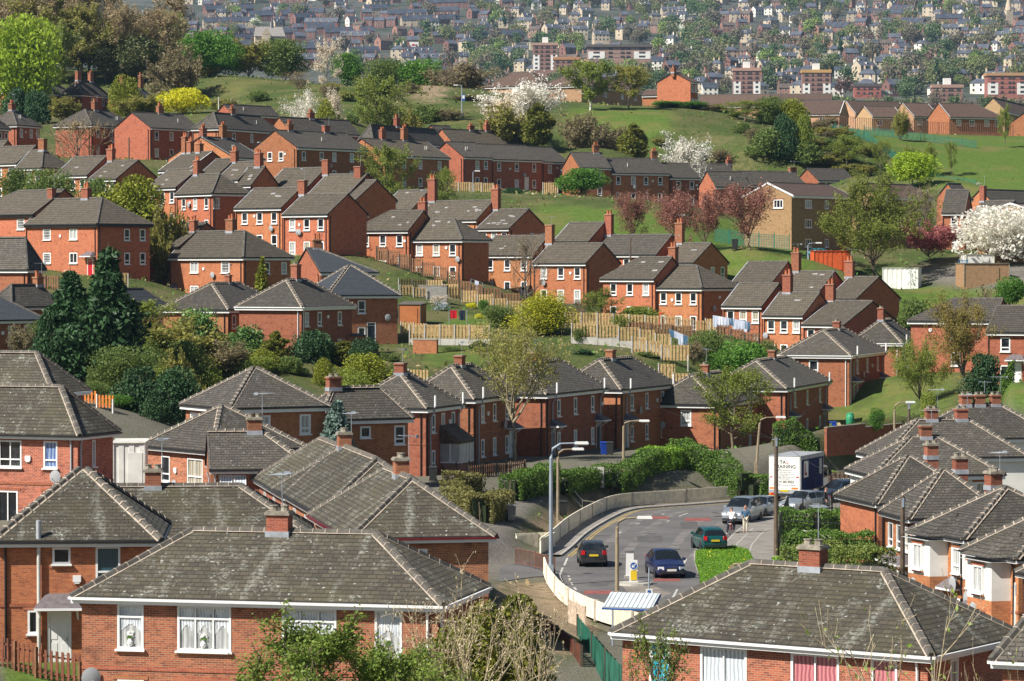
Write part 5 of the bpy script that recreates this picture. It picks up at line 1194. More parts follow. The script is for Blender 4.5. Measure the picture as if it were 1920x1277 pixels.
 Tn('reddish plum tree touching the brown flats', 1405, 342, 403, 130, 'plum')
 Tn('large roadside tree in olive new leaf over the white container', 1640, 322, 402, 215, 'bigroad')
 Tn('grey bare tree behind the large roadside tree', 1735, 345, 420, 85, 'baregrey')
 Tn('small pink leaved tree beside the tarmac yard', 1742, 415, 410, 100, 'pinkplum')
 Tn('huge white flowering cherry at the right edge', 1880, 387, 404, 165, 'whitebush')
 Tn('yellow green tree below the green mesh fence', 1712, 286, 490, 88, 'lime')
 Tn('rusty brown bush in front of the right edge roofs', 1858, 538, 325, 70, 'scrub', cat='bush')
 Tn('low green bushes on the grass beside the gabled unit', 1718, 560, 335, 70, 'shrub', cat='bush', hmax=3)
 Tn('dark evergreen hedge bush before the right edge house', 1848, 665, 283, 80, 'darkshrub', cat='bush')
 Tn('dark evergreen bush right of the brown leafing tree', 1895, 520, 325, 55, 'dense', cat='bush', hmax=3)
 for i, (x, y, D, w, k) in enumerate([(285, 655, 255, 75, 'densemid'), (360, 665, 258, 80, 'olivescrub'), (450, 672, 262, 60, 'shrub'), (490, 668, 266, 55, 'springbush'), (545, 668, 268, 55, 'shrub'), (190, 690, 240, 70, 'densemid'), (225, 740, 224, 60, 'dense'), (300, 730, 222, 70, 'darkshrub'), (350, 705, 232, 70, 'olivescrub'), (385, 690, 250, 60, 'springbush'), (610, 672, 266, 50, 'goldmix'), (660, 690, 262, 60, 'springbush'), (730, 662, 288, 40, 'shrub'), (850, 655, 300, 44, 'shrub'), (905, 668, 298, 40, 'springbush'), (1090, 668, 296, 40, 'darkshrub'), (1215, 668, 300, 50, 'shrub'), (1350, 662, 305, 50, 'dense'), (1420, 655, 312, 50, 'springbush'), (1440, 640, 318, 40, 'shrub'), (170, 640, 262, 90, 'leafing'), (300, 620, 262, 90, 'densemid'), (265, 600, 270, 80, 'olivescrub'), (350, 640, 250, 90, 'densemid'), (395, 655, 262, 70, 'springbush'), (205, 660, 250, 80, 'olivescrub'), (445, 650, 268, 70, 'densemid'), (490, 655, 268, 60, 'goldmix'), (150, 660, 255, 80, 'dense'), (330, 660, 240, 80, 'olivescrub'), (100, 600, 275, 90, 'densemid'), (40, 610, 270, 70, 'scrub'), (175, 715, 230, 50, 'densemid'), (285, 690, 232, 70, 'springbush')]):
  Tn(['mid green', 'olive twiggy', 'low green', 'bright green', 'grey green', 'leafy', 'dark', 'brownish', 'straw coloured', 'fresh'][i % 10] + ' garden bush ' + ('in the left thicket' if x < 400 else 'below the hipped slate houses' if x < 700 else 'among the terraced garden fences' if x < 1200 else 'behind the leafy street tree'), x, y, D, w, k, cat='bush', hmax=4 if x > 460 else 7, group='bushes between the gardens')
 Tn('large white flowering tree on the green mound', 985, 150, 545, 150, 'white')
 Tn('pinkish white flowering tree left of the large white one', 925, 172, 542, 105, 'palewhite')
 Tn('brown shrub in front of the large white flowering tree', 945, 200, 535, 85, 'olivescrub', cat='bush')
 Tn('dark pointed conifer in front of the large white flowering tree', 1008, 195, 530, 54, 'goldcone')
 Tn('brown leafless thicket below the green mound', 1090, 212, 540, 100, 'scrub', cat='bush')
 Tn('brown leafless thicket right of the pointed conifer', 1145, 232, 545, 80, 'scrub', cat='bush')
 Tn('dark conifer standing alone left of the white bush', 1187, 233, 535, 50, 'goldcone')
 Tn('white flowering bush above the farther dark terrace', 1278, 248, 528, 108, 'whiteairy', cat='bush')
 Tn('birch in fresh lime leaf on the green mound', 1107, 112, 580, 92, 'birch')
 Tn('ochre leafed tree on the green mound, right of the birch', 1178, 122, 582, 75, 'ochre')
 Tn('white branched flowering tree above the hipped roofs', 568, 166, 525, 82, 'whitevase')
 Tn('smaller white flowering tree beside a yellow green shrub', 627, 165, 528, 46, 'palewhite')
 Tn('yellow green shrub by the smaller white flowering tree', 615, 190, 522, 56, 'goldmix', cat='bush')
 Tn('tall thin leaved tree over the grassy hillside', 708, 140, 535, 112, 'leafing')
 Tn('white flowering tree on top of the grassy hillside', 612, 70, 620, 66, 'palewhite')
 Tn('bright yellow bush below the hillside wood', 340, 165, 560, 92, 'yellow', cat='bush')
 Tn('brown green conifer left of the bright yellow bush', 232, 142, 565, 62, 'goldmix')
 Tn('olive tangle under the brown green conifer', 262, 180, 555, 80, 'olivescrub', cat='bush')
 Tn('dark ivy covered shrubs at the upper left corner houses', 28, 165, 555, 62, 'darkshrub', cat='bush')
 Tn('dark shrubs in front of the two chimney house', 72, 172, 553, 60, 'darkshrub', cat='bush')
 Tn('brown twiggy shrub in front of the two chimney house', 118, 180, 552, 60, 'olivescrub', cat='bush')
 Tn('brown bush of bare twigs at the foot of the hillside wood', 333, 84, 615, 105, 'scrub', cat='bush')
 Tn('glossy green tree at the right end of the hillside wood', 392, 58, 640, 100, 'dense')
 Tn('second glossy green tree lower on the right of the wood', 430, 82, 638, 70, 'dense')
 Tn('grey brown bare bush right of the glossy green trees', 468, 76, 640, 78, 'olivescrub', cat='bush')
 Tn('grey green bush on the crest of the grassy hillside', 535, 74, 642, 95, 'densemid', cat='bush')
 Tn('dark green bush beside the hilltop white flowering tree', 652, 100, 640, 60, 'dense', cat='bush')
 Tn('fresh green bush on the skyline over the far terraces', 720, 110, 640, 80, 'densemid', cat='bush')
 Tn('fresh green bush on the skyline next to a straw coloured one', 790, 112, 640, 85, 'dense', cat='bush')
 Tn('straw coloured scrub running down the crest', 865, 120, 632, 120, 'scrub', cat='bush')
 Tn('leafless tree at the top of the bare earth bank', 832, 128, 605, 62, 'baregrey')
 Tn('brown scrub above the small steep gable', 872, 178, 585, 75, 'scrub', cat='bush')
 Tn('low green scrub left of the lamp post on the hill', 800, 195, 560, 60, 'shrub', cat='bush')
 Tn('reddish brown scrub under the lamp post on the hill', 845, 205, 558, 55, 'scrub', cat='bush')
 Tn('brown scrub on the slope above the chimneys', 762, 205, 550, 60, 'olivescrub', cat='bush')
 Tn('tall bare scrub on the slope under the crest', 560, 130, 600, 50, 'bare', cat='bush')
 for i, (x, y, w, k, t) in enumerate([(1255, 189, 60, 'dense', 'hedge like green bush at the foot of the orange brick hall'), (1300, 190, 55, 'dense', 'green bush at the right foot of the orange brick hall'), (1340, 195, 50, 'scrub', 'rusty bramble bush right of the orange brick hall'), (1395, 188, 112, 'leafing', 'big round olive grey bush at the hilltop path'), (1450, 182, 60, 'densemid', 'green bush behind the olive grey one'), (1487, 186, 62, 'goldmix', 'bright green bush left of the brown roofed homes'), (1508, 215, 36, 'springbush', 'small lime bush before the first brown roofed home'), (1470, 215, 50, 'darkshrub', 'dark bush under the bright green bush'), (1590, 252, 80, 'leafing', 'round grey green bush inside the mesh fence'), (1650, 262, 42, 'leafing', 'dark small tree inside the mesh fence'), (1712, 268, 34, 'roundgreen', 'bushy young tree by the mesh fence'), (1742, 266, 32, 'leafing', 'second young tree by the mesh fence'), (1786, 264, 26, 'leafing', 'slim young tree at the right end of the mesh fence'), (1690, 205, 36, 'olivescrub', 'bare brown tree before the brown roofed homes'), (1885, 195, 26, 'leafing', 'small leafing tree before the right edge homes'), (1440, 240, 70, 'shrub', 'low brown green scrub on the slope'), (1350, 248, 50, 'shrub', 'low scrub right of the white bush'), (1520, 268, 70, 'shrub', 'green brown scrub in the hollow'), (1545, 290, 60, 'olivescrub', 'brown scrub above the low dark roofs')]):
  Tn(t, x, y, 590 if x < 1360 else 575 if y < 210 else 545, w, k, cat='bush')
 rng = random.Random(5)
 Tn('bright lime green tree at the left edge of the wood', 42, 28, 600, 135, 'lime')
 Tn('yellow green tree just right of the bright lime one', 95, 36, 620, 80, 'birch')
 Tn('olive leafing tree above the bright lime ones', 70, -10, 640, 130, 'olivewood')
 Tn('pale green leafing tree near the middle of the wood', 150, 5, 640, 110, 'olivewood')
 Tn('light green tree at the right side of the wood, over the chimneys', 235, 38, 650, 90, 'leafing')
 Tn('light yellow green tree at the right end of the wood', 315, 20, 660, 70, 'leafing')
 for i in range(22):
  x = -30 + i * 17 + rng.uniform(-8, 8)
  Tn('tall leafless brown tree in the hillside wood', x, rng.uniform(-60, -15) if x < 210 else rng.uniform(-30, 25), rng.uniform(640, 690), rng.uniform(50, 85), 'tallbare', group='leafless trees of the hillside wood')
 for i in range(9):
  x = 90 + i * 30 + rng.uniform(-8, 8)
  Tn('olive green tree filling the hillside wood', x, rng.uniform(0, 40) + (25 if x > 250 else 0), rng.uniform(645, 690), rng.uniform(80, 110), 'olivewood' if i % 3 else 'leafing', group='olive trees of the hillside wood')
 for i in range(3):
  x = 140 + i * 60 + rng.uniform(-5, 5)
  Tn('dark leafy undergrowth tree at the foot of the wood', x, rng.uniform(60, 85), rng.uniform(632, 655), rng.uniform(60, 85), 'darkwood', group='dark trees at the foot of the wood')
 rs = random.Random(77)
 for i in range(64):
  reg = rs.choice([(1300, 1600, 222, 300, 545, 590), (1060, 1250, 235, 290, 540, 560), (360, 660, 150, 235, 540, 640), (700, 890, 165, 240, 540, 600), (1400, 1640, 250, 312, 530, 570), (1560, 1760, 285, 325, 500, 540)])
  k, lb = rs.choice([('scrub', 'low brown scrub bush on the rough hillside'), ('olivescrub', 'low olive scrub bush on the rough hillside'), ('shrub', 'low green scrub bush on the rough hillside')])
  x = rs.uniform(reg[0], reg[1]); D_ = rs.uniform(reg[4], reg[5]); p = at(x, reg[2], D_); z = gz(p.x, p.y); hh = rs.uniform(1.0, 2.6)
  yt = proj((p.x, p.y, z + hh))[1]; Tn(lb, x, yt, D_, hh * rs.uniform(1.4, 2.4) * F / D_, k, cat='bush', group=lb.replace('bush', 'bushes'))
 Tn('bright green leafy bush below the lace curtained windows', 570, 1150, 92, 330, 'frontbush', cat='bush')
 Tn('bright green leafy bush in front of the bare twigs', 735, 1195, 93, 240, 'frontbush', cat='bush')
 Tn('sparse green shrub before the teal window blind', 1240, 1160, 88, 130, 'frontsparse', cat='bush')
 Tn('tall bush of bare pale twigs at the corner of the front house', 890, 1040, 98, 300, 'frontbare', cat='bush')
 Tn('second bush of bare pale twigs right of the tall one', 985, 1100, 96, 170, 'frontbare', cat='bush')
 Tn('thin bare twigs with a few bright leaves before the pink curtain house', 1690, 1112, 72, 330, 'fronttwigs', cat='bush')
 Tn('bare twigs with small leaves in the lower right corner', 1880, 1190, 70, 200, 'fronttwigs', cat='bush')
 Tn('third bush of bare pale twigs over the lower front wall', 800, 1090, 97, 200, 'frontbare', cat='bush')
 Tn('mossy gold green conifer behind the bare twigs', 955, 1122, 104, 160, 'frontgold', cat='bush')
 Tn('dark gold green conifer low behind the bare twigs', 860, 1170, 103, 190, 'frontgold', cat='bush')
# ---------------------------------------------------------------- ground, roads, kerbs
def ground():
 us = np.linspace(-0.30, 0.30, 380); ys = np.exp(np.linspace(math.log(58), math.log(1000), 420))
 X = np.outer(ys, us); Y = np.repeat(ys[:, None], len(us), 1)
 Z = tz(X, Y)
 nx, ny = len(us), len(ys); V = np.stack([X, Y, Z], -1).reshape(-1, 3)
 I = np.arange(nx * ny).reshape(ny, nx); Fq = np.stack([I[:-1, :-1], I[:-1, 1:], I[1:, 1:], I[1:, :-1]], -1).reshape(-1, 4)
 dz = V[:, 2] - CAMZ; dc = V[:, 1] * CP - dz * SP; px = CX + F * V[:, 0] / dc; py = CY - F * (V[:, 1] * SP + dz * CP) / dc; D = V[:, 1]
 C = np.zeros((len(V), 4), np.float32); C[:, 3] = 1
 def zone(poly, ch, d0, d1, val=1.0):
  k = inpoly(poly, px, py) & (D > d0) & (D < d1); C[k, :3] = 0
  if ch is not None: C[k, ch] = val
 zone([(-900, 300), (-900, 2000), (3000, 2000), (3000, 300)], 2, 250, 480, .25)     # gardens: trodden earth
 zone([(-900, 300), (-900, 4000), (3000, 4000), (3000, 560)], 0, 50, 262, .75)       # yards between the near houses
 zone([(300, 60), (640, 90), (880, 130), (940, 240), (640, 250), (420, 230), (350, 200)], 1, 480, 800, .3)
 zone([(770, 155), (850, 165), (845, 195), (790, 190), (755, 170)], 2, 480, 800, 1)
 zone([(1050, 195), (1260, 205), (1270, 290), (1060, 250)], 1, 480, 800, .9)
 zone([(1300, 235), (1560, 225), (1640, 320), (1290, 310)], 2, 470, 800, .3)
 zone([(1540, 228), (1980, 245), (1980, 380), (1640, 345), (1760, 320)], 1, 440, 800, .95)
 zone([(1000, 380), (1300, 400), (1560, 440), (1580, 540), (1330, 540), (1000, 430)], 1, 366, 460, 1)
 zone([(1560, 520), (1800, 540), (2000, 520), (2000, 610), (1660, 600)], 1, 330, 400, .8)
 zone([(1690, 488), (1960, 490), (1960, 545), (1740, 532)], 0, 345, 410, 1)
 zone([(1760, 700), (2000, 730), (2000, 790), (1900, 775)], 1, 240, 300, 1)
 zone([(1500, 870), (1540, 790), (1720, 780), (1740, 850)], 2, 232, 275, .5)
 zone([(1560, 690), (1800, 690), (1800, 800), (1560, 800)], 1, 235, 335, .5)
 zone([(1560, 855), (1700, 830), (1720, 860), (1600, 895)], 1, 215, 262, .9)
 zone([(770, 620), (900, 585), (960, 600), (850, 640)], 1, 300, 350, .8)
 zone([(800, 650), (960, 650), (960, 690), (780, 690)], 1, 280, 312, .6)
 zone([(1290, 640), (1400, 650), (1400, 690), (1270, 690)], 1, 285, 320, .6)
 zone([(965, 1010), (985, 965), (1060, 925), (1180, 905), (1290, 925), (1420, 915), (1445, 960), (1200, 960), (1040, 1040)], 2, 180, 262, .9)
 zone([(860, 1075), (870, 1000), (905, 955), (985, 925), (1060, 915), (1000, 955), (962, 1000), (966, 1040), (960, 1075)], 0, 165, 240, 1)
 zone([(1060, 905), (1440, 880), (1440, 905), (1300, 912), (1060, 925)], 0, 215, 262, 1)
 zone([(1450, 960), (1700, 955), (1700, 1100), (1455, 1100)], 1, 140, 235, .7)
 zone([(940, 1090), (1040, 1090), (1130, 1180), (1060, 1240), (900, 1150)], 2, 110, 182, .8)
 zone([(0, 1225), (160, 1225), (160, 1300), (0, 1300)], 1, 110, 140, .9)
 Cg = C.reshape(ny, nx, 4)
 for _ in range(14):
  j0 = 1 if _ < 3 else int(np.searchsorted(ys, 430)); Cg[j0:-1, 1:-1] = (Cg[j0:-1, 1:-1] * 2 + Cg[j0 - 1:-2, 1:-1] + Cg[j0 + 1:, 1:-1] + Cg[j0:-1, :-2] + Cg[j0:-1, 2:]) / 6
 C = Cg.reshape(-1, 4)
 rg = np.random.default_rng(8); k = rg.choice(len(V), 75000); k = k[(D[k] > 175) & (D[k] < 700) & (C[k, 0] < .2)]; k = k[rg.uniform(size=len(k)) < np.where(C[k, 1] > .3, .12, 1)]
 sx = (V[1, 0] - V[0, 0]) / V[0, 1] * D[k]; P = V[k] + np.stack([rg.normal(size=len(k)) * sx, rg.normal(size=len(k)) * D[k] * .003, rg.uniform(.02, .25, len(k))], 1); q, fq = leaf_quads(P, .20 + .0003 * D[k], rg, .1, 1.6)
 hide = np.zeros(len(k), bool)
 for pl in (ROADP, PAVEP, VERGEP): hide |= inpoly(pl, P[:, 0], P[:, 1]) | (dist_poly(pl, P[:, 0], P[:, 1]) < 1.6)
 fq = fq[~hide]; mi = rg.integers(0, 4, len(fq)); o = link('undergrowth', np_mesh('undergrowth', q, fq, [M['mid'], M['olive'], M['twig'], M['green']], mi)); setp(o, kind='stuff')
 me = np_mesh('ground', V, Fq, [], smooth=True)
 a = me.color_attributes.new('cover', 'FLOAT_COLOR', 'POINT'); a.data.foreach_set('color', C.ravel())
 m, nt, b = node_mat('ground_cover'); gp = geopos(nt)
 at_ = nt.nodes.new('ShaderNodeVertexColor'); at_.layer_name = 'cover'
 sp = nt.nodes.new('ShaderNodeSeparateColor'); nt.links.new(at_.outputs[0], sp.inputs[0])
 n1 = noise(nt, gp, .12, 5, .6); n2 = noise(nt, gp, 1.4, 5, .7); n3 = noise(nt, gp, 7.0, 3, .7)
 rough = mixc(nt, ramp(nt, n1, .38, .62), (.068, .10, .024), (.135, .125, .05)); rough = mixc(nt, ramp(nt, n2, .45, .62), rough, (.055, .075, .018))
 grass = mixc(nt, ramp(nt, n2, .35, .65), (.072, .125, .018), (.11, .17, .03)); grass = mixc(nt, math_n(nt, 'MULTIPLY', ramp(nt, n1, .47, .66), .75), grass, (.165, .15, .05)); grass = mixc(nt, math_n(nt, 'MULTIPLY', ramp(nt, n3, .5, .8), .45), grass, (.045, .075, .012))
 soil = mixc(nt, ramp(nt, n2, .35, .65), (.23, .165, .105), (.32, .245, .16)); soil = mixc(nt, ramp(nt, n1, .52, .66), soil, (.09, .10, .035))
 pave = mixc(nt, ramp(nt, n2, .3, .7), (.15, .135, .115), (.21, .19, .165)); pave = mixc(nt, math_n(nt, 'MULTIPLY', ramp(nt, n1, .5, .65), .5), pave, (.09, .085, .07))
 brk = math_n(nt, 'MULTIPLY', math_n(nt, 'SUBTRACT', n1, .5), 1.6); brk2 = math_n(nt, 'ADD', brk, math_n(nt, 'MULTIPLY', math_n(nt, 'SUBTRACT', n2, .5), 1.2))
 zg = ramp(nt, math_n(nt, 'ADD', sp.outputs[1], brk2), .3, .7); zs = ramp(nt, math_n(nt, 'ADD', sp.outputs[2], brk2), .3, .75)
 c = mixc(nt, zg, rough, grass); c = mixc(nt, zs, c, soil); c = mixc(nt, sp.outputs[0], c, pave)
 c = mixc(nt, math_n(nt, 'MULTIPLY', ramp(nt, n3, .45, .75), .35), c, (.03, .035, .012))
 nt.links.new(c, b.inputs['Base Color']); b.inputs['Roughness'].default_value = .95; b.inputs['Specular IOR Level'].default_value = .15
 bump(nt, b, n3, .8, .12); me.materials.append(m)
 o = link('ground', me); setp(o, kind='structure')
def sheet(name, poly, z, mat, holes=(), kind='structure', parent=None):
 bm = bmesh.new(); vs = [bm.verts.new((p[0], p[1], z)) for p in poly]
 f = bm.faces.new(vs); f.normal_update()
 if f.normal.z < 0: f.normal_flip()
 bmesh.ops.triangulate(bm, faces=bm.faces[:], ngon_method='EAR_CLIP')
 me = bpy.data.meshes.new(name); bm.to_mesh(me); bm.free(); me.materials.append(mat)
 o = link(name, me, parent)
 if kind: setp(o, kind=kind)
 return o
def ribbon(b, line, d0, d1, z0, z1, m=0):
 A, B_ = off(line, d0), off(line, d1)
 for i in range(len(line) - 1):
  b.poly([(*A[i], z0), (*A[i + 1], z0), (*B_[i + 1], z1), (*B_[i], z1)], m)
def roads():
 m, nt, b = node_mat('tarmac'); gp = geopos(nt); n1 = noise(nt, gp, .25, 4); n2 = noise(nt, gp, 3, 4); n3 = noise(nt, gp, 40, 2)
 c = mixc(nt, ramp(nt, n1, .35, .65), (.098, .094, .092), (.14, .133, .128)); c = mixc(nt, math_n(nt, 'MULTIPLY', ramp(nt, n2, .5, .7), .35), c, (.21, .19, .17)); c = mixc(nt, math_n(nt, 'MULTIPLY', n3, .3), c, (.08, .075, .07))
 nt.links.new(c, b.inputs['Base Color']); b.inputs['Roughness'].default_value = .85; bump(nt, b, n3, .3, .01); M['tarmac'] = m
 M['pavement'] = plain('pavement_asphalt', (.23, .21, .185), .9, var=.18, scale=.8)
 M['kerb'] = plain('kerb_stone', (.36, .34, .30), .85, var=.2, scale=2)
 M['redpatch'] = plain('road_red', (.24, .075, .065), .85, var=.25, scale=2)
 M['roadwhite'] = plain('road_white', (.48, .46, .42), .8, var=.3, scale=3)
 M['roadyellow'] = plain('road_yellow', (.42, .30, .10), .8, var=.3, scale=3)
 M['dust'] = plain('road_dust', (.20, .175, .15), .9, var=.3, scale=1.5)
 m, nt, b = node_mat('verge_grass'); gp = geopos(nt); n2 = noise(nt, gp, 1.6, 5, .7); n3 = noise(nt, gp, 14, 3)
 c = mixc(nt, ramp(nt, n2, .35, .65), (.075, .16, .012), (.11, .21, .02)); c = mixc(nt, math_n(nt, 'MULTIPLY', n3, .4), c, (.04, .08, .008)); nt.links.new(c, b.inputs['Base Color']); bump(nt, b, n3, .7, .08); b.inputs['Roughness'].default_value = .9; M['verge'] = m
 sheet('road', ROADP, .02, m if False else M['tarmac'])
 sheet('pavement', PAVEP, .13, M['pavement'])
 kb = MB(); ki = K_IN[14:]
 ribbon(kb, ki, -.15, 0, .142, .142); ribbon(kb, ki, 0, 0, .0, .142)
 vl = [Vector(p) for p in VERGEP[:4]]
 ribbon(kb, [p for p in vl], .0, .14, .138, .138)
 sheet('grass_verge', VERGEP, .15, M['verge'])
 for line in (K_OUT, K_LOW): ribbon(kb, line, -.16, 0, .13, .13); ribbon(kb, line, 0, 0, -.05, .13)
 o = kb.build('kerb', [M['kerb']]); setp(o, kind='structure')
 pb = MB(); ribbon(pb, K_OUT, -1.3, -.16, .128, .125); ribbon(pb, K_LOW, -.9, -.16, .128, .125)
 o = pb.build('pavement', [M['pavement']]); setp(o, kind='structure')
 mk = MB(); z = .026
 def patch(pts, m, zz=z): mk.poly([tuple(flat(x, y, zz)) for x, y in pts], m)
 for (x0, x1, y0, y1) in ((1094, 1149, 1107, 1114), (1224, 1276, 1084, 1090), (1210, 1255, 968, 973), (1283, 1334, 971, 977), (1440, 1452, 950, 953)): patch([(x0, y1), (x1, y1), (x1 - 3, y0), (x0 + 2, y0)], 0)
 for line, d0, d1, m in ((K_OUT, .32, .42, 2), (K_OUT, .52, .62, 2), (K_LOW, .42, .54, 1)):
  A, B_ = off(line, d0), off(line, d1)
  for i in range(len(line) - 1):
   if m == 1 and i % 2: continue
   mk.poly([(*A[i], z), (*A[i + 1], z), (*B_[i + 1], z), (*B_[i], z)], m)
 for (x0, y0, x1, y1) in ((1192, 983, 1200, 981), (1273, 968, 1290, 962), (1250, 978, 1255, 976), (1160, 1000, 1165, 997), (1280, 1060, 1287, 1048), (1240, 965, 1246, 963), (1262, 1120, 1270, 1105), (1058, 1060, 1064, 1046), (1050, 1078, 1055, 1064), (1365, 987, 1371, 982), (1352, 1003, 1358, 1000)):
  p, q = flat(x0, y0, z), flat(x1, y1, z); d = (q - p).normalized(); n = Vector((-d.y, d.x, 0)) * .06; mk.poly([p - n, p + n, q + n, q - n], 1)
 for (x0, x1, y0, y1) in ((1180, 1300, 1092, 1128),): patch([(1165, 1098), (1215, 1094), (1260, 1112), (1235, 1124), (1180, 1112)], 3, .0235)
 M['track'] = plain('tyre_track', (.155, .143, .134), .85, var=.3, scale=.7); M['patchdark'] = plain('tarmac_patch', (.095, .089, .085), .8, var=.2); wt = MB()
 for d0, d1 in ((1.7, 2.3), (3.3, 3.9), (6.0, 6.6), (7.6, 8.2)): ribbon(wt, K_OUT[8:], d0, d1, .0222, .0222)
 o = wt.build('wheel_tracks', [M['track']]); setp(o, kind='structure')
 for (x, y, w, d, mm) in ((1215, 1010, 1.6, 5, 4), (1150, 1062, .9, 4, 4), (1290, 985, 1.2, 6, 4), (1385, 955, 2.2, 3, 4), (1120, 1095, 1.0, 2.5, 4), (1262, 1030, .6, .6, 5), (1175, 1035, .6, .6, 5), (1098, 1075, .45, .5, 5), (1345, 968, .6, .6, 5)):
  p = flat(x, y, .0245); mk.poly([(p.x - w / 2, p.y - d / 2, p.z), (p.x + w / 2, p.y - d / 2, p.z), (p.x + w / 2 + .2, p.y + d / 2, p.z), (p.x - w / 2 + .2, p.y + d / 2, p.z)], mm)
 o = mk.build('road_markings', [M['redpatch'], M['roadwhite'], M['roadyellow'], M['dust'], M['patchdark'], M['trim']]); setp(o, kind='structure')
 sc = MB()
 for pts in ([(1376, 1032), (1383, 1018), (1400, 1002), (1412, 990), (1437, 989)], [(1405, 1036), (1409, 1022), (1425, 1003), (1438, 992)]):
  L = [flat(x, y, .137) for x, y in pts]
  for p, q in zip(L[:-1], L[1:]):
   d = (q - p).normalized(); n = Vector((-d.y, d.x, 0)) * .05; sc.poly([p - n, p + n, q + n, q - n], 0)
 o = sc.build('pavement_seams', [M['kerb']]); setp(o, kind='structure')
 M['vergeleaf'] = leaf_mat('leaf_verge', (.06, .13, .008), (.085, .165, .012), .3)
 rg = np.random.default_rng(3); V0 = np.array(VERGEP); lo, hi = V0.min(0), V0.max(0); P = rg.uniform(lo, hi, (20000, 2)); P = P[inpoly(VERGEP, P[:, 0], P[:, 1])]
 C = np.concatenate([P, rg.uniform(.15, .24, (len(P), 1))], 1); V, Fq = leaf_quads(C, .045, rg, .5, 2)
 mi = (rg.uniform(size=len(Fq)) < .006).astype(int); o = link('grass', np_mesh('grass', V, Fq, [M['vergeleaf'], M['flower']], mi)); setp(o, kind='stuff')
# ---------------------------------------------------------------- railings, fences, walls
def parapet(label, line, h, z, seedc=0, gaps=()):
 """pale close set railings with a top rail, in long panels between posts"""
 b = MB(); L = [Vector((p[0], p[1], z)) for p in line]; root = empty('parapet_railing', L[0], 0, label, 'railing')
 o = L[0]; rng = random.Random(seedc); acc = 0; n = 0
 pm = MB(); pm.box((0, 0, h / 2), (.22, .16, h + .06)); pm = pm.mesh('post', [M['palepost']]); rails = MB(); bars = MB()
 for a, c in zip(L[:-1], L[1:]):
  d = c - a; ll = d.length; d.normalize(); rz = math.atan2(d.y, d.x)
  rails.box(((a + c) / 2 - o + Vector((0, 0, h))), (ll + .02, .07, .06), 0, rz); rails.box(((a + c) / 2 - o + Vector((0, 0, .08))), (ll + .02, .05, .05), 0, rz)
  k = int(ll / .088)
  for i in range(k):
   p = a + d * (ll * (i + .5) / k) - o; bars.box(p + Vector((0, 0, h / 2 + .01)), (.092, .02, h - .07), rng.choice([0, 0, 0, 1]), -.47)
  acc += ll
  if acc > 5.2: link('post', pm, root, c - o, (0, 0, rz)); acc = 0
 rails.build('rail', [M['pale']], root); bars.build('bars', [M['pale'], M['paledirty']], root)
 return root
def railing(label, pts, h, mat, gap=.14, name='railing', spear=False, post=2.0, bar=.018, group=None):
 L = [Vector(p) for p in pts]; o = L[0]; root = empty(name, o, 0, label, 'railing', group); ra, ba, po = MB(), MB(), MB(); po.box((0, 0, h / 2), (.07, .07, h + .05)); po = po.mesh('post', [M[mat]])
 for a, c in zip(L[:-1], L[1:]):
  d = c - a; ll = d.length
  if ll < .01: continue
  for t in ((h - .05, .12) if not spear else (h - .2, .15)): ra.tube([a - o + Vector((0, 0, t)), c - o + Vector((0, 0, t))], .028, 4)
  k = max(1, int(ll / gap))
  for i in range(k): p = a.lerp(c, (i + .5) / k) - o; ba.tube([p + Vector((0, 0, .08)), p + Vector((0, 0, h - (.0 if spear else .06)))], bar, 4, 0, r1=bar * (.4 if spear else 1))
  n = max(1, round(ll / post))
  for i in range(n + 1): link('post', po, root, a.lerp(c, i / n) - o)
 ra.build('rail', [M[mat]], root); ba.build('bars', [M[mat]], root); return root
FC = {}
def fence(label, pts, h=1.6, mat='wood', post='post', gap=.02, base=0, group='garden fences of upright boards', name='garden_fence', bw=.13):
 """board fence in 1.9 m bays; each bay and each post a part"""
 h *= .85; base *= .85; L = [Vector(p) for p in pts]; o = L[0]; root = empty(name, o, 0, label, 'fence', group)
 for a, c in zip(L[:-1], L[1:]):
  n = max(1, round((c - a).length / 1.9)); ll = (c - a).length / n; d = (c - a).normalized(); rz = math.atan2(d.y, d.x)
  key = (round(ll, 1), h, mat, gap, base)
  if key not in FC:
   b = MB(); w = ll - .1; k = max(3, int(w / (bw + gap))); rng = random.Random(len(FC))
   for i in range(k): b.box((.05 + (i + .5) * w / k, -.035 if i % 2 else .07, h / 2 + base / 2 + .03), (bw * .96, .02, (h - base) * (1 + rng.uniform(-.01, .01))), 0)
   for z in (base + .25, h - .2): b.box((ll / 2, .04, z), (w, .035, .07))
   if base: b.box((ll / 2, 0, base / 2 - .2), (w, .05, base + .4), 1)
   p = MB(); p.box((0, 0, h / 2 - .15), (.11, .11, h + .5)); FC[key] = (b.mesh('fence_panel', [M[mat], M['post']]), p.mesh('fence_post', [M[post]]))
  for i in range(n):
   p = a + (c - a) * (i / n) - o; link('fence_panel', FC[key][0], root, p, (0, 0, rz)); link('fence_post', FC[key][1], root, p, (0, 0, rz))
  link('fence_post', FC[key][1], root, c - o, (0, 0, rz))
 return root
def gpt(px, py, D, dz=0.0):
 p = at(px, py, D); return Vector((p.x, p.y, gz(p.x, p.y) + dz))
def gline(pts): return [gpt(*q) for q in pts]
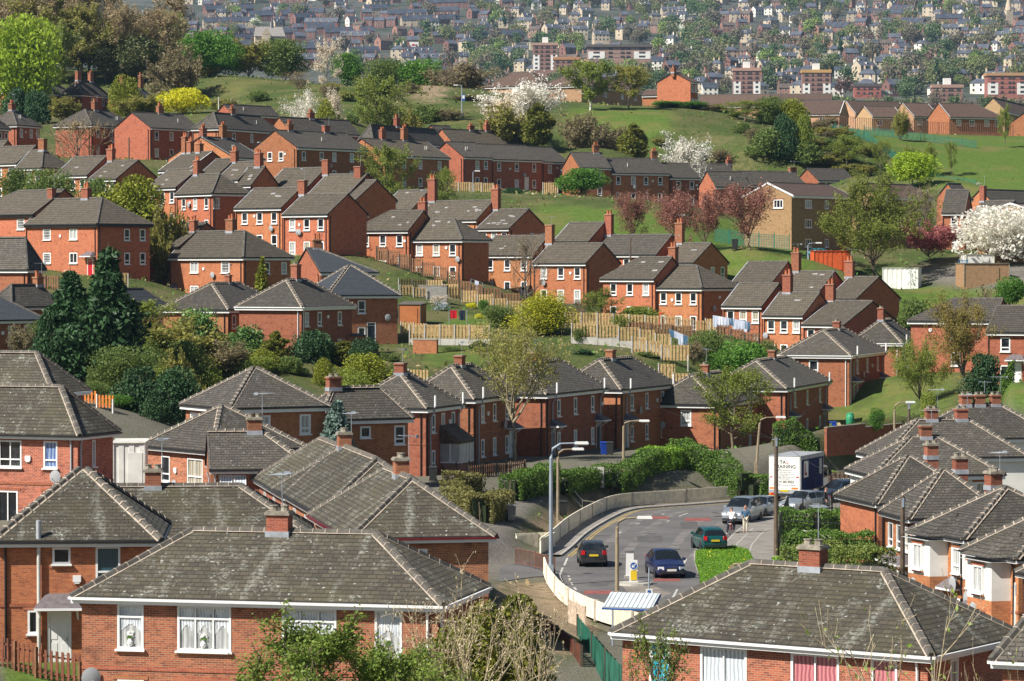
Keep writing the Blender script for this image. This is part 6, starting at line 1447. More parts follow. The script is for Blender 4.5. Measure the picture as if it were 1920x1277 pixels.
def brickwall(label, pts, h, mat='dark', cap='stone', t=.22, name='garden_wall'):
 L = [Vector(p) for p in pts]; o = L[0]; root = empty(name, o, 0, label, 'wall'); b, c_ = MB(), MB()
 for a, c in zip(L[:-1], L[1:]):
  d = c - a; rz = math.atan2(d.y, d.x); zc = min(a.z, c.z) - o.z; m = (a + c) / 2 - o
  b.box((m.x, m.y, zc + h / 2 - .5), (d.length + .02, t, h + 1), 0, rz); c_.box((m.x, m.y, zc + h + .035), (d.length + .06, t + .1, .07), 0, rz)
 b.build('brickwork', [M[mat]], root); c_.build('coping', [M[cap]], root); return root
M['pale'] = plain('railing_cream', (.88, .80, .63), .7, var=.12, scale=2.5)
M['paledirty'] = plain('railing_dirty', (.82, .76, .63), .75, var=.2, scale=3)
M['palepost'] = plain('railing_post', (.42, .37, .30), .8, var=.2)
M['rust'] = plain('rail_rust', (.17, .075, .05), .8, var=.3, scale=3)
M['rustwhite'] = plain('rail_rusty_white', (.50, .40, .30), .7, var=.3, scale=5)
M['greensheet'] = plain('fence_green', (.02, .13, .085), .6, var=.25, scale=1.5)
M['mesh'] = plain('mesh_green', (.02, .17, .13), .6, var=.2)
M['concretelamp'] = plain('lamp_concrete', (.30, .235, .15), .85, var=.12, scale=3)
M['steel'] = plain('lamp_steel', (.28, .33, .38), .45, var=.1)
M['polewood'] = plain('pole_wood', (.12, .085, .06), .85, var=.25, scale=2)
M['lampwhite'] = plain('lamp_white', (.75, .75, .72), .4, var=.05)
def boundaries():
 off_ = off(K_OUT, -1.3); parapet('long cream parapet railing curving along the outside of the road bend', [p for p in off_][6:], .95, .13, 1)
 parapet('cream parapet wall of railings rising beyond the lorry', [p for p in off_][1:7], .95, .13, 4)
 parapet('cream railing turning back from the bend towards the side path', [off_[-1], flat(1040, 1030).xy, flat(1005, 1031).xy, flat(967, 1033).xy], .9, .13, 2)
 parapet('cream parapet railing curving down to the bus shelter', [p for p in off(K_LOW, -.9)], .95, .1, 3)
 railing('short brown rusty railing beside the grey lamp post', [flat(967, 1058, .05), flat(1004, 1066, .05), flat(1040, 1078, .05)], .98, 'rust', .16)
 railing('rusty white railing beside the steps below the bus shelter', [flat(1066, 1180, -.1), flat(1098, 1196, -.1)], 1.5, 'rustwhite', .12, bar=.03)
 railing('rusty white railing sloping behind the steps', [flat(1076, 1152, -.1), flat(1120, 1166, -.1), flat(1170, 1195, -.3)], 1.1, 'rustwhite', .2, bar=.022)
 def hand(label, pts):
  L = [Vector(p) for p in pts]; o = L[0]; b = MB()
  up = Vector((0, 0, .95))
  b.tube([p - o + up for p in L], .035, 6); b.tube([p - o + up * .45 for p in L], .03, 6)
  for p in L: b.tube([p - o - Vector((0, 0, .1)), p - o + up], .035, 6)
  ob = b.build('handrail', [M['pale']]); ob.location = o; setp(ob, label, 'handrail')
 hand('cream handrail of the steps below the brown lamp post', gline([(1047, 938, 226), (1092, 962, 222), (1129, 962, 224)]))
 hand('cream handrail of the steps left of the leaning lamp post', gline([(1291, 908, 249), (1336, 928, 246), (1365, 928, 246)]))
 hand('cream handrail frame on the pavement behind the lorry', gline([(1564, 897, 250), (1615, 897, 250)]))
 hand('white handrail by the garden steps with the purple flowers', gline([(1612, 798, 262), (1678, 835, 252)]))
 f = empty('sheet_fence', flat(1085, 1190), 0, 'green plastic sheeted fence beside the steps in the foreground', 'fence'); b = MB(); o = Vector(f.location)
 pts = [flat(1083, 1215, 0), flat(1110, 1250, 0), flat(1135, 1285, 0), flat(1168, 1320, 0), flat(1200, 1350, 0)]
 for a, c in zip(pts[:-1], pts[1:]):
  n = 5
  for i in range(n):
   p, q = a.lerp(c, i / n) - o, a.lerp(c, (i + 1) / n) - o; w = Vector((.05 * math.sin(i * 2.1), .05, 0))
   b.poly([p + w, q - w * .5, q + Vector((0, 0, 1.45)), p + Vector((0, 0, 1.5))]); b.poly([p + w + Vector((0, .03, 0)), q - w * .5 + Vector((0, .03, 0)), q + Vector((0, .03, 1.45)), p + Vector((0, .03, 1.5))][::-1])
 b.build('sheeting', [M['greensheet']], f)
 for p in pts: b = MB(); b.box((0, 0, .75), (.1, .1, 1.6)); b.build('post', [M['wooddark']], f, p - o + Vector((0, .1, 0)))
 fence('rusty brown paling fence between the bare twigs and the pavement', [flat(1000, 1190), flat(1045, 1222), flat(1090, 1262)], 1.3, 'woodred', 'wooddark', .03, group=None)
 fence('brown picket fence by the white panelled front door', [gpt(-10, 1250, 126.5), gpt(68, 1250, 124), gpt(150, 1255, 122)], 1.3, 'woodred', 'woodbrown', .05, group=None)
 W = 'wood'
 for lab, pts, h, m, base in [
  ('dark brown fence along the raised deck of the orange terrace', [(706, 548, 368), (792, 548, 364), (862, 556, 360)], 1.9, 'woodbrown', 0), ('low deck railing in front of the orange terrace unit', [(708, 524, 371), (765, 527, 369)], 1.3, 'woodbrown', 0),
  ('pale wooden fence below the dark deck fence', [(748, 562, 352), (800, 560, 354), (860, 566, 352)], 1.4, W, 0), ('brown fence in front of the gabled orange pair', [(860, 580, 358), (905, 580, 357), (975, 588, 356), (1095, 598, 354)], 1.5, 'woodbrown', 0),
  ('pale fence behind the yellow bush garden', [(832, 588, 348), (866, 586, 349), (925, 590, 347), (978, 594, 346)], 1.5, W, 0), ('pale garden fence crossing below the terraced lawn', [(752, 632, 322), (800, 634, 320), (905, 638, 318)], 1.3, W, 0),
  ('long pale fence on a white concrete base left of the tall tree', [(768, 656, 312), (825, 657, 311), (880, 658, 310), (918, 660, 309)], 2.3, W, .75), ('pale fence on a white concrete base right of the tall tree', [(1072, 658, 312), (1120, 660, 311), (1200, 662, 310), (1258, 662, 309)], 2.3, W, .75),
  ('pale fence near the red painted wall, upper one', [(1060, 618, 330), (1150, 622, 328), (1240, 632, 326), (1330, 640, 325)], 1.5, W, 0), ('brown fence below the red painted wall', [(1180, 632, 322), (1260, 638, 321), (1340, 648, 320)], 1.3, 'woodbrown', 0),
  ('pale stepped fence above the right hipped chimney', [(1185, 684, 300), (1240, 688, 299), (1290, 694, 298)], 1.7, W, 0), ('lowest pale stepped fence above the right hipped chimney', [(1235, 706, 294), (1290, 712, 293), (1320, 716, 292)], 1.6, W, 0),
  ('pale fence peeping over the hipped roofs in the middle', [(766, 704, 275), (802, 706, 274), (850, 708, 273)], 1.6, W, 0), ('brown fence behind the white laundry', [(1345, 655, 326), (1395, 660, 325), (1450, 664, 324)], 1.2, 'woodbrown', 0),
  ('tall pale gate panel between the two hipped grey roofed houses', [(222, 520, 340), (240, 521, 340)], 1.8, W, 0), ('brown curved top fence below the white door of the red door house', [(62, 512, 338), (110, 515, 336)], 1.6, 'woodbrown', 0),
  ('pale fence in the gardens behind the long dark terrace', [(838, 360, 478), (925, 364, 476)], 1.6, W, 0), ('pale fence panel beside the round green bush', [(1018, 372, 472), (1046, 374, 471)], 2, W, 0),
  ('pale fence left of the orange brick stepped units', [(1323, 650, 332), (1352, 652, 331)], 1.6, W, 0), ('pale fence under the blue slate pyramid house', [(750, 545, 345), (800, 548, 345)], 1.2, W, 0),
  ('dark brown fence by the steps of the street row', [(1512, 858, 250), (1600, 868, 249), (1655, 864, 247)], 1.8, 'wooddark', 0), ('pale picket fence above the purple flowers', [(1640, 805, 260), (1700, 806, 258)], 1.1, W, 0),
  ('orange slatted fence in the left thicket with a cream top', [(155, 772, 221), (182, 774, 220), (212, 775, 219)], 1.0, 'orangewood', 0), ('dark fence below the hedge brown wall at the lorry', [(1556, 866, 253), (1598, 862, 254)], 1.3, 'wooddark', 0),
  ('brown fence in front of the bay window house', [(880, 894, 226), (930, 888, 230), (985, 880, 234)], 1.0, 'woodbrown', 0)]:
  fence(lab, gline(pts), h, m, 'post' if m == W else ('offwhite' if m == 'orangewood' else 'wooddark'), .035, base, None if 'gate' in lab else 'garden fences of upright boards')
 brickwall('dark retaining wall below the corner pipe house', [hit(1548, 852, 230), hit(1620, 856, 230), hit(1690, 846, 225)], 2.3, 'dark')
 brickwall('low brick wall with the white handrail beside the purple flowers', gline([(1640, 838, 252), (1700, 842, 249)]), 1.0, 'red')
 brickwall('red brick retaining wall under a wooden box in the gardens', gline([(776, 668, 300), (820, 672, 298)]), 1.3, 'red')
 brickwall('grey block wall behind the orange shed', gline([(786, 588, 346), (838, 592, 344)]), 2.0, 'block')
 brickwall('brown wall section behind the lorry', gline([(1545, 862, 251), (1580, 856, 253)]), 1.1, 'dark')
 railing('black spear topped railing around the front garden hedge, lower run', [flat(1462, 1020, .05), flat(1530, 1024, .05), flat(1600, 1028, .05), flat(1645, 1030, .05)], 1.7, 'black', .16, spear=True, group='black railings of the right gardens')
 railing('black spear topped railing beside the parked dark car', [flat(1505, 965, .05), flat(1560, 962, .05), flat(1640, 955, .05)], 1.6, 'black', .15, spear=True, group='black railings of the right gardens')
 railing('black railing turning the corner by the pavement', [flat(1462, 1010, .05), flat(1478, 968, .05)], 1.5, 'black', .15, spear=True)
 railing('black panel fence bending behind the chimney aerial', [flat(1470, 1078, .05), flat(1480, 1096, .05), flat(1498, 1110, .05)], 1.6, 'black', .1, bar=.04)
 fence('red brown paling fence behind the chimney aerial', [flat(1478, 1080, .05), flat(1525, 1085, .05)], 1.2, 'woodred', 'woodred', .06, group=None)
 for lab, pts in [('black garden railing below the bay window', [(830, 905, 223), (880, 900, 226), (950, 895, 228)]), ('black railing on the grass between two street trees', [(1690, 765, 262), (1780, 775, 258), (1800, 790, 254)]), ('black railing with a bend beside the grass path', [(1760, 730, 268), (1840, 742, 266)]), ('black railing in the shade of the street hedges', [(1290, 870, 246), (1345, 872, 246)]), ('black gate railing behind the lorry', [(1600, 862, 251), (1655, 852, 254)]), ('black railing beside the white shed in the lower left', [(236, 928, 172), (268, 930, 171)])]:
  railing(lab, gline(pts), 1.3, 'black', .17, spear=True, group='black garden railings', bar=.026)
 def meshfence(label, pts, h=2.4):
  L = gline(pts); o = L[0]; root = empty('mesh_fence', o, 0, label, 'fence'); b, p_ = MB(), MB(); p_.box((0, 0, h / 2 + .1), (.09, .09, h + .4)); p_ = p_.mesh('post', [M['mesh']])
  for a, c in zip(L[:-1], L[1:]):
   d = c - a; n = max(1, int(d.length / .28))
   for i in range(n): q = a.lerp(c, i / n) - o; b.box(q + Vector((0, 0, h / 2)), (.07, .02, h), 0, math.atan2(d.y, d.x))
   for z in np.linspace(.15, h - .05, 6): b.tube([a - o + Vector((0, 0, z)), c - o + Vector((0, 0, z))], .025, 3)
   m = max(1, int(d.length / 2.6))
   for i in range(m + 1): link('post', p_, root, a.lerp(c, i / m) - o)
  b.build('mesh', [M['mesh']], root)
 meshfence('green mesh fence enclosing the small trees on the grass', [(1535, 250, 590), (1620, 262, 570), (1680, 278, 552), (1760, 292, 540), (1830, 300, 535)], 1.5)
 meshfence('green mesh fence along the back of the small trees', [(1620, 268, 585), (1700, 272, 580), (1830, 280, 572)], 1.4)
 meshfence('low green mesh fence above the dark roofs', [(1395, 318, 535), (1560, 322, 525), (1668, 325, 515), (1755, 318, 515)], 1.5)
 meshfence('green mesh fence in front of the brown flats', [(1340, 440, 425), (1395, 445, 420), (1480, 455, 414)], 1.8)
 railing('brown railing in front of the brown roofed homes', gline([(1535, 240, 612), (1640, 246, 608), (1760, 252, 604), (1900, 256, 600)]), 2.3, 'rust', .35, bar=.05, post=6)
M['woodred'] = plain('fence_redbrown', (.16, .055, .03), .8, var=.3, scale=3)
M['orangewood'] = plain('fence_orange', (.55, .17, .03), .7, var=.15)
M['block'] = brick_mat('blockwork', (.22, .21, .19), (.16, .155, .145), (.25, .24, .22))
# ---------------------------------------------------------------- vehicles
def paint(name, col, metal=.3):
 m, nt, b = node_mat(name); b.inputs['Base Color'].default_value = (*col, 1); b.inputs['Roughness'].default_value = .35; b.inputs['Metallic'].default_value = metal
 b.inputs['Coat Weight'].default_value = .8; b.inputs['Coat Roughness'].default_value = .08
 c = mixc(nt, ramp(nt, noise(nt, geopos(nt), 2.5, 4), .4, .7), col, tuple(x * .8 + .02 for x in col)); nt.links.new(c, b.inputs['Base Color']); return m
M['carglass'] = glass_mat('car_glass', (.01, .013, .016), (.03, .036, .04))
M['tyre'] = plain('tyre', (.018, .018, .019), .8)
M['rim'] = plain('wheel_rim', (.38, .39, .40), .35, .6, var=.1)
M['trim'] = plain('car_trim', (.025, .025, .027), .6)
M['lamp_clear'] = plain('headlamp', (.62, .64, .66), .12, var=.1, spec=.8)
M['lamp_red'] = plain('tail_lamp', (.45, .012, .015), .2, var=.1, spec=.7)
M['lamp_orange'] = plain('indicator', (.75, .20, .02), .3, var=.05)
M['plate_y'] = plain('plate_yellow', (.70, .48, .02), .5, var=.03)
M['plate_w'] = plain('plate_white', (.72, .72, .70), .5, var=.03)
M['ink'] = plain('ink_black', (.012, .012, .014), .7, var=0)
M['inkred'] = plain('ink_red', (.45, .02, .03), .7, var=0)
M['inkgrey'] = plain('ink_grey', (.30, .30, .31), .7, var=0)
def txt(name, s, size, mat, parent, loc, rot, ext=.002, align='CENTER'):
 c = bpy.data.curves.new(name, 'FONT'); c.body = s; c.size = size; c.align_x = align; c.align_y = 'CENTER'; c.extrude = ext; c.offset = size * .012; c.materials.append(M[mat])
 o = link(name, c, parent, loc, rot); me = bpy.data.meshes.new_from_object(o); bpy.data.objects.remove(o); return link(name, me, parent, loc, rot)
# profiles: stations (x from front 0 to rear 1, half width, sill z, belt z, roof half width, roof z)
CARS = {
 'hatch': dict(L=3.85, W=1.66, st=[(0, .62, .30, .52, .60, .53), (.03, .72, .22, .62, .68, .64), (.12, .80, .20, .72, .72, .76), (.27, .82, .20, .86, .70, .90), (.29, .82, .20, .88, .68, .93), (.42, .83, .19, .90, .56, 1.38), (.58, .83, .19, .92, .57, 1.44), (.80, .82, .19, .95, .55, 1.40), (.90, .81, .20, .97, .54, 1.30), (.965, .78, .22, .95, .66, .98), (.99, .76, .28, .84, .70, .86), (1, .70, .32, .62, .66, .64)], ws=(4, 5), rw=(8, 9), side=(5, 8)),
 'saloon': dict(L=4.5, W=1.76, st=[(0, .66, .28, .54, .62, .55), (.025, .80, .20, .66, .74, .68), (.12, .86, .18, .76, .78, .80), (.27, .88, .18, .88, .74, .93), (.29, .88, .18, .90, .72, .96), (.42, .88, .18, .93, .60, 1.42), (.58, .88, .18, .95, .61, 1.46), (.76, .87, .18, .97, .58, 1.42), (.87, .86, .18, .98, .56, 1.28), (.95, .83, .20, .97, .70, 1.02), (.985, .80, .26, .88, .72, .90), (1, .74, .30, .62, .68, .64)], ws=(4, 5), rw=(8, 9), side=(5, 8)),
 'mpv': dict(L=4.6, W=1.84, st=[(0, .70, .30, .62, .66, .64), (.025, .82, .22, .78, .78, .80), (.10, .89, .20, .92, .80, .97), (.20, .91, .20, 1.02, .76, 1.08), (.22, .91, .20, 1.05, .74, 1.12), (.40, .92, .20, 1.08, .62, 1.68), (.58, .92, .20, 1.08, .63, 1.74), (.85, .91, .20, 1.08, .62, 1.72), (.94, .89, .20, 1.08, .60, 1.62), (.975, .87, .22, 1.06, .76, 1.12), (.99, .84, .28, .94, .78, .96), (1, .78, .32, .66, .74, .68)], ws=(4, 5), rw=(8, 9), side=(5, 8))}
CB = {}
def car_meshes(kind):
 if kind in CB: return CB[kind]
 c = CARS[kind]; L = c['L']; st = c['st']; rings = []
 for (x, hw, z0, zb, rw, zr) in st:
  X = x * L
  rings.append([(X, hw * .90, z0), (X, hw * .985, z0 + (zb - z0) * .30), (X, hw, z0 + (zb - z0) * .62), (X, hw * .975, zb - .03), (X, hw * .95, zb), (X, rw + .03, zr - .055), (X, rw * .93, zr - .012), (X, rw * .55, zr + .012), (X, 0, zr + .02)])
 V = []; Fc = []; n = len(rings[0])
 for rg_ in rings:
  full = rg_ + [(p[0], -p[1], p[2]) for p in rg_[-2::-1]]
  V.extend(full)
 m = 2 * n - 1; N = len(rings)
 glass = {'windscreen': [], 'rear_window': [], 'side_window': []}
 for i in range(N - 1):
  for k in range(m - 1):
   q = (i * m + k, i * m + k + 1, (i + 1) * m + k + 1, (i + 1) * m + k)
   Fc.append(q)
 Fc.append(tuple(range(m - 1, -1, -1))); Fc.append(tuple((N - 1) * m + k for k in range(m)))
 for i in range(N - 1): Fc.append((i * m, (i + 1) * m, (i + 1) * m + m - 1, i * m + m - 1))
 V2 = [(p[1], p[0] - L / 2, p[2]) for p in V]     # length along y, front towards -y
 def body():
  me = bpy.data.meshes.new('body'); me.from_pydata(V2, [], Fc); me.polygons.foreach_set('use_smooth', [True] * len(Fc)); me.update()
  bm = bmesh.new(); bm.from_mesh(me); bmesh.ops.recalc_face_normals(bm, faces=bm.faces[:])
  for e in bm.edges:
   if len(e.link_faces) == 2 and e.calc_face_angle(0) > .75: e.smooth = False
  bm.to_mesh(me); bm.free(); return me
 P = lambda i, k: Vector(V2[i * m + k])
 def lift(a, b_, c_, d, e=.012, ins=.06):
  nn = (b_ - a).cross(d - a).normalized(); cen = (a + b_ + c_ + d) / 4
  if nn.dot(Vector((cen.x, cen.y * .3, .3))) < 0: nn = -nn
  return [cen + (p - cen) * (1 - ins) + nn * e for p in (a, b_, c_, d)]
 g = {}
 for nm, (i0, i1) in (('windscreen', c['ws']), ('rear_window', c['rw'])):
  b = MB()
  for k in range(5, m - 6): b.poly(lift(P(i0, k), P(i0, k + 1), P(i1, k + 1), P(i1, k), ins=0))
  g[nm] = b.mesh(nm, [M['carglass']])
 s0, s1 = c['side']
 for sd in (0, 1):
  for j, (i0, i1) in enumerate(((4, 6), (6, 7), (7, 8)) if kind != 'x' else ()):
   a = (lambda i, k: P(i, k)) if sd == 0 else (lambda i, k: P(i, m - 1 - k)); b = MB()
   if j == 0: pts = [a(4, 4).lerp(a(5, 4), .55), a(6, 4), a(6, 5), a(5, 5)]
   else: pts = [a(i0, 4), a(i1, 4), a(i1, 5), a(i0, 5)]
   b.poly(lift(*pts, ins=.1)); g['side_window%d%d' % (sd, j)] = b.mesh('side_window', [M['carglass']])
 wr = .31 if kind != 'mpv' else .33
 t = MB(); t.lathe([(wr * .62, -.09), (wr * .93, -.10), (wr, -.07), (wr, .07), (wr * .93, .10), (wr * .62, .09)], n=18); tm = t.mesh('tyre', [M['tyre']], True)
 r_ = MB(); r_.lathe([(wr * .64, .07), (wr * .6, .085), (wr * .5, .06), (wr * .2, .075), (0.01, .08)], n=14); r_.lathe([(0.01, -.05), (wr * .64, -.06)], n=14); rm = r_.mesh('rim', [M['rim']])
 CB[kind] = (body, g, tm, rm, wr, st, L, V2, m); return CB[kind]
def car(label, px, py, kind, col, yaw, plate=None, name='car', cat='car', facing='front', loc=None, people=False):
 body, g, tm, rm, wr, st, L, V2, m = car_meshes(kind); W = CARS[kind]['W']
 p = flat(px, py, .025) if loc is None else loc
 r = empty(name, p, yaw, label, cat)
 bme = body(); bme.materials.append(col); link('body', bme, r)
 for k, me in g.items(): link(k.rstrip('01234'), me, r)
 for sx in (-1, 1):
  for fy in (-L / 2 + L * .19, L / 2 - L * .19):
   w = empty('wheel', (sx * (W / 2 - .12), fy, wr)); w.parent = r; w.rotation_euler = (0, sx * math.pi / 2, 0)
   link('tyre', tm, w); link('rim', rm, w)
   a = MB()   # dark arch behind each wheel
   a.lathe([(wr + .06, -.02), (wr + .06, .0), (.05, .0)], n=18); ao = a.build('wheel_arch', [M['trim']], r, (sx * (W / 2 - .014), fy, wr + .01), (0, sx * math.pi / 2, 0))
  mb = MB(); mb.box((sx * (W / 2 + .07), -L / 2 + L * .33, .98 if kind != 'mpv' else 1.12), (.2, .12, .15), 0, 0, .9); mb.build('wing_mirror', [col if plate != 'dark' else M['trim']], r)
 zf = st[1][3]; zr = st[9][3]
 for sx in (-1, 1):
  h = MB(); hw = st[1][1]
  h.poly([(sx * hw * .45, -L / 2 + .015, zf - .16), (sx * hw * .93, -L / 2 + .11, zf - .16), (sx * hw * 1.0, -L / 2 + .24, zf + .02), (sx * hw * .55, -L / 2 + .06, zf + .0)][::sx], 0)
  h.box((sx * hw * .74, -L / 2 + .10, zf - .08), (hw * .46, .16, .17), 0, sx * .28, .92); h.build('headlight', [M['lamp_clear']], r)
  t = MB(); t.box((sx * (st[9][1] - .17), L / 2 - .06, zr - .10), (.24, .16, .26 if kind != 'hatch' else .24), 0, -sx * .25, .9); t.build('tail_light', [M['lamp_red']], r)
 b = MB(); b.box((0, -L / 2 + .03, .36), (W * .80, .12, .13), 0); b.box((0, L / 2 - .03, .38), (W * .84, .12, .12), 0); b.build('bumper_strip', [M['trim']], r)
 gr = MB(); gr.box((0, -L / 2 + .035, zf - .09), (W * .36, .09, .10)); gr.build('grille', [M['trim']], r)
 for yy, mm, z in ((-L / 2 - .035, 'plate_w', .48), (L / 2 + .035, 'plate_y', .70 if kind == 'hatch' else .80)):
  pl = MB(); pl.box((0, yy, z), (.52, .02, .12)); po = pl.build('number_plate', [M[mm]], r)
  for i in range(6):
   q = MB(); q.box((-.19 + i * .07 + (.04 if i > 3 else 0), yy + (-.012 if yy < 0 else .012), z), (.045, .006, .075)) if False else None
 return r
def vehicles():
 dk = paint('paint_charcoal', (.022, .023, .025)); bl = paint('paint_blue', (.012, .022, .10)); te = paint('paint_teal', (.0, .085, .085)); si = paint('paint_silver', (.36, .40, .44), .55); si2 = paint('paint_grey_silver', (.30, .345, .39), .5); rd = paint('paint_red', (.30, .012, .03)); nb = paint('paint_navy', (.03, .055, .09))
 car('charcoal hatchback seen from behind, driving round the bend past the railings', 1110, 1058, 'hatch', dk, math.pi + .03)
 car('dark blue saloon coming towards the viewer beside the traffic bollards', 1247, 1078, 'saloon', bl, .12)
 car('teal hatchback parked at the tip of the grass verge, seen from behind', 1329, 1030, 'hatch', te, math.pi + .15)
 car('silver people carrier parked at the kerb behind the two talking men', 1392, 979, 'mpv', si, -.36)
 car('silver hatchback parked right behind the people carrier', 1422, 962, 'hatch', si2, -.42, loc=flat(1426, 968, .025))
 car('silver coupe parked on its own in front of the lorry', 1508, 958, 'saloon', si, -.72)
 car('dark blue grey car half hidden by the black railings', 1578, 943, 'mpv', nb, -.95)
 p = gpt(62, 535, 330); car('dark red van parked at the left edge above the grey roofs', 0, 0, 'mpv', rd, .5, loc=p, name='van', cat='van')
 p = gpt(1541, 464, 408); car('turquoise car partly hidden by the large roadside tree', 0, 0, 'hatch', paint('paint_turq', (.0, .20, .22)), 1.2, loc=p)
 M['boxwhite'] = plain('lorry_white', (.76, .75, .70), .5, var=.08, scale=1.2); M['curtainblue'] = plain('lorry_curtain', (.03, .038, .105), .9, var=.2, scale=1.4, spec=.1); M['boxgrey'] = plain('lorry_grey', (.33, .34, .35), .55, var=.15)
 yaw = -.37; base = flat(1471, 946, .025)
 t = empty('lorry', base, yaw, 'white and blue curtain sided training lorry with an L plate, seen from behind', 'lorry')
 W, H0, H1, LL = 2.42, .98, 3.55, 6.2
 b = MB(); b.box((0, LL / 2, (H0 + H1) / 2), (W, LL, H1 - H0), 0); b.build('cargo_box', [M['boxgrey']], t)
 b = MB(); b.box((0, -.012, (H0 + H1) / 2 + .02), (W - .10, .024, H1 - H0 - .12)); rear = b.build('rear_door', [M['boxwhite']], t)
 b = MB(); n = 30
 for i in range(n):
  y0, y1 = .12 + (LL - .3) * i / n, .12 + (LL - .3) * (i + 1) / n; e0, e1 = .02 + .012 * math.sin(i * 1.7), .02 + .012 * math.sin((i + 1) * 1.7)
  for z0, z1 in ((H0 + .02, 2.2), (2.2, H1 - .28)): b.poly([(W / 2 + e0, y0, z0), (W / 2 + e1, y1, z0), (W / 2 + e1, y1, z1), (W / 2 + e0, y0, z1)])
 side = b.build('side_curtain', [M['curtainblue']], t)
 b = MB(); b.box((W / 2 + .02, LL / 2, H1 - .13), (.05, LL, .26)); b.box((0, LL / 2, H1 + .015), (W + .06, LL + .04, .03)); b.box((W / 2 + .015, .05, (H0 + H1) / 2), (.06, .10, H1 - H0)); b.build('box_frame', [M['boxgrey']], t)
 b = MB(); b.poly([(W / 2 + .045, .75, 1.95), (W / 2 + .045, 1.95, 1.95), (W / 2 + .045, 1.95, 3.15), (W / 2 + .045, .75, 3.15)]); pl = b.build('learner_plate', [M['boxwhite']], side)
 b = MB(); b.box((W / 2 + .05, 1.08, 2.55), (.006, .22, .9)); b.box((W / 2 + .05, 1.37, 2.2), (.006, .36, .2)); b.build('learner_letter', [M['inkred']], side)
 b = MB(); b.poly([(W / 2 + .045, 4.9, 2.0), (W / 2 + .045, 5.6, 2.0), (W / 2 + .045, 5.6, 3.15), (W / 2 + .045, 4.9, 3.15)]); b.build('side_panel', [M['boxgrey']], side)
 rx = (math.pi / 2, 0, 0); yy = -.03
 txt('lettering', 'TA', .36, 'ink', rear, (-.13, yy, 3.10), rx); txt('lettering', 'L', .36, 'inkred', rear, (.23, yy, 3.10), rx)
 txt('lettering', 'TRAINING', .36, 'ink', rear, (0.02, yy, 2.78), rx); txt('lettering', '0114 2813022', .25, 'ink', rear, (0, yy, 1.66), rx)
 b = MB()
 for z, w in ((2.52, 1.1), (2.38, .7), (2.24, 1.3), (2.12, .6), (2.0, 1.25), (1.88, .8), (1.42, 1.5)):
  x = -w / 2
  rr = random.Random(int(z * 100))
  while x < w / 2: l = rr.uniform(.04, .16); b.box((x + l / 2, yy, z), (l, .006, .055)); x += l + .05
 b.build('small_print', [M['inkgrey']], rear)
 b = MB(); b.box((-.86, yy, 1.2), (.55, .006, .12)); b.box((.78, yy, 1.2), (.5, .006, .12)); b.build('marker_board', [M['lamp_orange']], rear)
 b = MB(); b.box((-1.02, yy, 2.02), (.12, .006, .1)); b.box((.98, yy, 2.02), (.2, .006, .09)); b.build('emblem', [M['inkred']], rear)
 b = MB(); b.box((-.02, -.04, 1.02), (.62, .02, .14)); b.build('number_plate', [M['plate_y']], t)
 b = MB(); b.box((0, .04, .90), (W, .12, .16)); b.box((0, LL / 2, .72), (.9, LL, .24), 1); b.build('chassis', [M['boxgrey'], M['trim']], t)
 for sx in (-1, 1):
  b = MB(); b.box((sx * .92, -.02, .78), (.36, .10, .16)); b.build('tail_light', [M['lamp_red']], t)
  b = MB(); b.box((sx * 1.08, -.025, .78), (.14, .11, .16)); b.build('indicator', [M['lamp_orange']], t)
  b = MB(); b.box((sx * 1.16, LL * .42, .62), (.04, LL * .42, .12)); b.box((sx * 1.16, LL * .42, .84), (.04, LL * .42, .1)); b.build('side_guard', [M['boxgrey']], t)
 b = MB(); b.box((-1.0, -.03, .58), (.4, .03, .2)); b.build('rear_marker', [M['plate_y']], t)
 tm = MB(); tm.lathe([(.28, -.14), (.46, -.15), (.48, -.1), (.48, .1), (.46, .15), (.28, .14)], n=20); tme = tm.mesh('tyre', [M['tyre']], True)
 rm = MB(); rm.lathe([(.29, .12), (.22, .06), (.01, .06)], n=14); rme = rm.mesh('rim', [M['boxgrey']])
 for y in (1.5, LL + .65):
  for sx in (-1, 1):
   w = empty('wheel', (sx * 1.03, y, .48)); w.parent = t; w.rotation_euler = (0, sx * math.pi / 2, 0); link('tyre', tme, w); link('rim', rme, w)
 b = MB(); y0, y1 = LL + .12, LL + 1.75; prof = [(y0, .75), (y1, .75), (y1 + .05, 1.45), (y1 - .22, 2.45), (y0, 2.62)]
 for sx in (-1, 1): b.poly([(sx * 1.08, p[0], p[1]) for p in prof][::sx])
 for i in range(5):
  p, q = prof[i], prof[(i + 1) % 5]; b.poly([(-1.08, p[0], p[1]), (-1.08, q[0], q[1]), (1.08, q[0], q[1]), (1.08, p[0], p[1])])
 cab = b.build('cab', [M['boxwhite']], t)
 for sx in (-1, 1):
  b = MB(); b.poly([(sx * 1.09, y0 + .35, 1.6), (sx * 1.09, y1 - .1, 1.6), (sx * 1.09, y1 - .3, 2.35), (sx * 1.09, y0 + .35, 2.4)]); b.build('side_window', [M['carglass']], cab)
  b = MB(); b.box((sx * 1.26, y1 - .1, 1.9), (.22, .12, .42)); b.tube([(sx * 1.08, y1 - .1, 2.1), (sx * 1.26, y1 - .1, 2.1)], .025, 5); b.build('wing_mirror', [M['trim']], cab)
 b = MB(); b.poly([(-.95, y1 + .06, 1.5), (.95, y1 + .06, 1.5), (.92, y1 - .19, 2.36), (-.92, y1 - .19, 2.36)]); b.build('windscreen', [M['carglass']], cab)
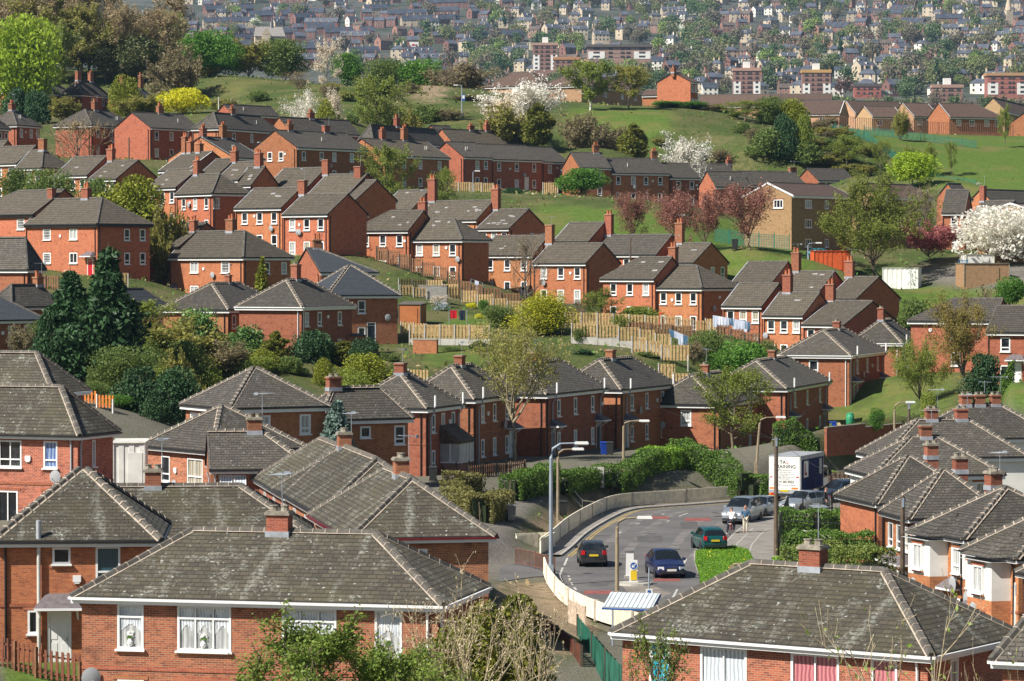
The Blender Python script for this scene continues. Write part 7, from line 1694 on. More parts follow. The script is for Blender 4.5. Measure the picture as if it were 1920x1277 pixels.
# ---------------------------------------------------------------- people
def skin_body(name, joints, edges, mat, parent, sub=2):
 """one continuous surface grown round a stick figure; joints: name -> (x, y, z, r)"""
 me = bpy.data.meshes.new(name); ks = list(joints); ix = {k: i for i, k in enumerate(ks)}
 me.from_pydata([joints[k][:3] for k in ks], [(ix[a], ix[b]) for a, b in edges], []); me.update()
 o = link(name, me, parent); me.materials.append(mat)
 md = o.modifiers.new('skin', 'SKIN'); md.use_smooth_shade = True; md.branch_smoothing = .4
 for i, k in enumerate(ks):
  v = me.skin_vertices[0].data[i]; r = joints[k][3]; v.radius = (r, r) if not isinstance(r, tuple) else r; v.use_root = (i == 0)
 s = o.modifiers.new('sub', 'SUBSURF'); s.levels = sub; s.render_levels = sub
 return o
M['skin'] = plain('skin', (.52, .27, .19), .55, var=.06); M['hairgrey'] = plain('hair_grey', (.16, .13, .10), .8); M['hairdark'] = plain('hair_dark', (.03, .022, .018), .8)
M['jwhite'] = plain('jacket_white', (.74, .74, .75), .8, var=.06); M['jblue'] = plain('jacket_blue', (.045, .11, .19), .8, var=.15); M['jblack'] = plain('coat_black', (.015, .015, .018), .8)
M['trcream'] = plain('trousers_cream', (.60, .56, .43), .85, var=.08); M['trdark'] = plain('trousers_dark', (.03, .035, .05), .85); M['shoe'] = plain('shoe_pale', (.55, .53, .48), .7)
def person(label, loc, rz, jacket, trousers, hair, J, scale=1.0, bald=False):
 """J overrides joints: elbows, hands, knees, feet, head ... (facing -y)"""
 j = dict(pel=(0, 0, .94, .125), waist=(0, .01, 1.08, .125), chest=(0, .01, 1.30, .145), neck=(0, 0, 1.47, .06), head0=(0, -.02, 1.56, .075), head1=(0, -.03, 1.66, .098), head2=(0, -.01, 1.735, .07))
 for s, n in ((-1, 'l'), (1, 'r')):
  j.update({n + 'sh': (s * .18, .01, 1.42, .065), n + 'el': (s * .25, .02, 1.14, .047), n + 'wr': (s * .25, -.10, .92, .033), n + 'pm': (s * .25, -.13, .85, .036), n + 'hp': (s * .09, 0, .90, .10), n + 'kn': (s * .10, -.03, .50, .066), n + 'an': (s * .10, .02, .10, .046), n + 'to': (s * .11, -.15, .045, .042)})
 j.update(J)
 E = [('pel', 'waist'), ('waist', 'chest'), ('chest', 'neck'), ('neck', 'head0'), ('head0', 'head1'), ('head1', 'head2')]
 for n in 'lr': E += [('chest', n + 'sh'), (n + 'sh', n + 'el'), (n + 'el', n + 'wr'), (n + 'wr', n + 'pm'), ('pel', n + 'hp'), (n + 'hp', n + 'kn'), (n + 'kn', n + 'an'), (n + 'an', n + 'to')]
 for n, s in (('l', -1), ('r', 1)):          # five unequal fingers, slightly curled
  pm = Vector(j[n + 'pm'][:3]); wr = Vector(j[n + 'wr'][:3]); d = (pm - wr).normalized(); side = d.cross(Vector((0, 0, 1)) if abs(d.z) < .9 else Vector((1, 0, 0))).normalized(); curl = d.cross(side)
  for q, (o, ln) in enumerate(((-.030, .062), (-.010, .078), (.010, .082), (.030, .072))):
   a = pm + side * o + d * .03; m_ = a + d * ln * .55 + curl * .01; e = a + d * ln * .9 + curl * .035
   for t, p in (('a', a), ('b', m_), ('c', e)): j[f'{n}f{q}{t}'] = (*p, .0095)
   E += [(n + 'pm', f'{n}f{q}a'), (f'{n}f{q}a', f'{n}f{q}b'), (f'{n}f{q}b', f'{n}f{q}c')]
  a = wr.lerp(pm, .45) - side * .035; e = a + d * .05 - side * .03
  j[n + 'ta'] = (*a, .012); j[n + 'tb'] = (*e, .010); E += [(n + 'wr', n + 'ta'), (n + 'ta', n + 'tb')]
 r = empty('person', loc, rz, label, 'person'); r.scale = (scale,) * 3
 body = skin_body('body', j, E, M['skin'], r)
 g = lambda k, dr: (*j[k][:3], j[k][3] + dr)
 top = {k: g(k, .028) for k in ('waist', 'chest', 'lsh', 'rsh', 'lel', 'rel')}; top['hem'] = (j['pel'][0], j['pel'][1], j['pel'][2] - .10, .178)
 for n in 'lr': a, b_ = Vector(j[n + 'el'][:3]), Vector(j[n + 'wr'][:3]); top[n + 'cf'] = (*a.lerp(b_, .92), .048)
 top['col'] = (*Vector(j['chest'][:3]).lerp(Vector(j['neck'][:3]), .75), .085)
 skin_body('jacket', top, [('waist', 'hem'), ('waist', 'chest'), ('chest', 'col'), ('chest', 'lsh'), ('chest', 'rsh'), ('lsh', 'lel'), ('rsh', 'rel'), ('lel', 'lcf'), ('rel', 'rcf')], jacket, r)
 tr = {k: g(k, .02) for k in ('pel', 'lhp', 'rhp', 'lkn', 'rkn')}
 for n in 'lr': tr[n + 'hm'] = (*Vector(j[n + 'an'][:3]), .064)
 skin_body('trousers', tr, [('pel', 'lhp'), ('pel', 'rhp'), ('lhp', 'lkn'), ('rhp', 'rkn'), ('lkn', 'lhm'), ('rkn', 'rhm')], trousers, r)
 for n in 'lr':
  a, b_ = Vector(j[n + 'an'][:3]), Vector(j[n + 'to'][:3]); skin_body('shoe', {'a': (a.x, a.y + .04, .05, .05), 'b': (*a.lerp(b_, .6)[:2], .045, .05), 'c': (*b_[:2], .035, .042)}, [('a', 'b'), ('b', 'c')], M['shoe'], r, 1)
 h0, h1 = Vector(j['head1'][:3]), Vector(j['head2'][:3]); fwd = (Vector(j['head0'][:3]) - Vector(j['neck'][:3])); fwd = Vector((fwd.x, fwd.y, 0)); fwd = fwd.normalized() if fwd.length > .01 else Vector((0, -1, 0))
 sd = Vector((fwd.y, -fwd.x, 0))
 hb = MB(); n = 14
 for i in range(5):
  for k in range(n):
   def P(u, v):
    a = 2 * math.pi * v / n; e = (.15 + .85 * u / 5) * math.pi / 2 * 1.05; d = fwd * math.cos(a) * math.cos(e) + sd * math.sin(a) * math.cos(e) + Vector((0, 0, math.sin(e)))
    return h0 + Vector((0, 0, .015)) + Vector((d.x * .108, d.y * .108, d.z * .122)) - fwd * .014
   if i < 3 and math.cos(2 * math.pi * (k + .5) / n) > .35: continue
   if bald and i > 2: continue
   hb.poly([P(i, k), P(i, k + 1), P(i + 1, k + 1), P(i + 1, k)])
 hb.build('hair', [hair], r, smooth=True)
 fb = MB(); fc = h0 + fwd * .095
 for s in (-1, 1): fb.box(fc + sd * s * .033 + Vector((0, 0, -.005)), (.024, .012, .014), 1); fb.box(h0 + sd * s * .1 - Vector((0, 0, .02)), (.02, .03, .055), 0)
 fb.box(fc + fwd * .012 - Vector((0, 0, .035)), (.024, .03, .05), 0); fb.box(fc - Vector((0, 0, .078)) - fwd * .004, (.045, .012, .012), 2)
 fb.build('face', [M['skin'], M['ink'], M['inkred']], r); return r
def people():
 S_ = lambda **k: k
 p = flat(1398, 998, .14)
 person('grey haired man in a blue jacket and cream trousers talking on the pavement', p, 2.2 - math.pi / 2 - .9, M['jblue'], M['trcream'], M['hairgrey'],
   S_(head0=(0, -.05, 1.55, .075), head1=(0, -.065, 1.645, .098), head2=(0, -.045, 1.72, .07), lel=(-.25, -.02, 1.14, .05), lwr=(-.19, -.24, 1.06, .033), lpm=(-.17, -.31, 1.05, .036), rel=(.26, .05, 1.14, .05), rwr=(.20, -.17, 1.02, .033), rpm=(.18, -.24, 1.02, .036)), 1.02)
 p = flat(1371, 1002, .025)
 q = Vector(p); rz = math.pi - .25
 person('man in a white jacket astride a bicycle with one foot on the ground', q, rz, M['jwhite'], M['trdark'], M['hairgrey'],
   S_(waist=(0, -.05, 1.09, .125), chest=(0, -.14, 1.31, .15), neck=(0, -.19, 1.47, .06), head0=(.02, -.22, 1.55, .075), head1=(.03, -.235, 1.645, .098), head2=(.03, -.215, 1.72, .07), lsh=(-.19, -.13, 1.42, .065), rsh=(.19, -.13, 1.42, .065), lel=(-.27, -.30, 1.18, .05), lwr=(-.24, -.52, 1.04, .033), lpm=(-.24, -.58, 1.03, .036), rel=(.27, -.30, 1.18, .05), rwr=(.24, -.52, 1.04, .033), rpm=(.24, -.58, 1.03, .036),
    lhp=(-.11, 0, .91, .1), lkn=(-.17, -.20, .56, .066), lan=(-.17, .02, .30, .046), lto=(-.17, -.13, .27, .042), rhp=(.11, 0, .91, .1), rkn=(.24, -.05, .50, .066), ran=(.27, .03, .10, .046), rto=(.28, -.13, .045, .042)), 1.0)
 b = empty('bicycle', q, rz, 'bicycle with a red frame under the man in the white jacket', 'bicycle')
 wm = MB()
 for k in range(24):
  a0, a1 = 2 * math.pi * k / 24, 2 * math.pi * (k + 1) / 24; wm.tube([(0, .33 * math.cos(a0), .33 * math.sin(a0)), (0, .33 * math.cos(a1), .33 * math.sin(a1))], .02, 5, 0, cap=False)
 for k in range(12): a = 2 * math.pi * k / 12; wm.tube([(0, 0, 0), (0, .33 * math.cos(a), .33 * math.sin(a))], .004, 3, 1)
 me = wm.mesh('wheel', [M['tyre'], M['rim']])
 for y in (-.56, .46): link('wheel', me, b, (0, y, .35))
 f = MB()
 for a, c, r_ in (((0, -.38, .86), (0, -.02, .32), .022), ((0, -.36, .78), (0, .12, .80), .018), ((0, -.02, .32), (0, .14, .86), .018), ((.05, -.02, .32), (.05, .46, .35), .012), ((-.05, -.02, .32), (-.05, .46, .35), .012), ((.04, .12, .78), (.05, .46, .35), .010), ((-.04, .12, .78), (-.05, .46, .35), .010), ((.04, -.40, .80), (.05, -.56, .35), .012), ((-.04, -.40, .80), (-.05, -.56, .35), .012)): f.tube([a, c], r_, 6)
 f.build('frame', [M['reddoor']], b)
 h = MB(); h.tube([(0, -.38, .84), (0, -.42, 1.0)], .014, 5); h.tube([(-.28, -.56, 1.0), (-.1, -.44, 1.01), (.1, -.44, 1.01), (.28, -.56, 1.0)], .014, 5); h.build('handlebar', [M['trim']], b)
 s = MB(); s.box((0, .16, .89), (.15, .26, .05), 0, 0, .8); s.tube([(0, .14, .8), (0, .15, .88)], .014, 5); s.build('saddle', [M['trim']], b)
 c = MB(); c.tube([(-.1, -.02, .32), (.1, -.02, .32)], .015, 5); c.box((.12, -.02, .18), (.09, .06, .02)); c.box((-.12, -.02, .46), (.09, .06, .02)); c.tube([(.09, -.02, .32), (.09, -.02, .18)], .012, 4); c.tube([(-.09, -.02, .32), (-.09, -.02, .46)], .012, 4); c.build('pedals', [M['trim']], b)
 r_ = MB(); r_.box((0, .42, .72), (.16, .3, .03)); r_.build('mudguard', [M['offwhite']], b)
 p = flat(1548, 962, .1)
 person('person in a black coat walking behind the black railings by the parked dark car', p, 1.2, M['jblack'], M['trdark'], M['hairdark'], S_(lkn=(-.10, -.16, .52, .066), lan=(-.10, -.10, .10, .046), lto=(-.10, -.27, .05, .042)), 1.05)
# ---------------------------------------------------------------- street furniture and odds and ends
def lamp(label, base, top, hx, mat='concretelamp', r=.11, tilt=(0, 0)):
 """post with a bent arm and a lantern; base is a world point, top its height, hx the lantern's offset in x"""
 o = empty('street_lamp', base, 0, label, 'street lamp'); b = MB(); tx, ty = tilt
 pts = [(0, 0, -.3), (tx * .5, ty * .5, top * .5), (tx, ty, top * .9), (tx + hx * .06, ty, top * .965), (tx + hx * .3, ty, top)]
 b.tube(pts, r, 8, 0, r1=r * .55); b.box((0, 0, .5), (r * 2.3, r * 2.3, 1.3)); b.build('post', [M[mat]], o)
 a = MB(); a.tube([(tx + hx * .3, ty, top), (tx + hx * .75, ty, top + .03)], r * .45, 6); a.build('arm', [M[mat]], o)
 s = 1 if hx > 0 else -1
 l = MB(); l.box((tx + hx * .75 + s * .36, ty, top + .05), (.8, .24, .14), 0, 0, .85); l.box((tx + hx * .75 + s * .40, ty, top - .035), (.62, .2, .06), 1); l.build('lantern', [M['lampwhite'], M['offwhite']], o)
 return o
def furniture():
 def L(label, bx, by, ty, hx, mat, r=.11, z=0, D=None, tilt=(0, 0)):
  if D: p = gpt(bx, by, D)
  else: p = flat(bx, by, z)
  top = at(bx, ty, p.y).z - p.z; lamp(label, p, top, (hx - bx) / F * p.y / .88, mat, r, tilt)
 L('tall grey steel street lamp with its lantern reaching right, beside the brown railing', 1033, 1098, 832, 1086, 'steel', .12)
 L('brown concrete street lamp standing in the bank beside the steps', 1046, 1002, 843, 1078, 'concretelamp', D=206)
 L('brown street lamp in front of the last brick house of the street row', 1169, 936, 790, 1204, 'concretelamp', D=236)
 L('leaning brown street lamp left of the lorry', 1417, 914, 783, 1453, 'concretelamp', D=246, tilt=(.3, 0))
 L('brown street lamp at the roadside in front of the traffic bollards', 1157, 1150, 972, 1202, 'concretelamp')
 L('brown street lamp by the purple flowers', 1677, 838, 755, 1702, 'concretelamp', D=252)
 L('street lamp whose lantern shows above the pink curtain house roof', 1372, 1100, 1057, 1422, 'concretelamp')
 L('street lamp at the lower right behind the ridge, lantern by the grey dish', 1846, 1215, 1139, 1888, 'concretelamp', z=-1)
 L('pale street lamp by the turquoise car on the green slope', 1515, 500, 456, 1532, 'steel', .09, D=392)
 L('grey lamp post with a blue sign plate on the bare earth slope', 866, 206, 160, 857, 'steel', .12, D=558)
 L('grey lamp post standing below the long dark terrace', 887, 372, 321, 891, 'steel', .08, D=468)
 sg = MB(); sg.box((0, 0, 0), (.55, .05, 1.1)); sg.box((0, -.03, .1), (.4, .01, .55), 1); o = sg.build('sign_plate', [M['bluesign'], M['white']], None, at(869, 183, 557)); setp(o, 'small blue and white sign plate on the hill lamp post', 'sign')
 for lab, x, y, t, D, z, r in (('dark wooden telegraph pole on the pavement in front of the lorry', 1455, 1042, 818, None, .1, .15), ('weathered telegraph pole in front of the right hand terrace', 1692, 1110, 930, None, 0, .15), ('telegraph pole at the right edge below the nearest white bay', 1905, 1215, 1092, None, -.5, .17), ('dark telegraph pole by the purple flowers', 1704, 838, 753, 253, 0, .14), ('wooden pole rising beside the wide grey tiled unit', 1182, 500, 446, 386, 0, .12), ('wooden pole in front of the hipped house with the bare sapling', 242, 312, 258, 440, 0, .12), ('thin white mast above the small dark gable', 410, 205, 182, 525, 0, .12), ('thin dark mast in front of the community building', 1050, 172, 126, 600, 0, .1)):
  p = gpt(x, y, D) if D else flat(x, y, z); hh = at(x, t, p.y).z - p.z
  o = empty('telegraph_pole' if 'mast' not in lab else 'mast', p, 0, lab, 'pole'); b = MB(); b.tube([(0, 0, -.5), (0, 0, hh)], r, 8, 0, r1=r * .75); b.build('post', [M['offwhite' if 'white' in lab else 'polewood']], o)
  if 'telegraph' in lab:
   c = MB(); c.box((0, -.1, hh - .35), (.12, .12, .5)); c.tube([(-.25, 0, hh - .2), (.25, 0, hh - .2)], .03, 5); c.build('bracket', [M['steel']], o)
   s = MB(); [s.tube([(sx * r, 0, zz), (sx * (r + .14), 0, zz)], .012, 4) for zz in np.arange(2.5, hh - 1, .45) for sx in (-1, 1)]; s.build('step_irons', [M['steel']], o)
 def wire(label, a, c, sag=.5):
  a, c = Vector(a), Vector(c); b = MB(); pts = [a.lerp(c, i / 12) - Vector((0, 0, sag * 4 * (i / 12) * (1 - i / 12))) - a for i in range(13)]; b.tube(pts, .012, 3); o = b.build('wire', [M['trim']], None, a); setp(o, label, 'wire', 'overhead wires')
 pt = flat(1455, 1042, .1); pt.z = at(1455, 824, pt.y).z
 for x, y, D, l in ((1558, 703, 286, 'thin wire from the lorry pole to the dish house'), (1268, 715, 262, 'thin wire from the lorry pole to the house above the blue bin'), (1704, 758, 253, 'thin wire from the lorry pole to the pole by the purple flowers'), (1692, 936, 162, 'thin wire from the lorry pole to the weathered pole'), (1140, 722, 250, 'thin wire from the lorry pole to the house behind the tall tree')): wire(l, pt, at(x, y, D))
 isl = MB(); c = flat(1190, 1090, .02); isl.lathe([(1.05, 0), (1.0, .12), (.01, .13)], (0, 0, 0), 18); o = isl.build('traffic_island', [M['kerb']], None, flat(1188, 1096, .02)); setp(o, kind='structure')
 def boll(label, x, y, h, sign):
  p = flat(x, y, .15); b = empty('traffic_bollard', p, 0, label, 'bollard'); s = MB(); s.box((0, 0, h / 2), (.46, .26, h), 0, 0, .9); s.build('shell', [M['lampwhite']], b)
  k = MB(); k.box((0, 0, -.06), (.62, .45, .16)); k.build('foot', [M['kerb']], b)
  if sign:
   d = MB(); n = 20
   for j in range(n):
    a0, a1 = 2 * math.pi * j / n, 2 * math.pi * (j + 1) / n; d.poly([(0, -.155, h * .76), (.19 * math.cos(a0), -.155, h * .76 + .19 * math.sin(a0)), (.19 * math.cos(a1), -.155, h * .76 + .19 * math.sin(a1))])
   d.build('arrow_sign', [M['bluesign']], b); r_ = MB(); n = 20
   for j in range(n):
    a0, a1 = 2 * math.pi * j / n, 2 * math.pi * (j + 1) / n; r_.poly([(rr * math.cos(a), -.152, h * .76 + rr * math.sin(a)) for rr, a in ((.19, a0), (.22, a0), (.22, a1), (.19, a1))])
   r_.poly([(x_, -.16, h * .76 + z_) for x_, z_ in ((.10, .13), (.13, .10), (-.02, -.05), (.05, -.05), (.05, -.09), (-.10, -.09), (-.10, .06), (-.06, .06), (-.06, -.01))][::-1]); r_.build('arrow', [M['white']], b)
   y_ = MB(); y_.box((0, -.15, h * .33), (.34, .02, .52)); y_.build('yellow_panel', [M['plate_y']], b)
 boll('front traffic bollard with a blue keep left arrow and yellow panel', 1188, 1092, 1.22, 1); boll('plain white traffic bollard just behind the keep left one', 1181, 1080, 1.25, 0)
 p = flat(1184, 1226, .1); o = empty('bus_shelter', p, -.30, 'bus shelter with a pale ribbed roof at the roadside', 'bus shelter'); b = MB(); b.box((0, 0, .05), (2.3, 1.5, .07)); [b.box((-1.05 + i * .21, 0, .10), (.03, 1.5, .03)) for i in range(11)]; b.build('roof', [M['shelter']], o, (0, 0, 2.35), (R(20), 0, 0))
 b = MB(); b.box((0, 0, -.02), (2.38, 1.58, .06)); b.build('trim', [M['bluesign']], o, (0, 0, 2.35), (R(20), 0, 0)); b = MB(); b.box((0, 0, 1.13), (.07, .07, 2.3)); pm = b.mesh('post', [M['steel']]); [link('post', pm, o, (x, .6, 0)) for x in (-1.05, 1.05)]; b = MB(); b.box((0, .6, 1.3), (2.0, .02, 1.6)); b.build('glass_panel', [M['clear']], o)
 p = flat(1217, 1170, .1); o = empty('bus_stop', p, 0, 'white bus stop flag sign standing in front of the lichened roof', 'sign'); b = MB(); b.tube([(0, 0, 0), (0, 0, 2.75)], .045, 6); b.build('post', [M['steel']], o); f = MB(); hz = at(1217, 1104, p.y).z - p.z; f.box((0, -.05, hz - .34), (.34, .04, .68)); f.build('flag', [M['lampwhite']], o)
 f = MB(); f.box((0, -.075, hz - .13), (.15, .01, .14)); f.box((0, -.075, hz - .34), (.2, .01, .06)); f.build('symbol', [M['bluesign']], o)
 def bin_(label, p, col, rz=0, s=1.0):
  o = empty('wheelie_bin', p, rz, label, 'wheelie bin', 'wheelie bins'); b = MB(); b.box((0, 0, .52), (.46, .52, .9), 0, 0, 1.22); b.build('tub', [M[col]], o); l = MB(); l.box((0, 0, 1.02), (.6, .7, .07), 0, 0, .9); l.build('lid', [M[col]], o); w = MB()
  for sx in (-1, 1): w.tube([(sx * .22, .27, .1), (sx * .28, .27, .1)], .1, 10)
  w.build('wheels', [M['tyre']], o); o.scale = (s,) * 3
 bin_('grey wheelie bin on the upper path beside the clipped hedge', gpt(957, 968, 204), 'bingrey', .3); bin_('dark wheelie bin behind the bank at the brown lamp post', gpt(1055, 922, 216), 'bindark', .2); bin_('blue wheelie bin below the steps of the street row', gpt(1133, 866, 252), 'binblue', .1); bin_('dark wheelie bin beside the blue one', gpt(1143, 866, 252), 'bindark'); bin_('blue wheelie bin at the top of the retaining wall', gpt(1562, 785, 275), 'binblue')
 bin_('dark wheelie bin under the bay window', gpt(812, 902, 224), 'bindark'); bin_('blue wheelie bin in the terraced gardens', gpt(795, 640, 313), 'binblue'); bin_('dark bin on the grass by the red plum trees', gpt(1378, 455, 404), 'bindark', 0, 1.4)
 o = empty('water_butt', gpt(1594, 790, 272), 0, 'green water butt beside the white corner pipe house', 'barrel'); b = MB(); b.lathe([(.3, 0), (.36, .4), (.36, .7), (.3, 1.1), (.01, 1.12)], n=14); b.build('barrel', [M['bingreen']], o, smooth=True); b = MB(); b.lathe([(.32, 1.12), (.2, 1.2), (.01, 1.2)], n=14); b.build('lid', [M['bingreen']], o)
 def hut(label, p, rz, w, d, h, wm, rm, name, cat, rise=.25, ribs=0):
  o = empty(name, p, rz, label, cat); b = MB()
  if ribs:
   n = int(w / .28)
   for i in range(n):
    x0, x1 = -w / 2 + w * i / n, -w / 2 + w * (i + 1) / n; e = .04 if i % 2 else 0
    b.poly([(x0, -e, -.6), (x1, -e, -.6), (x1, -e, h), (x0, -e, h)]); b.poly([(x1, -e, -.6), (x1, -.04 + e, -.6), (x1, -.04 + e, h), (x1, -e, h)])
   b.box((0, d / 2 + .01, h / 2 - .3), (w, d - .02, h + .6))
  else: b.box((0, d / 2, h / 2 - .3), (w, d, h + .6))
  b.build('walls', [M[wm]], o); r_ = MB(); r_.poly([(-w / 2 - .1, -.12, h), (w / 2 + .1, -.12, h), (w / 2 + .1, d + .1, h + rise), (-w / 2 - .1, d + .1, h + rise)]); r_.box((0, d / 2, h + .01), (w + .14, d + .14, .1)); r_.build('roof', [M[rm]], o)
  dm = MB(); dm.box((w * .2, -.05, h * .42), (.8, .04, h * .8)); dm.build('door', [M[wm]], o); fr = MB(); fr.box((0, -.03, h / 2 - .1), (.08, .08, h)); fm = fr.mesh('corner_post', [M[rm]]); [link('corner_post', fm, o, (sx * w / 2, 0, 0)) for sx in (-1, 1)]; return o
 hut('orange brown timber shed beside the blue slate pyramid house', gpt(768, 602, 328), -.35, 2.4, 1.6, 2.1, 'shed', 'tileplain', 'garden_shed', 'shed', .35); hut('white ribbed shipping container under the large roadside tree', gpt(1688, 543, 395), -.3, 4.4, 2.4, 2.6, 'boxwhite', 'offwhite', 'shipping_container', 'container', .02, 1)
 hut('orange container on the grass behind the brown roofed units', gpt(1560, 512, 402), .1, 4.6, 2.4, 2.4, 'orangebox', 'orangebox', 'shipping_container', 'container', .02, 1); hut('white flat roofed cabin in front of the white cherry', gpt(1838, 500, 402), .12, 3.6, 3.2, 1.9, 'boxwhite', 'cabinroof', 'site_cabin', 'cabin', .06)
 hut('flat roofed brown brick outbuilding at the tarmac yard', gpt(1850, 530, 388), .12, 5.6, 4.0, 2.6, 'brown', 'stone', 'brick_outbuilding', 'outbuilding', .02); hut('white profiled garage in the lower left between the brick houses', gpt(242, 915, 180), .05, 1.75, 3, 3.0, 'boxwhite', 'offwhite', 'garage', 'garage', .1, 1)
 hut('flat grey roofed lean-to behind the white profiled garage', gpt(262, 850, 192), .05, 3.0, 3, 3.6, 'grey', 'boxgrey', 'lean_to', 'shed', .05); hut('lean-to glass roof at the foot of the lace curtain house', gpt(268, 1268, 112), -.2, 2.6, 1.6, .6, 'front', 'offwhite', 'lean_to', 'lean-to', .4); hut('low dark hut beside the blue slate pyramid house', gpt(668, 650, 301), .3, 1.8, 1.6, 2.0, 'red', 'tileplain', 'outhouse', 'outhouse', .2)
 o = empty('blue_cage', gpt(1806, 492, 400), 0, 'bright blue slatted cage beside the white cabin', 'cage'); b = MB(); [b.box((-.55 + i * .16, 0, .9), (.08, .06, 1.8)) for i in range(8)]; [b.box((0, 0, z), (1.3, .09, .07)) for z in (.1, .9, 1.75)]; b.build('slats', [M['bluepaint']], o)
 o = empty('meter_cabinet', gpt(1294, 0, 1), 0) if False else None
 def washing(label, pts, n, seed, cols):
  L = gline(pts); o = empty('washing_line', L[0], 0, label, 'washing line'); rng = random.Random(seed); b = MB(); a, c = L[0], L[-1]; h = 1.8
  b.tube([Vector((0, 0, -.2)), Vector((0, 0, h))], .03, 5); b.tube([c - a + Vector((0, 0, -.2)), c - a + Vector((0, 0, h))], .03, 5); b.tube([Vector((0, 0, h)), c - a + Vector((0, 0, h))], .01, 3); b.build('line', [M['steel']], o)
  d = (c - a).normalized()
  for i in range(n):
   w, hh = rng.uniform(.5, .9), rng.uniform(.6, 1.2); q = (c - a) * ((i + .5) / n) + Vector((0, 0, h - .02)); k = MB(); m_ = 6; nn = Vector((-d.y, d.x, 0))
   for j in range(m_):
    e0, e1 = .05 * math.sin(j * 1.9 + i), .05 * math.sin((j + 1) * 1.9 + i); p0, p1 = q + d * (w * (j / m_ - .5)), q + d * (w * ((j + 1) / m_ - .5)); k.poly([p0, p1, p1 + nn * e1 - Vector((0, 0, hh)), p0 + nn * e0 - Vector((0, 0, hh))])
   k.build('laundry', [M[rng.choice(cols)]], o)
 washing('washing line full of white laundry in front of the three stepped units', [(1340, 652, 331), (1405, 655, 329)], 9, 2, ['netcloth', 'jwhite', 'netcloth', 'jblue']); washing('washing line with small pale clothes among the pale fences', [(1255, 642, 316), (1290, 643, 315)], 4, 4, ['netcloth', 'jblue']); washing('washing line with one red and one dark cloth on the terraced lawn', [(842, 618, 326), (875, 619, 326)], 2, 9, ['reddoor', 'darkdoor']); washing('washing line with a blue towel behind the dark deck fence', [(883, 553, 359), (905, 554, 358)], 1, 3, ['netcloth'])
 def bed(label, x, y, D, w, mat, n, h=.5, cat='flowers', name='flower_clump'):
  p = gpt(x, y, D); rg = np.random.default_rng(n); C = blob_points(rg, n, h, w, 0, 12, .5, 'dome') * np.array([1, .6, 1]); V, Fq = leaf_quads(C, .10, rg, .6); o = link(name, np_mesh(name, V, Fq, [M[mat], M['green']], (rg.uniform(size=len(Fq)) < .25).astype(int)), None, p); setp(o, label, cat)
 bed('clump of purple flowers on the garden wall', 1692, 838, 251, 2.1, 'purple', 2500, .7); bed('clump of yellow daffodils behind the brown garden wall', 1725, 795, 255, 1.4, 'flower', 900, .7); bed('orange and green shrub in the front garden by the water butt', 1632, 790, 265, 1.5, 'orangeflower', 1800, 1.4, 'shrub', 'flower_shrub'); bed('pale heap of rubble and sheeting by the grey block wall', 825, 588, 340, 2.2, 'netcloth', 700, 1.2, 'rubble', 'rubble_heap')
 bed('white dumped bag on the grass beyond the lorry', 1604, 867, 247, 1.1, 'white', 260, .5, 'bag', 'dumped_bag'); bed('small white object lying on the far green field', 1836, 322, 500, .9, 'white', 120, .5, 'rubbish', 'dumped_bag'); bed('leafy sprawl of plants behind the black railings', 1590, 962, 212, 2.0, 'spring', 900, .8, 'plants', 'plants')
 plant('green shrub next to the orange flowered one', 1644, 766, 266, 26, 'dense', cat='bush', hmax=2); plant('round grey green garden shrub at the railing corner', 1740, 735, 262, 30, 'springbush', cat='bush', hmax=3)
 for (x, y, lab) in ((1610, 1028, ''),):
  o = empty('arched_rail', flat(1490, 1030, .05), 0, 'white curved handrail between the garden hedges', 'handrail'); b = MB(); [b.tube([(s_, 0, 0), (s_ + .1, 0, .9), (s_ + .6, 0, 1.15), (s_ + 1.6, .1, .95), (s_ + 2.2, .1, .4)], .04, 6) for s_ in (0, .35)]; b.build('rail', [M['offwhite']], o)
 o = empty('wall_dish', flat(1640, 1000, 0), 0) if False else None
 Hh = lambda lab, pts, w, h, m, **k: hedge(lab, gline(pts), w, h, m, **k)
 Hh('brownish clipped hedge at the lower end of the upper path', [(845, 985, 205), (900, 990, 200), (945, 960, 206)], 1.3, 1.5, 'hedgebrown', seed=1); Hh('second brownish hedge behind it with a bend', [(842, 940, 214), (900, 930, 216)], 1.3, 1.3, 'hedgebrown', seed=2); Hh('green clipped hedge left of the brown lamp post', [(955, 950, 213), (1005, 935, 218), (1030, 925, 222)], 1.4, 1.6, 'hedge', seed=3)
 Hh('green hedge right of the brown lamp post around a concrete panel', [(1050, 920, 222), (1100, 905, 230), (1140, 900, 233)], 1.3, 1.35, 'hedge', seed=4); Hh('green hedge between two street lamps along the upper path', [(1150, 912, 232), (1200, 904, 236), (1222, 902, 238)], 1.5, 1.5, 'hedge', seed=5); Hh('tall yellowish green hedge bulging over the path', [(1215, 905, 238), (1280, 898, 243)], 1.9, 1.5, 'springhedge', seed=6)
 Hh('tall dark hedge left of the lorry', [(1270, 878, 243), (1340, 885, 241), (1400, 893, 238), (1440, 890, 240)], 2.2, 1.8, 'hedge', seed=7); Hh('bright green low hedge behind the lorry', [(1528, 860, 252), (1570, 856, 254)], 1.2, 1.3, 'springhedge', seed=8); Hh('dark hedge in shadow behind the lorry roof', [(1450, 850, 256), (1490, 850, 256), (1530, 850, 256)], 1.3, 1.8, 'hedge', seed=18)
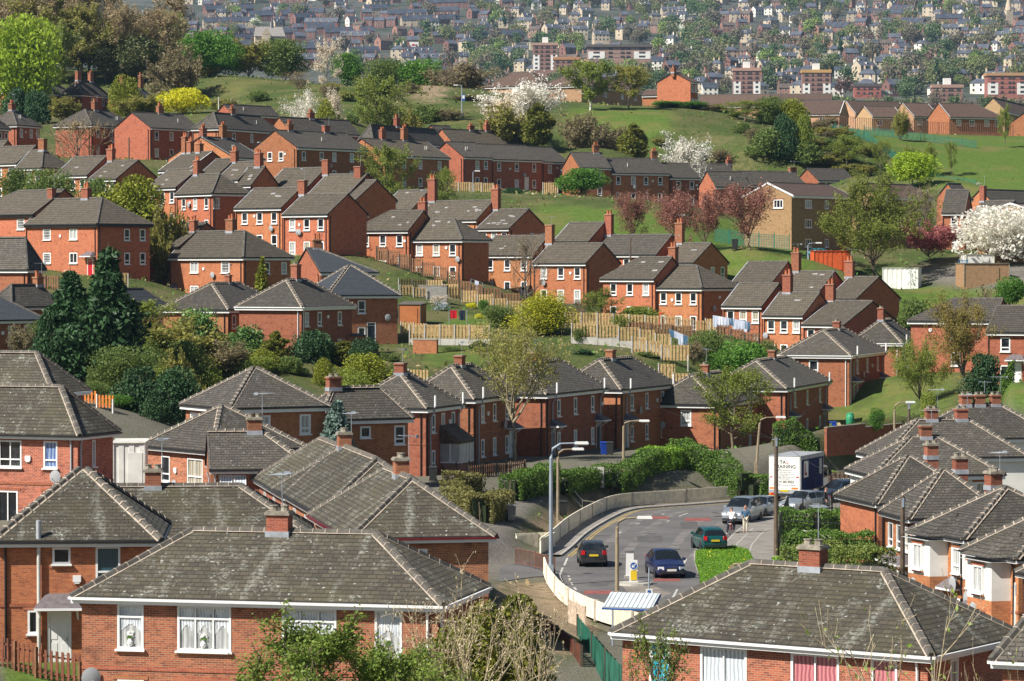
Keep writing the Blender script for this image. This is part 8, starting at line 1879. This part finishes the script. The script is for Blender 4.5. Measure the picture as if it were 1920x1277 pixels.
 hedge('top clipped hedge of the right hand front gardens', [flat(1462, 1000, 0), flat(1530, 1002, 0), flat(1600, 1000, 0), flat(1642, 1002, 0)], 1.8, 1.55, 'hedge', seed=9); hedge('middle clipped hedge of the right hand front gardens', [flat(1478, 1042, 0), flat(1560, 1046, 0), flat(1640, 1048, 0)], 2.0, 1.5, 'hedge', seed=10); hedge('brownish green hedge nearest the pink curtain house roof', [flat(1490, 1100, 0), flat(1560, 1108, 0), flat(1648, 1118, 0)], 2.4, 2.3, 'hedgebrown2', seed=11)
 hedge('ragged low hedge at the pavement end by the telegraph pole', [flat(1462, 1075, 0), flat(1472, 1100, 0)], .8, .9, 'springhedge', seed=12, dens=60)
 Hh('dark hedge along the grass path at the right', [(1790, 720, 272), (1850, 728, 268)], 1.5, 1.6, 'hedge', seed=13); Hh('dark green hedge in front of the right edge brick house', [(1840, 700, 275), (1900, 705, 274)], 2.0, 2.4, 'hedge', seed=14)
 o = empty('concrete_panel', gpt(1108, 918, 231), -.15, 'grey concrete panel set into the clipped hedge', 'panel'); b = MB(); b.box((0, 0, .7), (1.9, .1, 1.5)); b.build('slab', [M['post']], o)
for k, c, r in (('bluesign', (.02, .10, .34), .5), ('shelter', (.52, .57, .58), .5), ('bingrey', (.20, .19, .18), .6), ('bindark', (.03, .032, .03), .6), ('binblue', (.01, .05, .32), .5), ('bingreen', (.03, .25, .12), .5), ('shed', (.36, .12, .035), .8), ('tileplain', (.10, .09, .075), .8), ('orangebox', (.62, .11, .03), .6), ('cabinroof', (.42, .40, .30), .8), ('bluepaint', (.08, .36, .62), .5), ('netcloth', (.42, .46, .55), .8)):
 M[k] = plain('plain_' + k, c, r, var=.12)
M['clear'] = bpy.data.materials.new('clear_glass'); M['clear'].use_nodes = True; _b = M['clear'].node_tree.nodes['Principled BSDF']; _b.inputs['Transmission Weight'].default_value = 1; _b.inputs['Roughness'].default_value = .02; _b.inputs['IOR'].default_value = 1.05
M['springhedge'] = leaf_mat('leaf_springhedge', (0.07, 0.13, 0.014), (0.11, 0.18, 0.02), .2); M['hedgebrown2'] = leaf_mat('leaf_hedgebrown2', (0.055, 0.085, 0.016), (0.09, 0.11, 0.024), .2)
# ---------------------------------------------------------------- the far hillside
def zfar(x, D):
 yl = np.interp(D, [1250, 1700, 2000, 2600, 3300, 4200], [230, 205, 182, 90, 0, -120])
 k = 28 * np.sin(x / 170.0 + D / 410.0) + 18 * np.sin(x / 83.0 - D / 260.0)
 return CAMZ + (YH - yl + k * .12) * D / F
def farhill():
 us = np.linspace(-.26, .26, 150); Ds = np.linspace(1250, 4300, 120); X = np.outer(Ds, us); Y = np.repeat(Ds[:, None], 150, 1); Z = zfar(X, Y)
 I = np.arange(150 * 120).reshape(120, 150); me = np_mesh('far_hillside', np.stack([X, Y, Z], -1).reshape(-1, 3), np.stack([I[:-1, :-1], I[:-1, 1:], I[1:, 1:], I[1:, :-1]], -1).reshape(-1, 4), [], smooth=True)
 m, nt, b = node_mat('far_ground'); gp = geopos(nt); n1 = noise(nt, gp, .012, 5); n2 = noise(nt, gp, .06, 4)
 c = mixc(nt, ramp(nt, n1, .4, .6), (.045, .055, .035), (.085, .085, .07)); c = mixc(nt, ramp(nt, n2, .5, .65), c, (.022, .034, .012)); nt.links.new(c, b.inputs['Base Color']); b.inputs['Roughness'].default_value = .95; me.materials.append(m)
 o = link('far_hillside', me); setp(o, kind='structure')
 def fh(w, d, h, rise, wall, roof, typ, bays=2, dorm=0, ch=1):
  b = MB(); x, y = w / 2, d / 2
  for q, m_ in (([(-x, -y), (x, -y)], 0), ([(x, -y), (x, y)], 0), ([(x, y), (-x, y)], 0), ([(-x, y), (-x, -y)], 0)): b.poly([(*q[0], -6), (*q[1], -6), (*q[1], h), (*q[0], h)], m_)
  e = .4
  if typ == 'g':
   b.poly([(-x - .2, -y - e, h - .1), (x + .2, -y - e, h - .1), (x + .2, 0, h + rise), (-x - .2, 0, h + rise)], 1); b.poly([(x + .2, y + e, h - .1), (-x - .2, y + e, h - .1), (-x - .2, 0, h + rise), (x + .2, 0, h + rise)], 1)
   for s in (-1, 1): b.poly([(s * x, -y, h), (s * x, y, h), (s * x, 0, h + rise)][::s], 0)
  else:
   A = [(-x - e, -y - e, h), (x + e, -y - e, h), (x + e, y + e, h), (-x - e, y + e, h)]; r0, r1 = (-x * .45, 0, h + rise), (x * .45, 0, h + rise)
   b.poly([A[0], A[1], r1, r0], 1); b.poly([A[2], A[3], r0, r1], 1); b.poly([A[1], A[2], r1], 1); b.poly([A[3], A[0], r0], 1)
  for i in range(bays):
   u = -x + w * (i + .5) / bays
   for z in ((h - 1.9), (h - 4.7)): b.poly([(u - .75, -y - .04, z - .1), (u + .75, -y - .04, z - .1), (u + .75, -y - .04, z + 1.55), (u - .75, -y - .04, z + 1.55)], 2); b.poly([(u - .55, -y - .07, z + .05), (u + .55, -y - .07, z + .05), (u + .55, -y - .07, z + 1.4), (u - .55, -y - .07, z + 1.4)], 3)
  for s in (-1, 1):
   for z in ((h - 1.9), (h - 4.7)): b.poly([(s * (x + .05), -.6, z), (s * (x + .05), .6, z), (s * (x + .05), .6, z + 1.4), (s * (x + .05), -.6, z + 1.4)][::s], 3)
  if dorm:
   b.box((0, -y * .55, h + rise * .45), (1.8, 1.8, 1.6), 2); b.poly([(-.6, -y * .55 - .95, h + rise * .45 - .4), (.6, -y * .55 - .95, h + rise * .45 - .4), (.6, -y * .55 - .95, h + rise * .45 + .6), (-.6, -y * .55 - .95, h + rise * .45 + .6)], 3)
  if ch:
   for s in ((-1, 1) if ch > 1 else (1,)): b.box((s * (x - .6) * (1 if typ == 'g' else .5), 0, h + rise + .5), (1.0, .8, 2.2), 0); b.box((s * (x - .6) * (1 if typ == 'g' else .5), 0, h + rise + 1.8), (.7, .4, .5), 4)
  return b.mesh('far_house', [wall, roof, M['offwhite'], M['glass'], M['pot']])
 br, st_, rn, pk = (plain('far_' + n, c, .9, var=.15, scale=.2) for n, c in (('brick', (.21, .105, .085)), ('stone', (.52, .43, .31)), ('render', (.75, .71, .62)), ('pinkbrick', (.33, .17, .125))))
 dk_ = plain('far_dkbrick', (.19, .085, .07), .9, var=.15, scale=.2)
 sl, sd, bn = (plain('farroof_' + n, c, .8, var=.25, scale=.2) for n, c in (('slate', (.082, .09, .115)), ('dark', (.048, .056, .078)), ('brown', (.11, .085, .07))))
 kinds = [(fh(9, 8, 6, 3.2, br, sl, 'g', 2, 0, 2), 'red brick house with a slate gable roof on the far hillside'), (fh(9, 9, 7, 3.0, st_, sl, 'h', 2, 0, 2), 'tan stone villa with a hipped slate roof on the far hillside'), (fh(8, 8, 6.5, 3.6, st_, sd, 'g', 2, 1, 1), 'tan stone house with a dormer in its roof on the far hillside'), (fh(9, 8, 6, 2.8, rn, sl, 'h', 2, 0, 1), 'cream rendered house with a hipped roof on the far hillside'),
    (fh(10, 8, 6, 3, pk, bn, 'g', 3, 0, 2), 'pink brick house with a brown gable roof on the far hillside'), (fh(9, 7, 6, 3, rn, sd, 'g', 3, 0, 1), 'white rendered house with a dark gable roof on the far hillside'), (fh(12, 9, 8, 3.2, st_, sl, 'g', 4, 1, 2), 'large stone house with two chimneys on the far hillside')]
 ter = [(fh(6.2, 9, 5.2, 4.6, br, sd, 'g', 1, 0, 1), 'brick terraced house with a dark slate roof in the far streets'), (fh(6.2, 9, 5.4, 4.6, dk_, sl, 'g', 1, 1, 1), 'brick terraced house with a roof dormer in the far streets'), (fh(6.2, 9, 5.4, 4.6, st_, sd, 'g', 1, 0, 1), 'stone terraced house with a dark slate roof in the far streets')]
 rng = random.Random(11); pts = []; cand = []
 def free(px, py, w=15, hgt=9):
  for (a, b_, w_) in pts:
   if abs(px - a) < (w + w_) / 2 and abs(py - b_) < hgt: return False
  return True
 def D_of(py): return float(np.interp(py, [-120, 0, 90, 182, 205, 230][0:6], [4200, 3300, 2600, 2000, 1700, 1250]))
 pts += [(1022, 120, 70), (1400, 165, 70), (1530, 175, 70), (1774, 175, 80), (505, 62, 80), (1890, 25, 60), (1160, 95, 150)]
 for k in range(74):
  px, py = (rng.uniform(380, 900), rng.uniform(5, 125)) if k < 54 else (rng.uniform(1500, 1920), rng.uniform(5, 80))
  n = rng.randint(4, 8); D = D_of(py); ang = rng.uniform(-.5, .5) + (.25 if px < 900 else -.2); ki = rng.choice([0, 0, 1, 2]); s = F / D
  for i in range(n):
   x = px + i * 6.2 * s * math.cos(ang); D2 = D + i * 6.2 * math.sin(ang); y = py + 0
   if x > 1935 or x < 330: continue
   if i % 5 == 4 and rng.random() < .4: continue
   if i == 0 and not free(px, py, 6.2 * s * n * .9, 8): break
   cand.append((x, None, D2, ang, ter[ki], 'terraced houses of the far streets'))
  else: pts.append((px + n * 3 * s, py, 6.2 * s * n))
 for k in range(1500):
  px, py = rng.uniform(330, 1930), rng.uniform(-5, 185)
  w = 9 * F / D_of(py)
  if not free(px, py, w * 1.05, 8 if py > 60 else 6): continue
  if px < 640 and py > 95: continue
  if len(cand) > 660: break
  pts.append((px, py, w)); wts = [3, 3, 2, 1.6, 1.5, 1.3, 1.2] if px > 900 else [5, 1, 1, 1, 2, 1, .5]
  cand.append((px, None, D_of(py), rng.uniform(-.7, .7), rng.choices(kinds, wts)[0], 'detached houses on the far hillside'))
 cand.sort(key=lambda c: c[2]); rest = []
 for i, (px, _, D, ang, (me, lab), grp) in enumerate(cand):
  x = (px - CX) / F * D * 1.0; z = float(zfar(np.array(x), np.array(D)))
  s = rng.uniform(.9, 1.2) if grp[0] == 'd' else 1.0
  if i < 292: o = link('far_house', me, None, (x, D, z), (0, 0, ang), (s, s, s)); setp(o, lab, 'house', lab.replace(' house', ' houses', 1) if True else grp)
  else: rest.append((me, x, D, z, ang, s))
 if rest:
  bm = bmesh.new(); mats = []
  for me, x, D, z, ang, s in rest:
   for mm in me.materials:
    if mm not in mats: mats.append(mm)
  b = MB();
  for me, x, D, z, ang, s in rest:
   T = Matrix.Translation((x, D, z)) @ Matrix.Rotation(ang, 4, 'Z') @ Matrix.Scale(s, 4)
   for p in me.polygons: b.poly([T @ me.vertices[v].co for v in p.vertices], mats.index(me.materials[p.material_index]))
  o = b.build('distant_houses', mats); setp(o, 'mass of small houses farthest up the hillside', 'houses', None, 'stuff')
 bwn, wht, ylw, dkb = (plain('tower_' + n, c, .85, var=.08, scale=.1) for n, c in (('brown', (.27, .15, .12)), ('white', (.78, .76, .72)), ('ochre', (.48, .29, .10)), ('dark', (.05, .045, .045))))
 def tower(label, px, py, D, wpx, n, cap, sidec, centre=bwn, plant_=True):
  s = F / D; w = wpx / s; d = w * .5; fl = 2.75; h = n * fl; x = (px - CX) / F * D; z = at(px, py, D).z
  o = empty('tower_block', (x, D, z), 0, label, 'tower block'); b = MB(); b.box((0, 0, h / 2 - 12), (w, d, h + 24)); b.build('wall', [centre], o); p = MB()
  for sx in (-1, 1): p.box((sx * w * .36, -d / 2 - .05, h * .30), (w * .26, .3, h * .62))
  p.build('side_panels', [sidec], o); c = MB(); c.box((0, 0, h + .9), (w * 1.05, d * 1.1, 1.8)); c.build('roof_cap', [cap], o); r_ = MB(); r_.box((0, 0, h + 3.6), (w * .24, d * .5, 4.0));
  if plant_: r_.build('plant_room', [wht], o)
  for i in range(n):
   g = MB(); g.box((0, -d / 2 - .05, i * fl + .8), (w * .9, .12, .12))
   for k in (-.36, -.14, .05, .14, .36): g.box((k * w, -d / 2 - .22, i * fl + 1.5), (w * (.10 if abs(k) > .2 else .06), .1, 1.3))
   g.build('window_row', [dkb], o)
 tower('brown and white tower block behind the hilltop, left one of the pair', 1399, 186, 1900, 51, 6, plain('cap_pink', (.42, .25, .19), .8), wht); tower('tower block with ochre side panels and an orange roof cap', 1529, 190, 1880, 53, 6, ylw, wht); tower('tower block with white corner panels beyond the community roofs', 1022, 132, 2150, 46, 6, plain('cap_pink2', (.42, .26, .20), .8), wht)
 tower('wide low brown block with a pinkish roof slab near the right edge', 1774, 192, 1850, 56, 3, plain('cap_pink3', (.38, .23, .17), .8), bwn); tower('brown block of flats with an orange flat roof by the white cornered tower', 1062, 145, 2060, 48, 4, plain('cap_or', (.45, .22, .10), .8), bwn, bwn, False)
 tower('long balconied slab of brown flats in the middle distance', 1160, 112, 2260, 118, 3, plain('cap_dk', (.12, .10, .09), .8), wht, plain('tower_b2', (.33, .21, .17), .85), False); tower('white banded block of flats at the right edge', 1885, 178, 1900, 76, 4, plain('cap_or2', (.42, .25, .12), .8), wht, plain('tower_red', (.34, .13, .10), .85), False)
 tower('long red brick slab right of the far tower blocks', 1625, 180, 1950, 50, 2, plain('cap_dk2', (.10, .085, .08), .8), plain('tower_red2', (.34, .12, .09), .85), plain('tower_red3', (.34, .12, .09), .85), False)
 x, D = (1893 - CX) / F * 2900, 2900; z = float(zfar(np.array(x), np.array(D))); o = empty('church', (x, D, z), .2, 'stone church with a pointed spire at the upper right', 'church'); b = MB(); b.box((-2, 0, 4), (6, 6, 22)); b.build('tower', [st_], o); b = MB(); b.lathe([(3.6, 15), (.05, 30)], (-2, 0, 0), 8); b.build('spire', [st_], o); b = MB(); b.box((-14, 3, 2), (20, 9, 12)); b.poly([(-24, -2, 8), (-5, -2, 8), (-5, 3, 14), (-24, 3, 14)], 1); b.poly([(-24, 8, 8), (-5, 8, 8), (-5, 3, 14), (-24, 3, 14)], 1); b.build('nave', [st_, sd], o)
 D = 1900; x = (505 - CX) / F * D; z = at(505, 85, D).z; o = empty('chapel', (x, D, z), .15, 'grey roofed stone hall with a small lantern spire at the upper left', 'hall'); b = MB(); b.box((0, 0, 0), (17, 9, 10)); b.poly([(-9.5, -5.5, 5), (9.5, -5.5, 5), (8, 0, 11), (-8, 0, 11)], 1); b.poly([(9.5, 5.5, 5), (-9.5, 5.5, 5), (-8, 0, 11), (8, 0, 11)], 1); b.build('hall', [st_, plain('far_grey', (.26, .24, .22), .8)], o)
 b = MB(); b.lathe([(.8, 10.5), (.8, 13), (.1, 18)], (2, 0, 0), 8); b.build('lantern', [sl], o); b = MB(); b.box((-2, -6, 2), (5, 3, 8)); b.poly([(-5, -7.6, 6), (1, -7.6, 6), (-2, -7.6, 10)]); b.build('porch_gable', [st_], o)
 D = 2500; x = (777 - CX) / F * D; o = empty('billboard', (x, D, float(zfar(np.array(x), np.array(D)))), 0, 'white billboard with a red and blue mark among the far terraces', 'billboard'); b = MB(); b.box((0, -3, 8), (7, .4, 5)); b.build('board', [wht], o); b = MB(); b.box((-.6, -3.25, 8.2), (2.5, .1, 1.4)); b.box((1.6, -3.25, 8), (1.2, .1, 1.2), 1); b.build('picture', [M['inkred'], M['bluesign']], o); b = MB(); [b.box((sx, -3, 3), (.4, .4, 8)) for sx in (-2.5, 2.5)]; b.build('legs', [sd], o)
 def ftree(v, lm, h, w, n, typ='round'):
  rg = np.random.default_rng(v); C = blob_points(rg, n, h, w, h * .12, 16, .6, typ); V, Fq = leaf_quads(C, 1.1 if typ == 'round' else .9, rg, .4); tr = seg_mesh('t', [(np.array([0, 0, -5.]), np.array([0, 0, h * .5]), .3, .2, 0)], [])
  a = np.array([v_.co[:] for v_ in tr.vertices]); f = np.array([p.vertices[:] for p in tr.polygons]); return np_mesh('far_tree', np.concatenate([a, V]), np.concatenate([f, Fq + len(a)]), [M['barkgrey'], lm], np.concatenate([np.zeros(len(f)), np.ones(len(Fq))]))
 fl_ = lambda n, a, b_: leaf_mat('farleaf_' + n, a, b_, .2)
 tk = [(ftree(1, fl_('green', (.04, .065, .026), (.065, .095, .035)), 16, 15, 700), 'dark green tree on the far hillside', 3), (ftree(2, fl_('grey', (.075, .066, .042), (.105, .09, .06)), 17, 15, 700), 'brown leafless looking tree on the far hillside', 4), (ftree(3, fl_('olive', (.07, .08, .028), (.10, .11, .04)), 16, 16, 700), 'olive green tree on the far hillside', 3), (ftree(4, fl_('fresh', (.08, .125, .03), (.125, .16, .04)), 14, 15, 700), 'fresh green tree on the far hillside', 1.1), (ftree(5, M['dark_leaf'], 17, 7, 500, 'cone'), 'dark pointed conifer on the far hillside', .7), (ftree(6, fl_('white', (.42, .42, .38), (.3, .32, .26)), 9, 10, 500), 'pale blossoming tree on the far hillside', .7), (ftree(7, fl_('plum', (.075, .042, .035), (.10, .06, .05)), 13, 13, 600), 'reddish brown tree on the far hillside', .7)]
 tr = []
 cl = [(rng.uniform(330, 1935), rng.uniform(-25, 188), rng.choices(tk, [t[2] for t in tk])[0]) for _ in range(330)]
 for k in range(2100):
  q = rng.choice(cl); px, py = q[0] + rng.gauss(0, 15), min(188, q[1] + rng.gauss(0, 4)); d = .16 + .44 * (px > 880) + (.2 if px > 1050 else 0)
  if px < 640 and py > 70: continue
  if rng.random() > d: continue
  if any(abs(px - a) < w_ and b_ - 6 < py < b_ + 45 for a, b_, w_ in ((1400, 160, 36), (1529, 160, 38), (1774, 178, 40), (1035, 112, 50), (1160, 95, 70), (1885, 165, 50), (1625, 170, 34))): continue
  tr.append((px, D_of(py) + rng.uniform(-30, 30), rng.choices(tk, [t[2] for t in tk])[0]))
 tr += [(rng.uniform(1300, 1940), rng.uniform(1420, 1640), rng.choices(tk, [t[2] for t in tk])[0]) for _ in range(110)] + [(640, 2350, tk[3])]; tr.sort(key=lambda t: t[1])
 bs = {}
 for i, (px, D, (me, lab, _)) in enumerate(tr):
  x = (px - CX) / F * D; z = float(zfar(np.array(x), np.array(D))); s = rng.uniform(.45, 1.1) * (.6 if D < 1660 else 1)
  if i < 290: o = link('far_tree', me, None, (x, D, z), (0, 0, rng.uniform(0, 6)), (s, s, s * rng.uniform(.85, 1.15))); setp(o, lab, 'tree', lab.replace(' tree', ' trees').replace('conifer', 'conifers'))
  else: bs.setdefault(me.name, (me, []))[1].append((x, D, z, s, rng.uniform(0, 6)))
 VV, FF, MI, mats, n0 = [], [], [], [], 0
 for me, L in bs.values():
  a = np.empty(len(me.vertices) * 3, np.float32); me.vertices.foreach_get('co', a); a = a.reshape(-1, 3); f = np.empty(len(me.loops), np.int32); me.loops.foreach_get('vertex_index', f); f = f.reshape(-1, 4); mi = np.empty(len(me.polygons), np.int32); me.polygons.foreach_get('material_index', mi)
  mm = []
  for q in me.materials:
   if q not in mats: mats.append(q)
   mm.append(mats.index(q))
  mi = np.array(mm)[mi]
  for x, D, z, s, r_ in L:
   c, sn = math.cos(r_), math.sin(r_); VV.append(np.stack([a[:, 0] * c - a[:, 1] * sn, a[:, 0] * sn + a[:, 1] * c, a[:, 2]], 1) * s + np.array([x, D, z])); FF.append(f + n0); MI.append(mi); n0 += len(a)
 o = link('woodland', np_mesh('woodland', np.concatenate(VV), np.concatenate(FF), mats, np.concatenate(MI))); setp(o, 'mass of trees between the farthest houses', 'woodland', None, 'stuff')
# ---------------------------------------------------------------- build it all
import time as _t; _t0 = _t.time()
def tick(s): print('  built', s, round(_t.time() - _t0, 1))
ground(); roads(); tick('ground')
for i, h in enumerate(HS): build_house(h, i)
tick('houses'); plants(); tick('plants'); vehicles(); boundaries(); furniture(); tick('furniture'); people(); tick('vehicles'); farhill(); tick('far')
# light
AZ, EL = R(57), R(45)          # the sun stands behind the viewer's left shoulder
W_ = bpy.data.worlds.new('World'); S.world = W_; W_.use_nodes = True; nt = W_.node_tree; bg = nt.nodes['Background']
sky = nt.nodes.new('ShaderNodeTexSky'); sky.sky_type = 'NISHITA'; sky.sun_disc = False; sky.sun_elevation = EL
tx, ty = math.sin(AZ), math.cos(AZ)      # horizontal travel of the light
sky.sun_rotation = math.atan2(-tx, -ty) % (2 * math.pi); sky.air_density = 1.0; sky.dust_density = .6
nt.links.new(sky.outputs[0], bg.inputs[0]); bg.inputs[1].default_value = 0.05
sd = bpy.data.lights.new('sun', 'SUN'); sd.energy = 5.0; sd.angle = R(.53); sd.color = (1, .95, .87)
so = bpy.data.objects.new('sun', sd); COL.objects.link(so)
so.rotation_euler = Vector((tx * math.cos(EL), ty * math.cos(EL), -math.sin(EL))).to_track_quat('-Z', 'Y').to_euler()
# haze
z0_ = min(v.co.z for n_ in ('ground', 'far_hillside') for v in bpy.data.objects[n_].data.vertices) - 6; z1_ = max(v.co.z for v in bpy.data.objects['far_hillside'].data.vertices) + 45; print('haze', z0_, z1_)
hz = MB(); hz.box((0, 2200, (z0_ + z1_) / 2), (2600, 4800, z1_ - z0_)); o = hz.build('haze', []); o.data.materials.clear()
hm = bpy.data.materials.new('haze_air'); hm.use_nodes = True; n2 = hm.node_tree; n2.nodes.clear(); out = n2.nodes.new('ShaderNodeOutputMaterial'); pv = n2.nodes.new('ShaderNodeVolumePrincipled')
pv.inputs['Color'].default_value = (.42, .68, 1, 1); pv.inputs['Density'].default_value = 4.5e-5; pv.inputs['Anisotropy'].default_value = .1; n2.links.new(pv.outputs[0], out.inputs['Volume']); o.data.materials.append(hm); setp(o, kind='stuff')
cd = bpy.data.cameras.new('camera'); cam = bpy.data.objects.new('camera', cd); COL.objects.link(cam); S.camera = cam
cd.sensor_width = 36; cd.lens = F / 1920 * 36; cd.clip_start = 1; cd.clip_end = 9000; cd.dof.use_dof = True; cd.dof.focus_distance = 300; cd.dof.aperture_fstop = 8
cam.location = (0, 0, CAMZ); cam.rotation_euler = (math.pi / 2 - PITCH, 0, 0)
S.view_settings.view_transform = 'Standard'; S.view_settings.look = 'None'; S.view_settings.exposure = 0.6; S.view_settings.gamma = 1
S.cycles.use_denoising = True; S.cycles.max_bounces = 6; S.cycles.volume_bounces = 0; S.cycles.diffuse_bounces = 3; S.cycles.transparent_max_bounces = 8
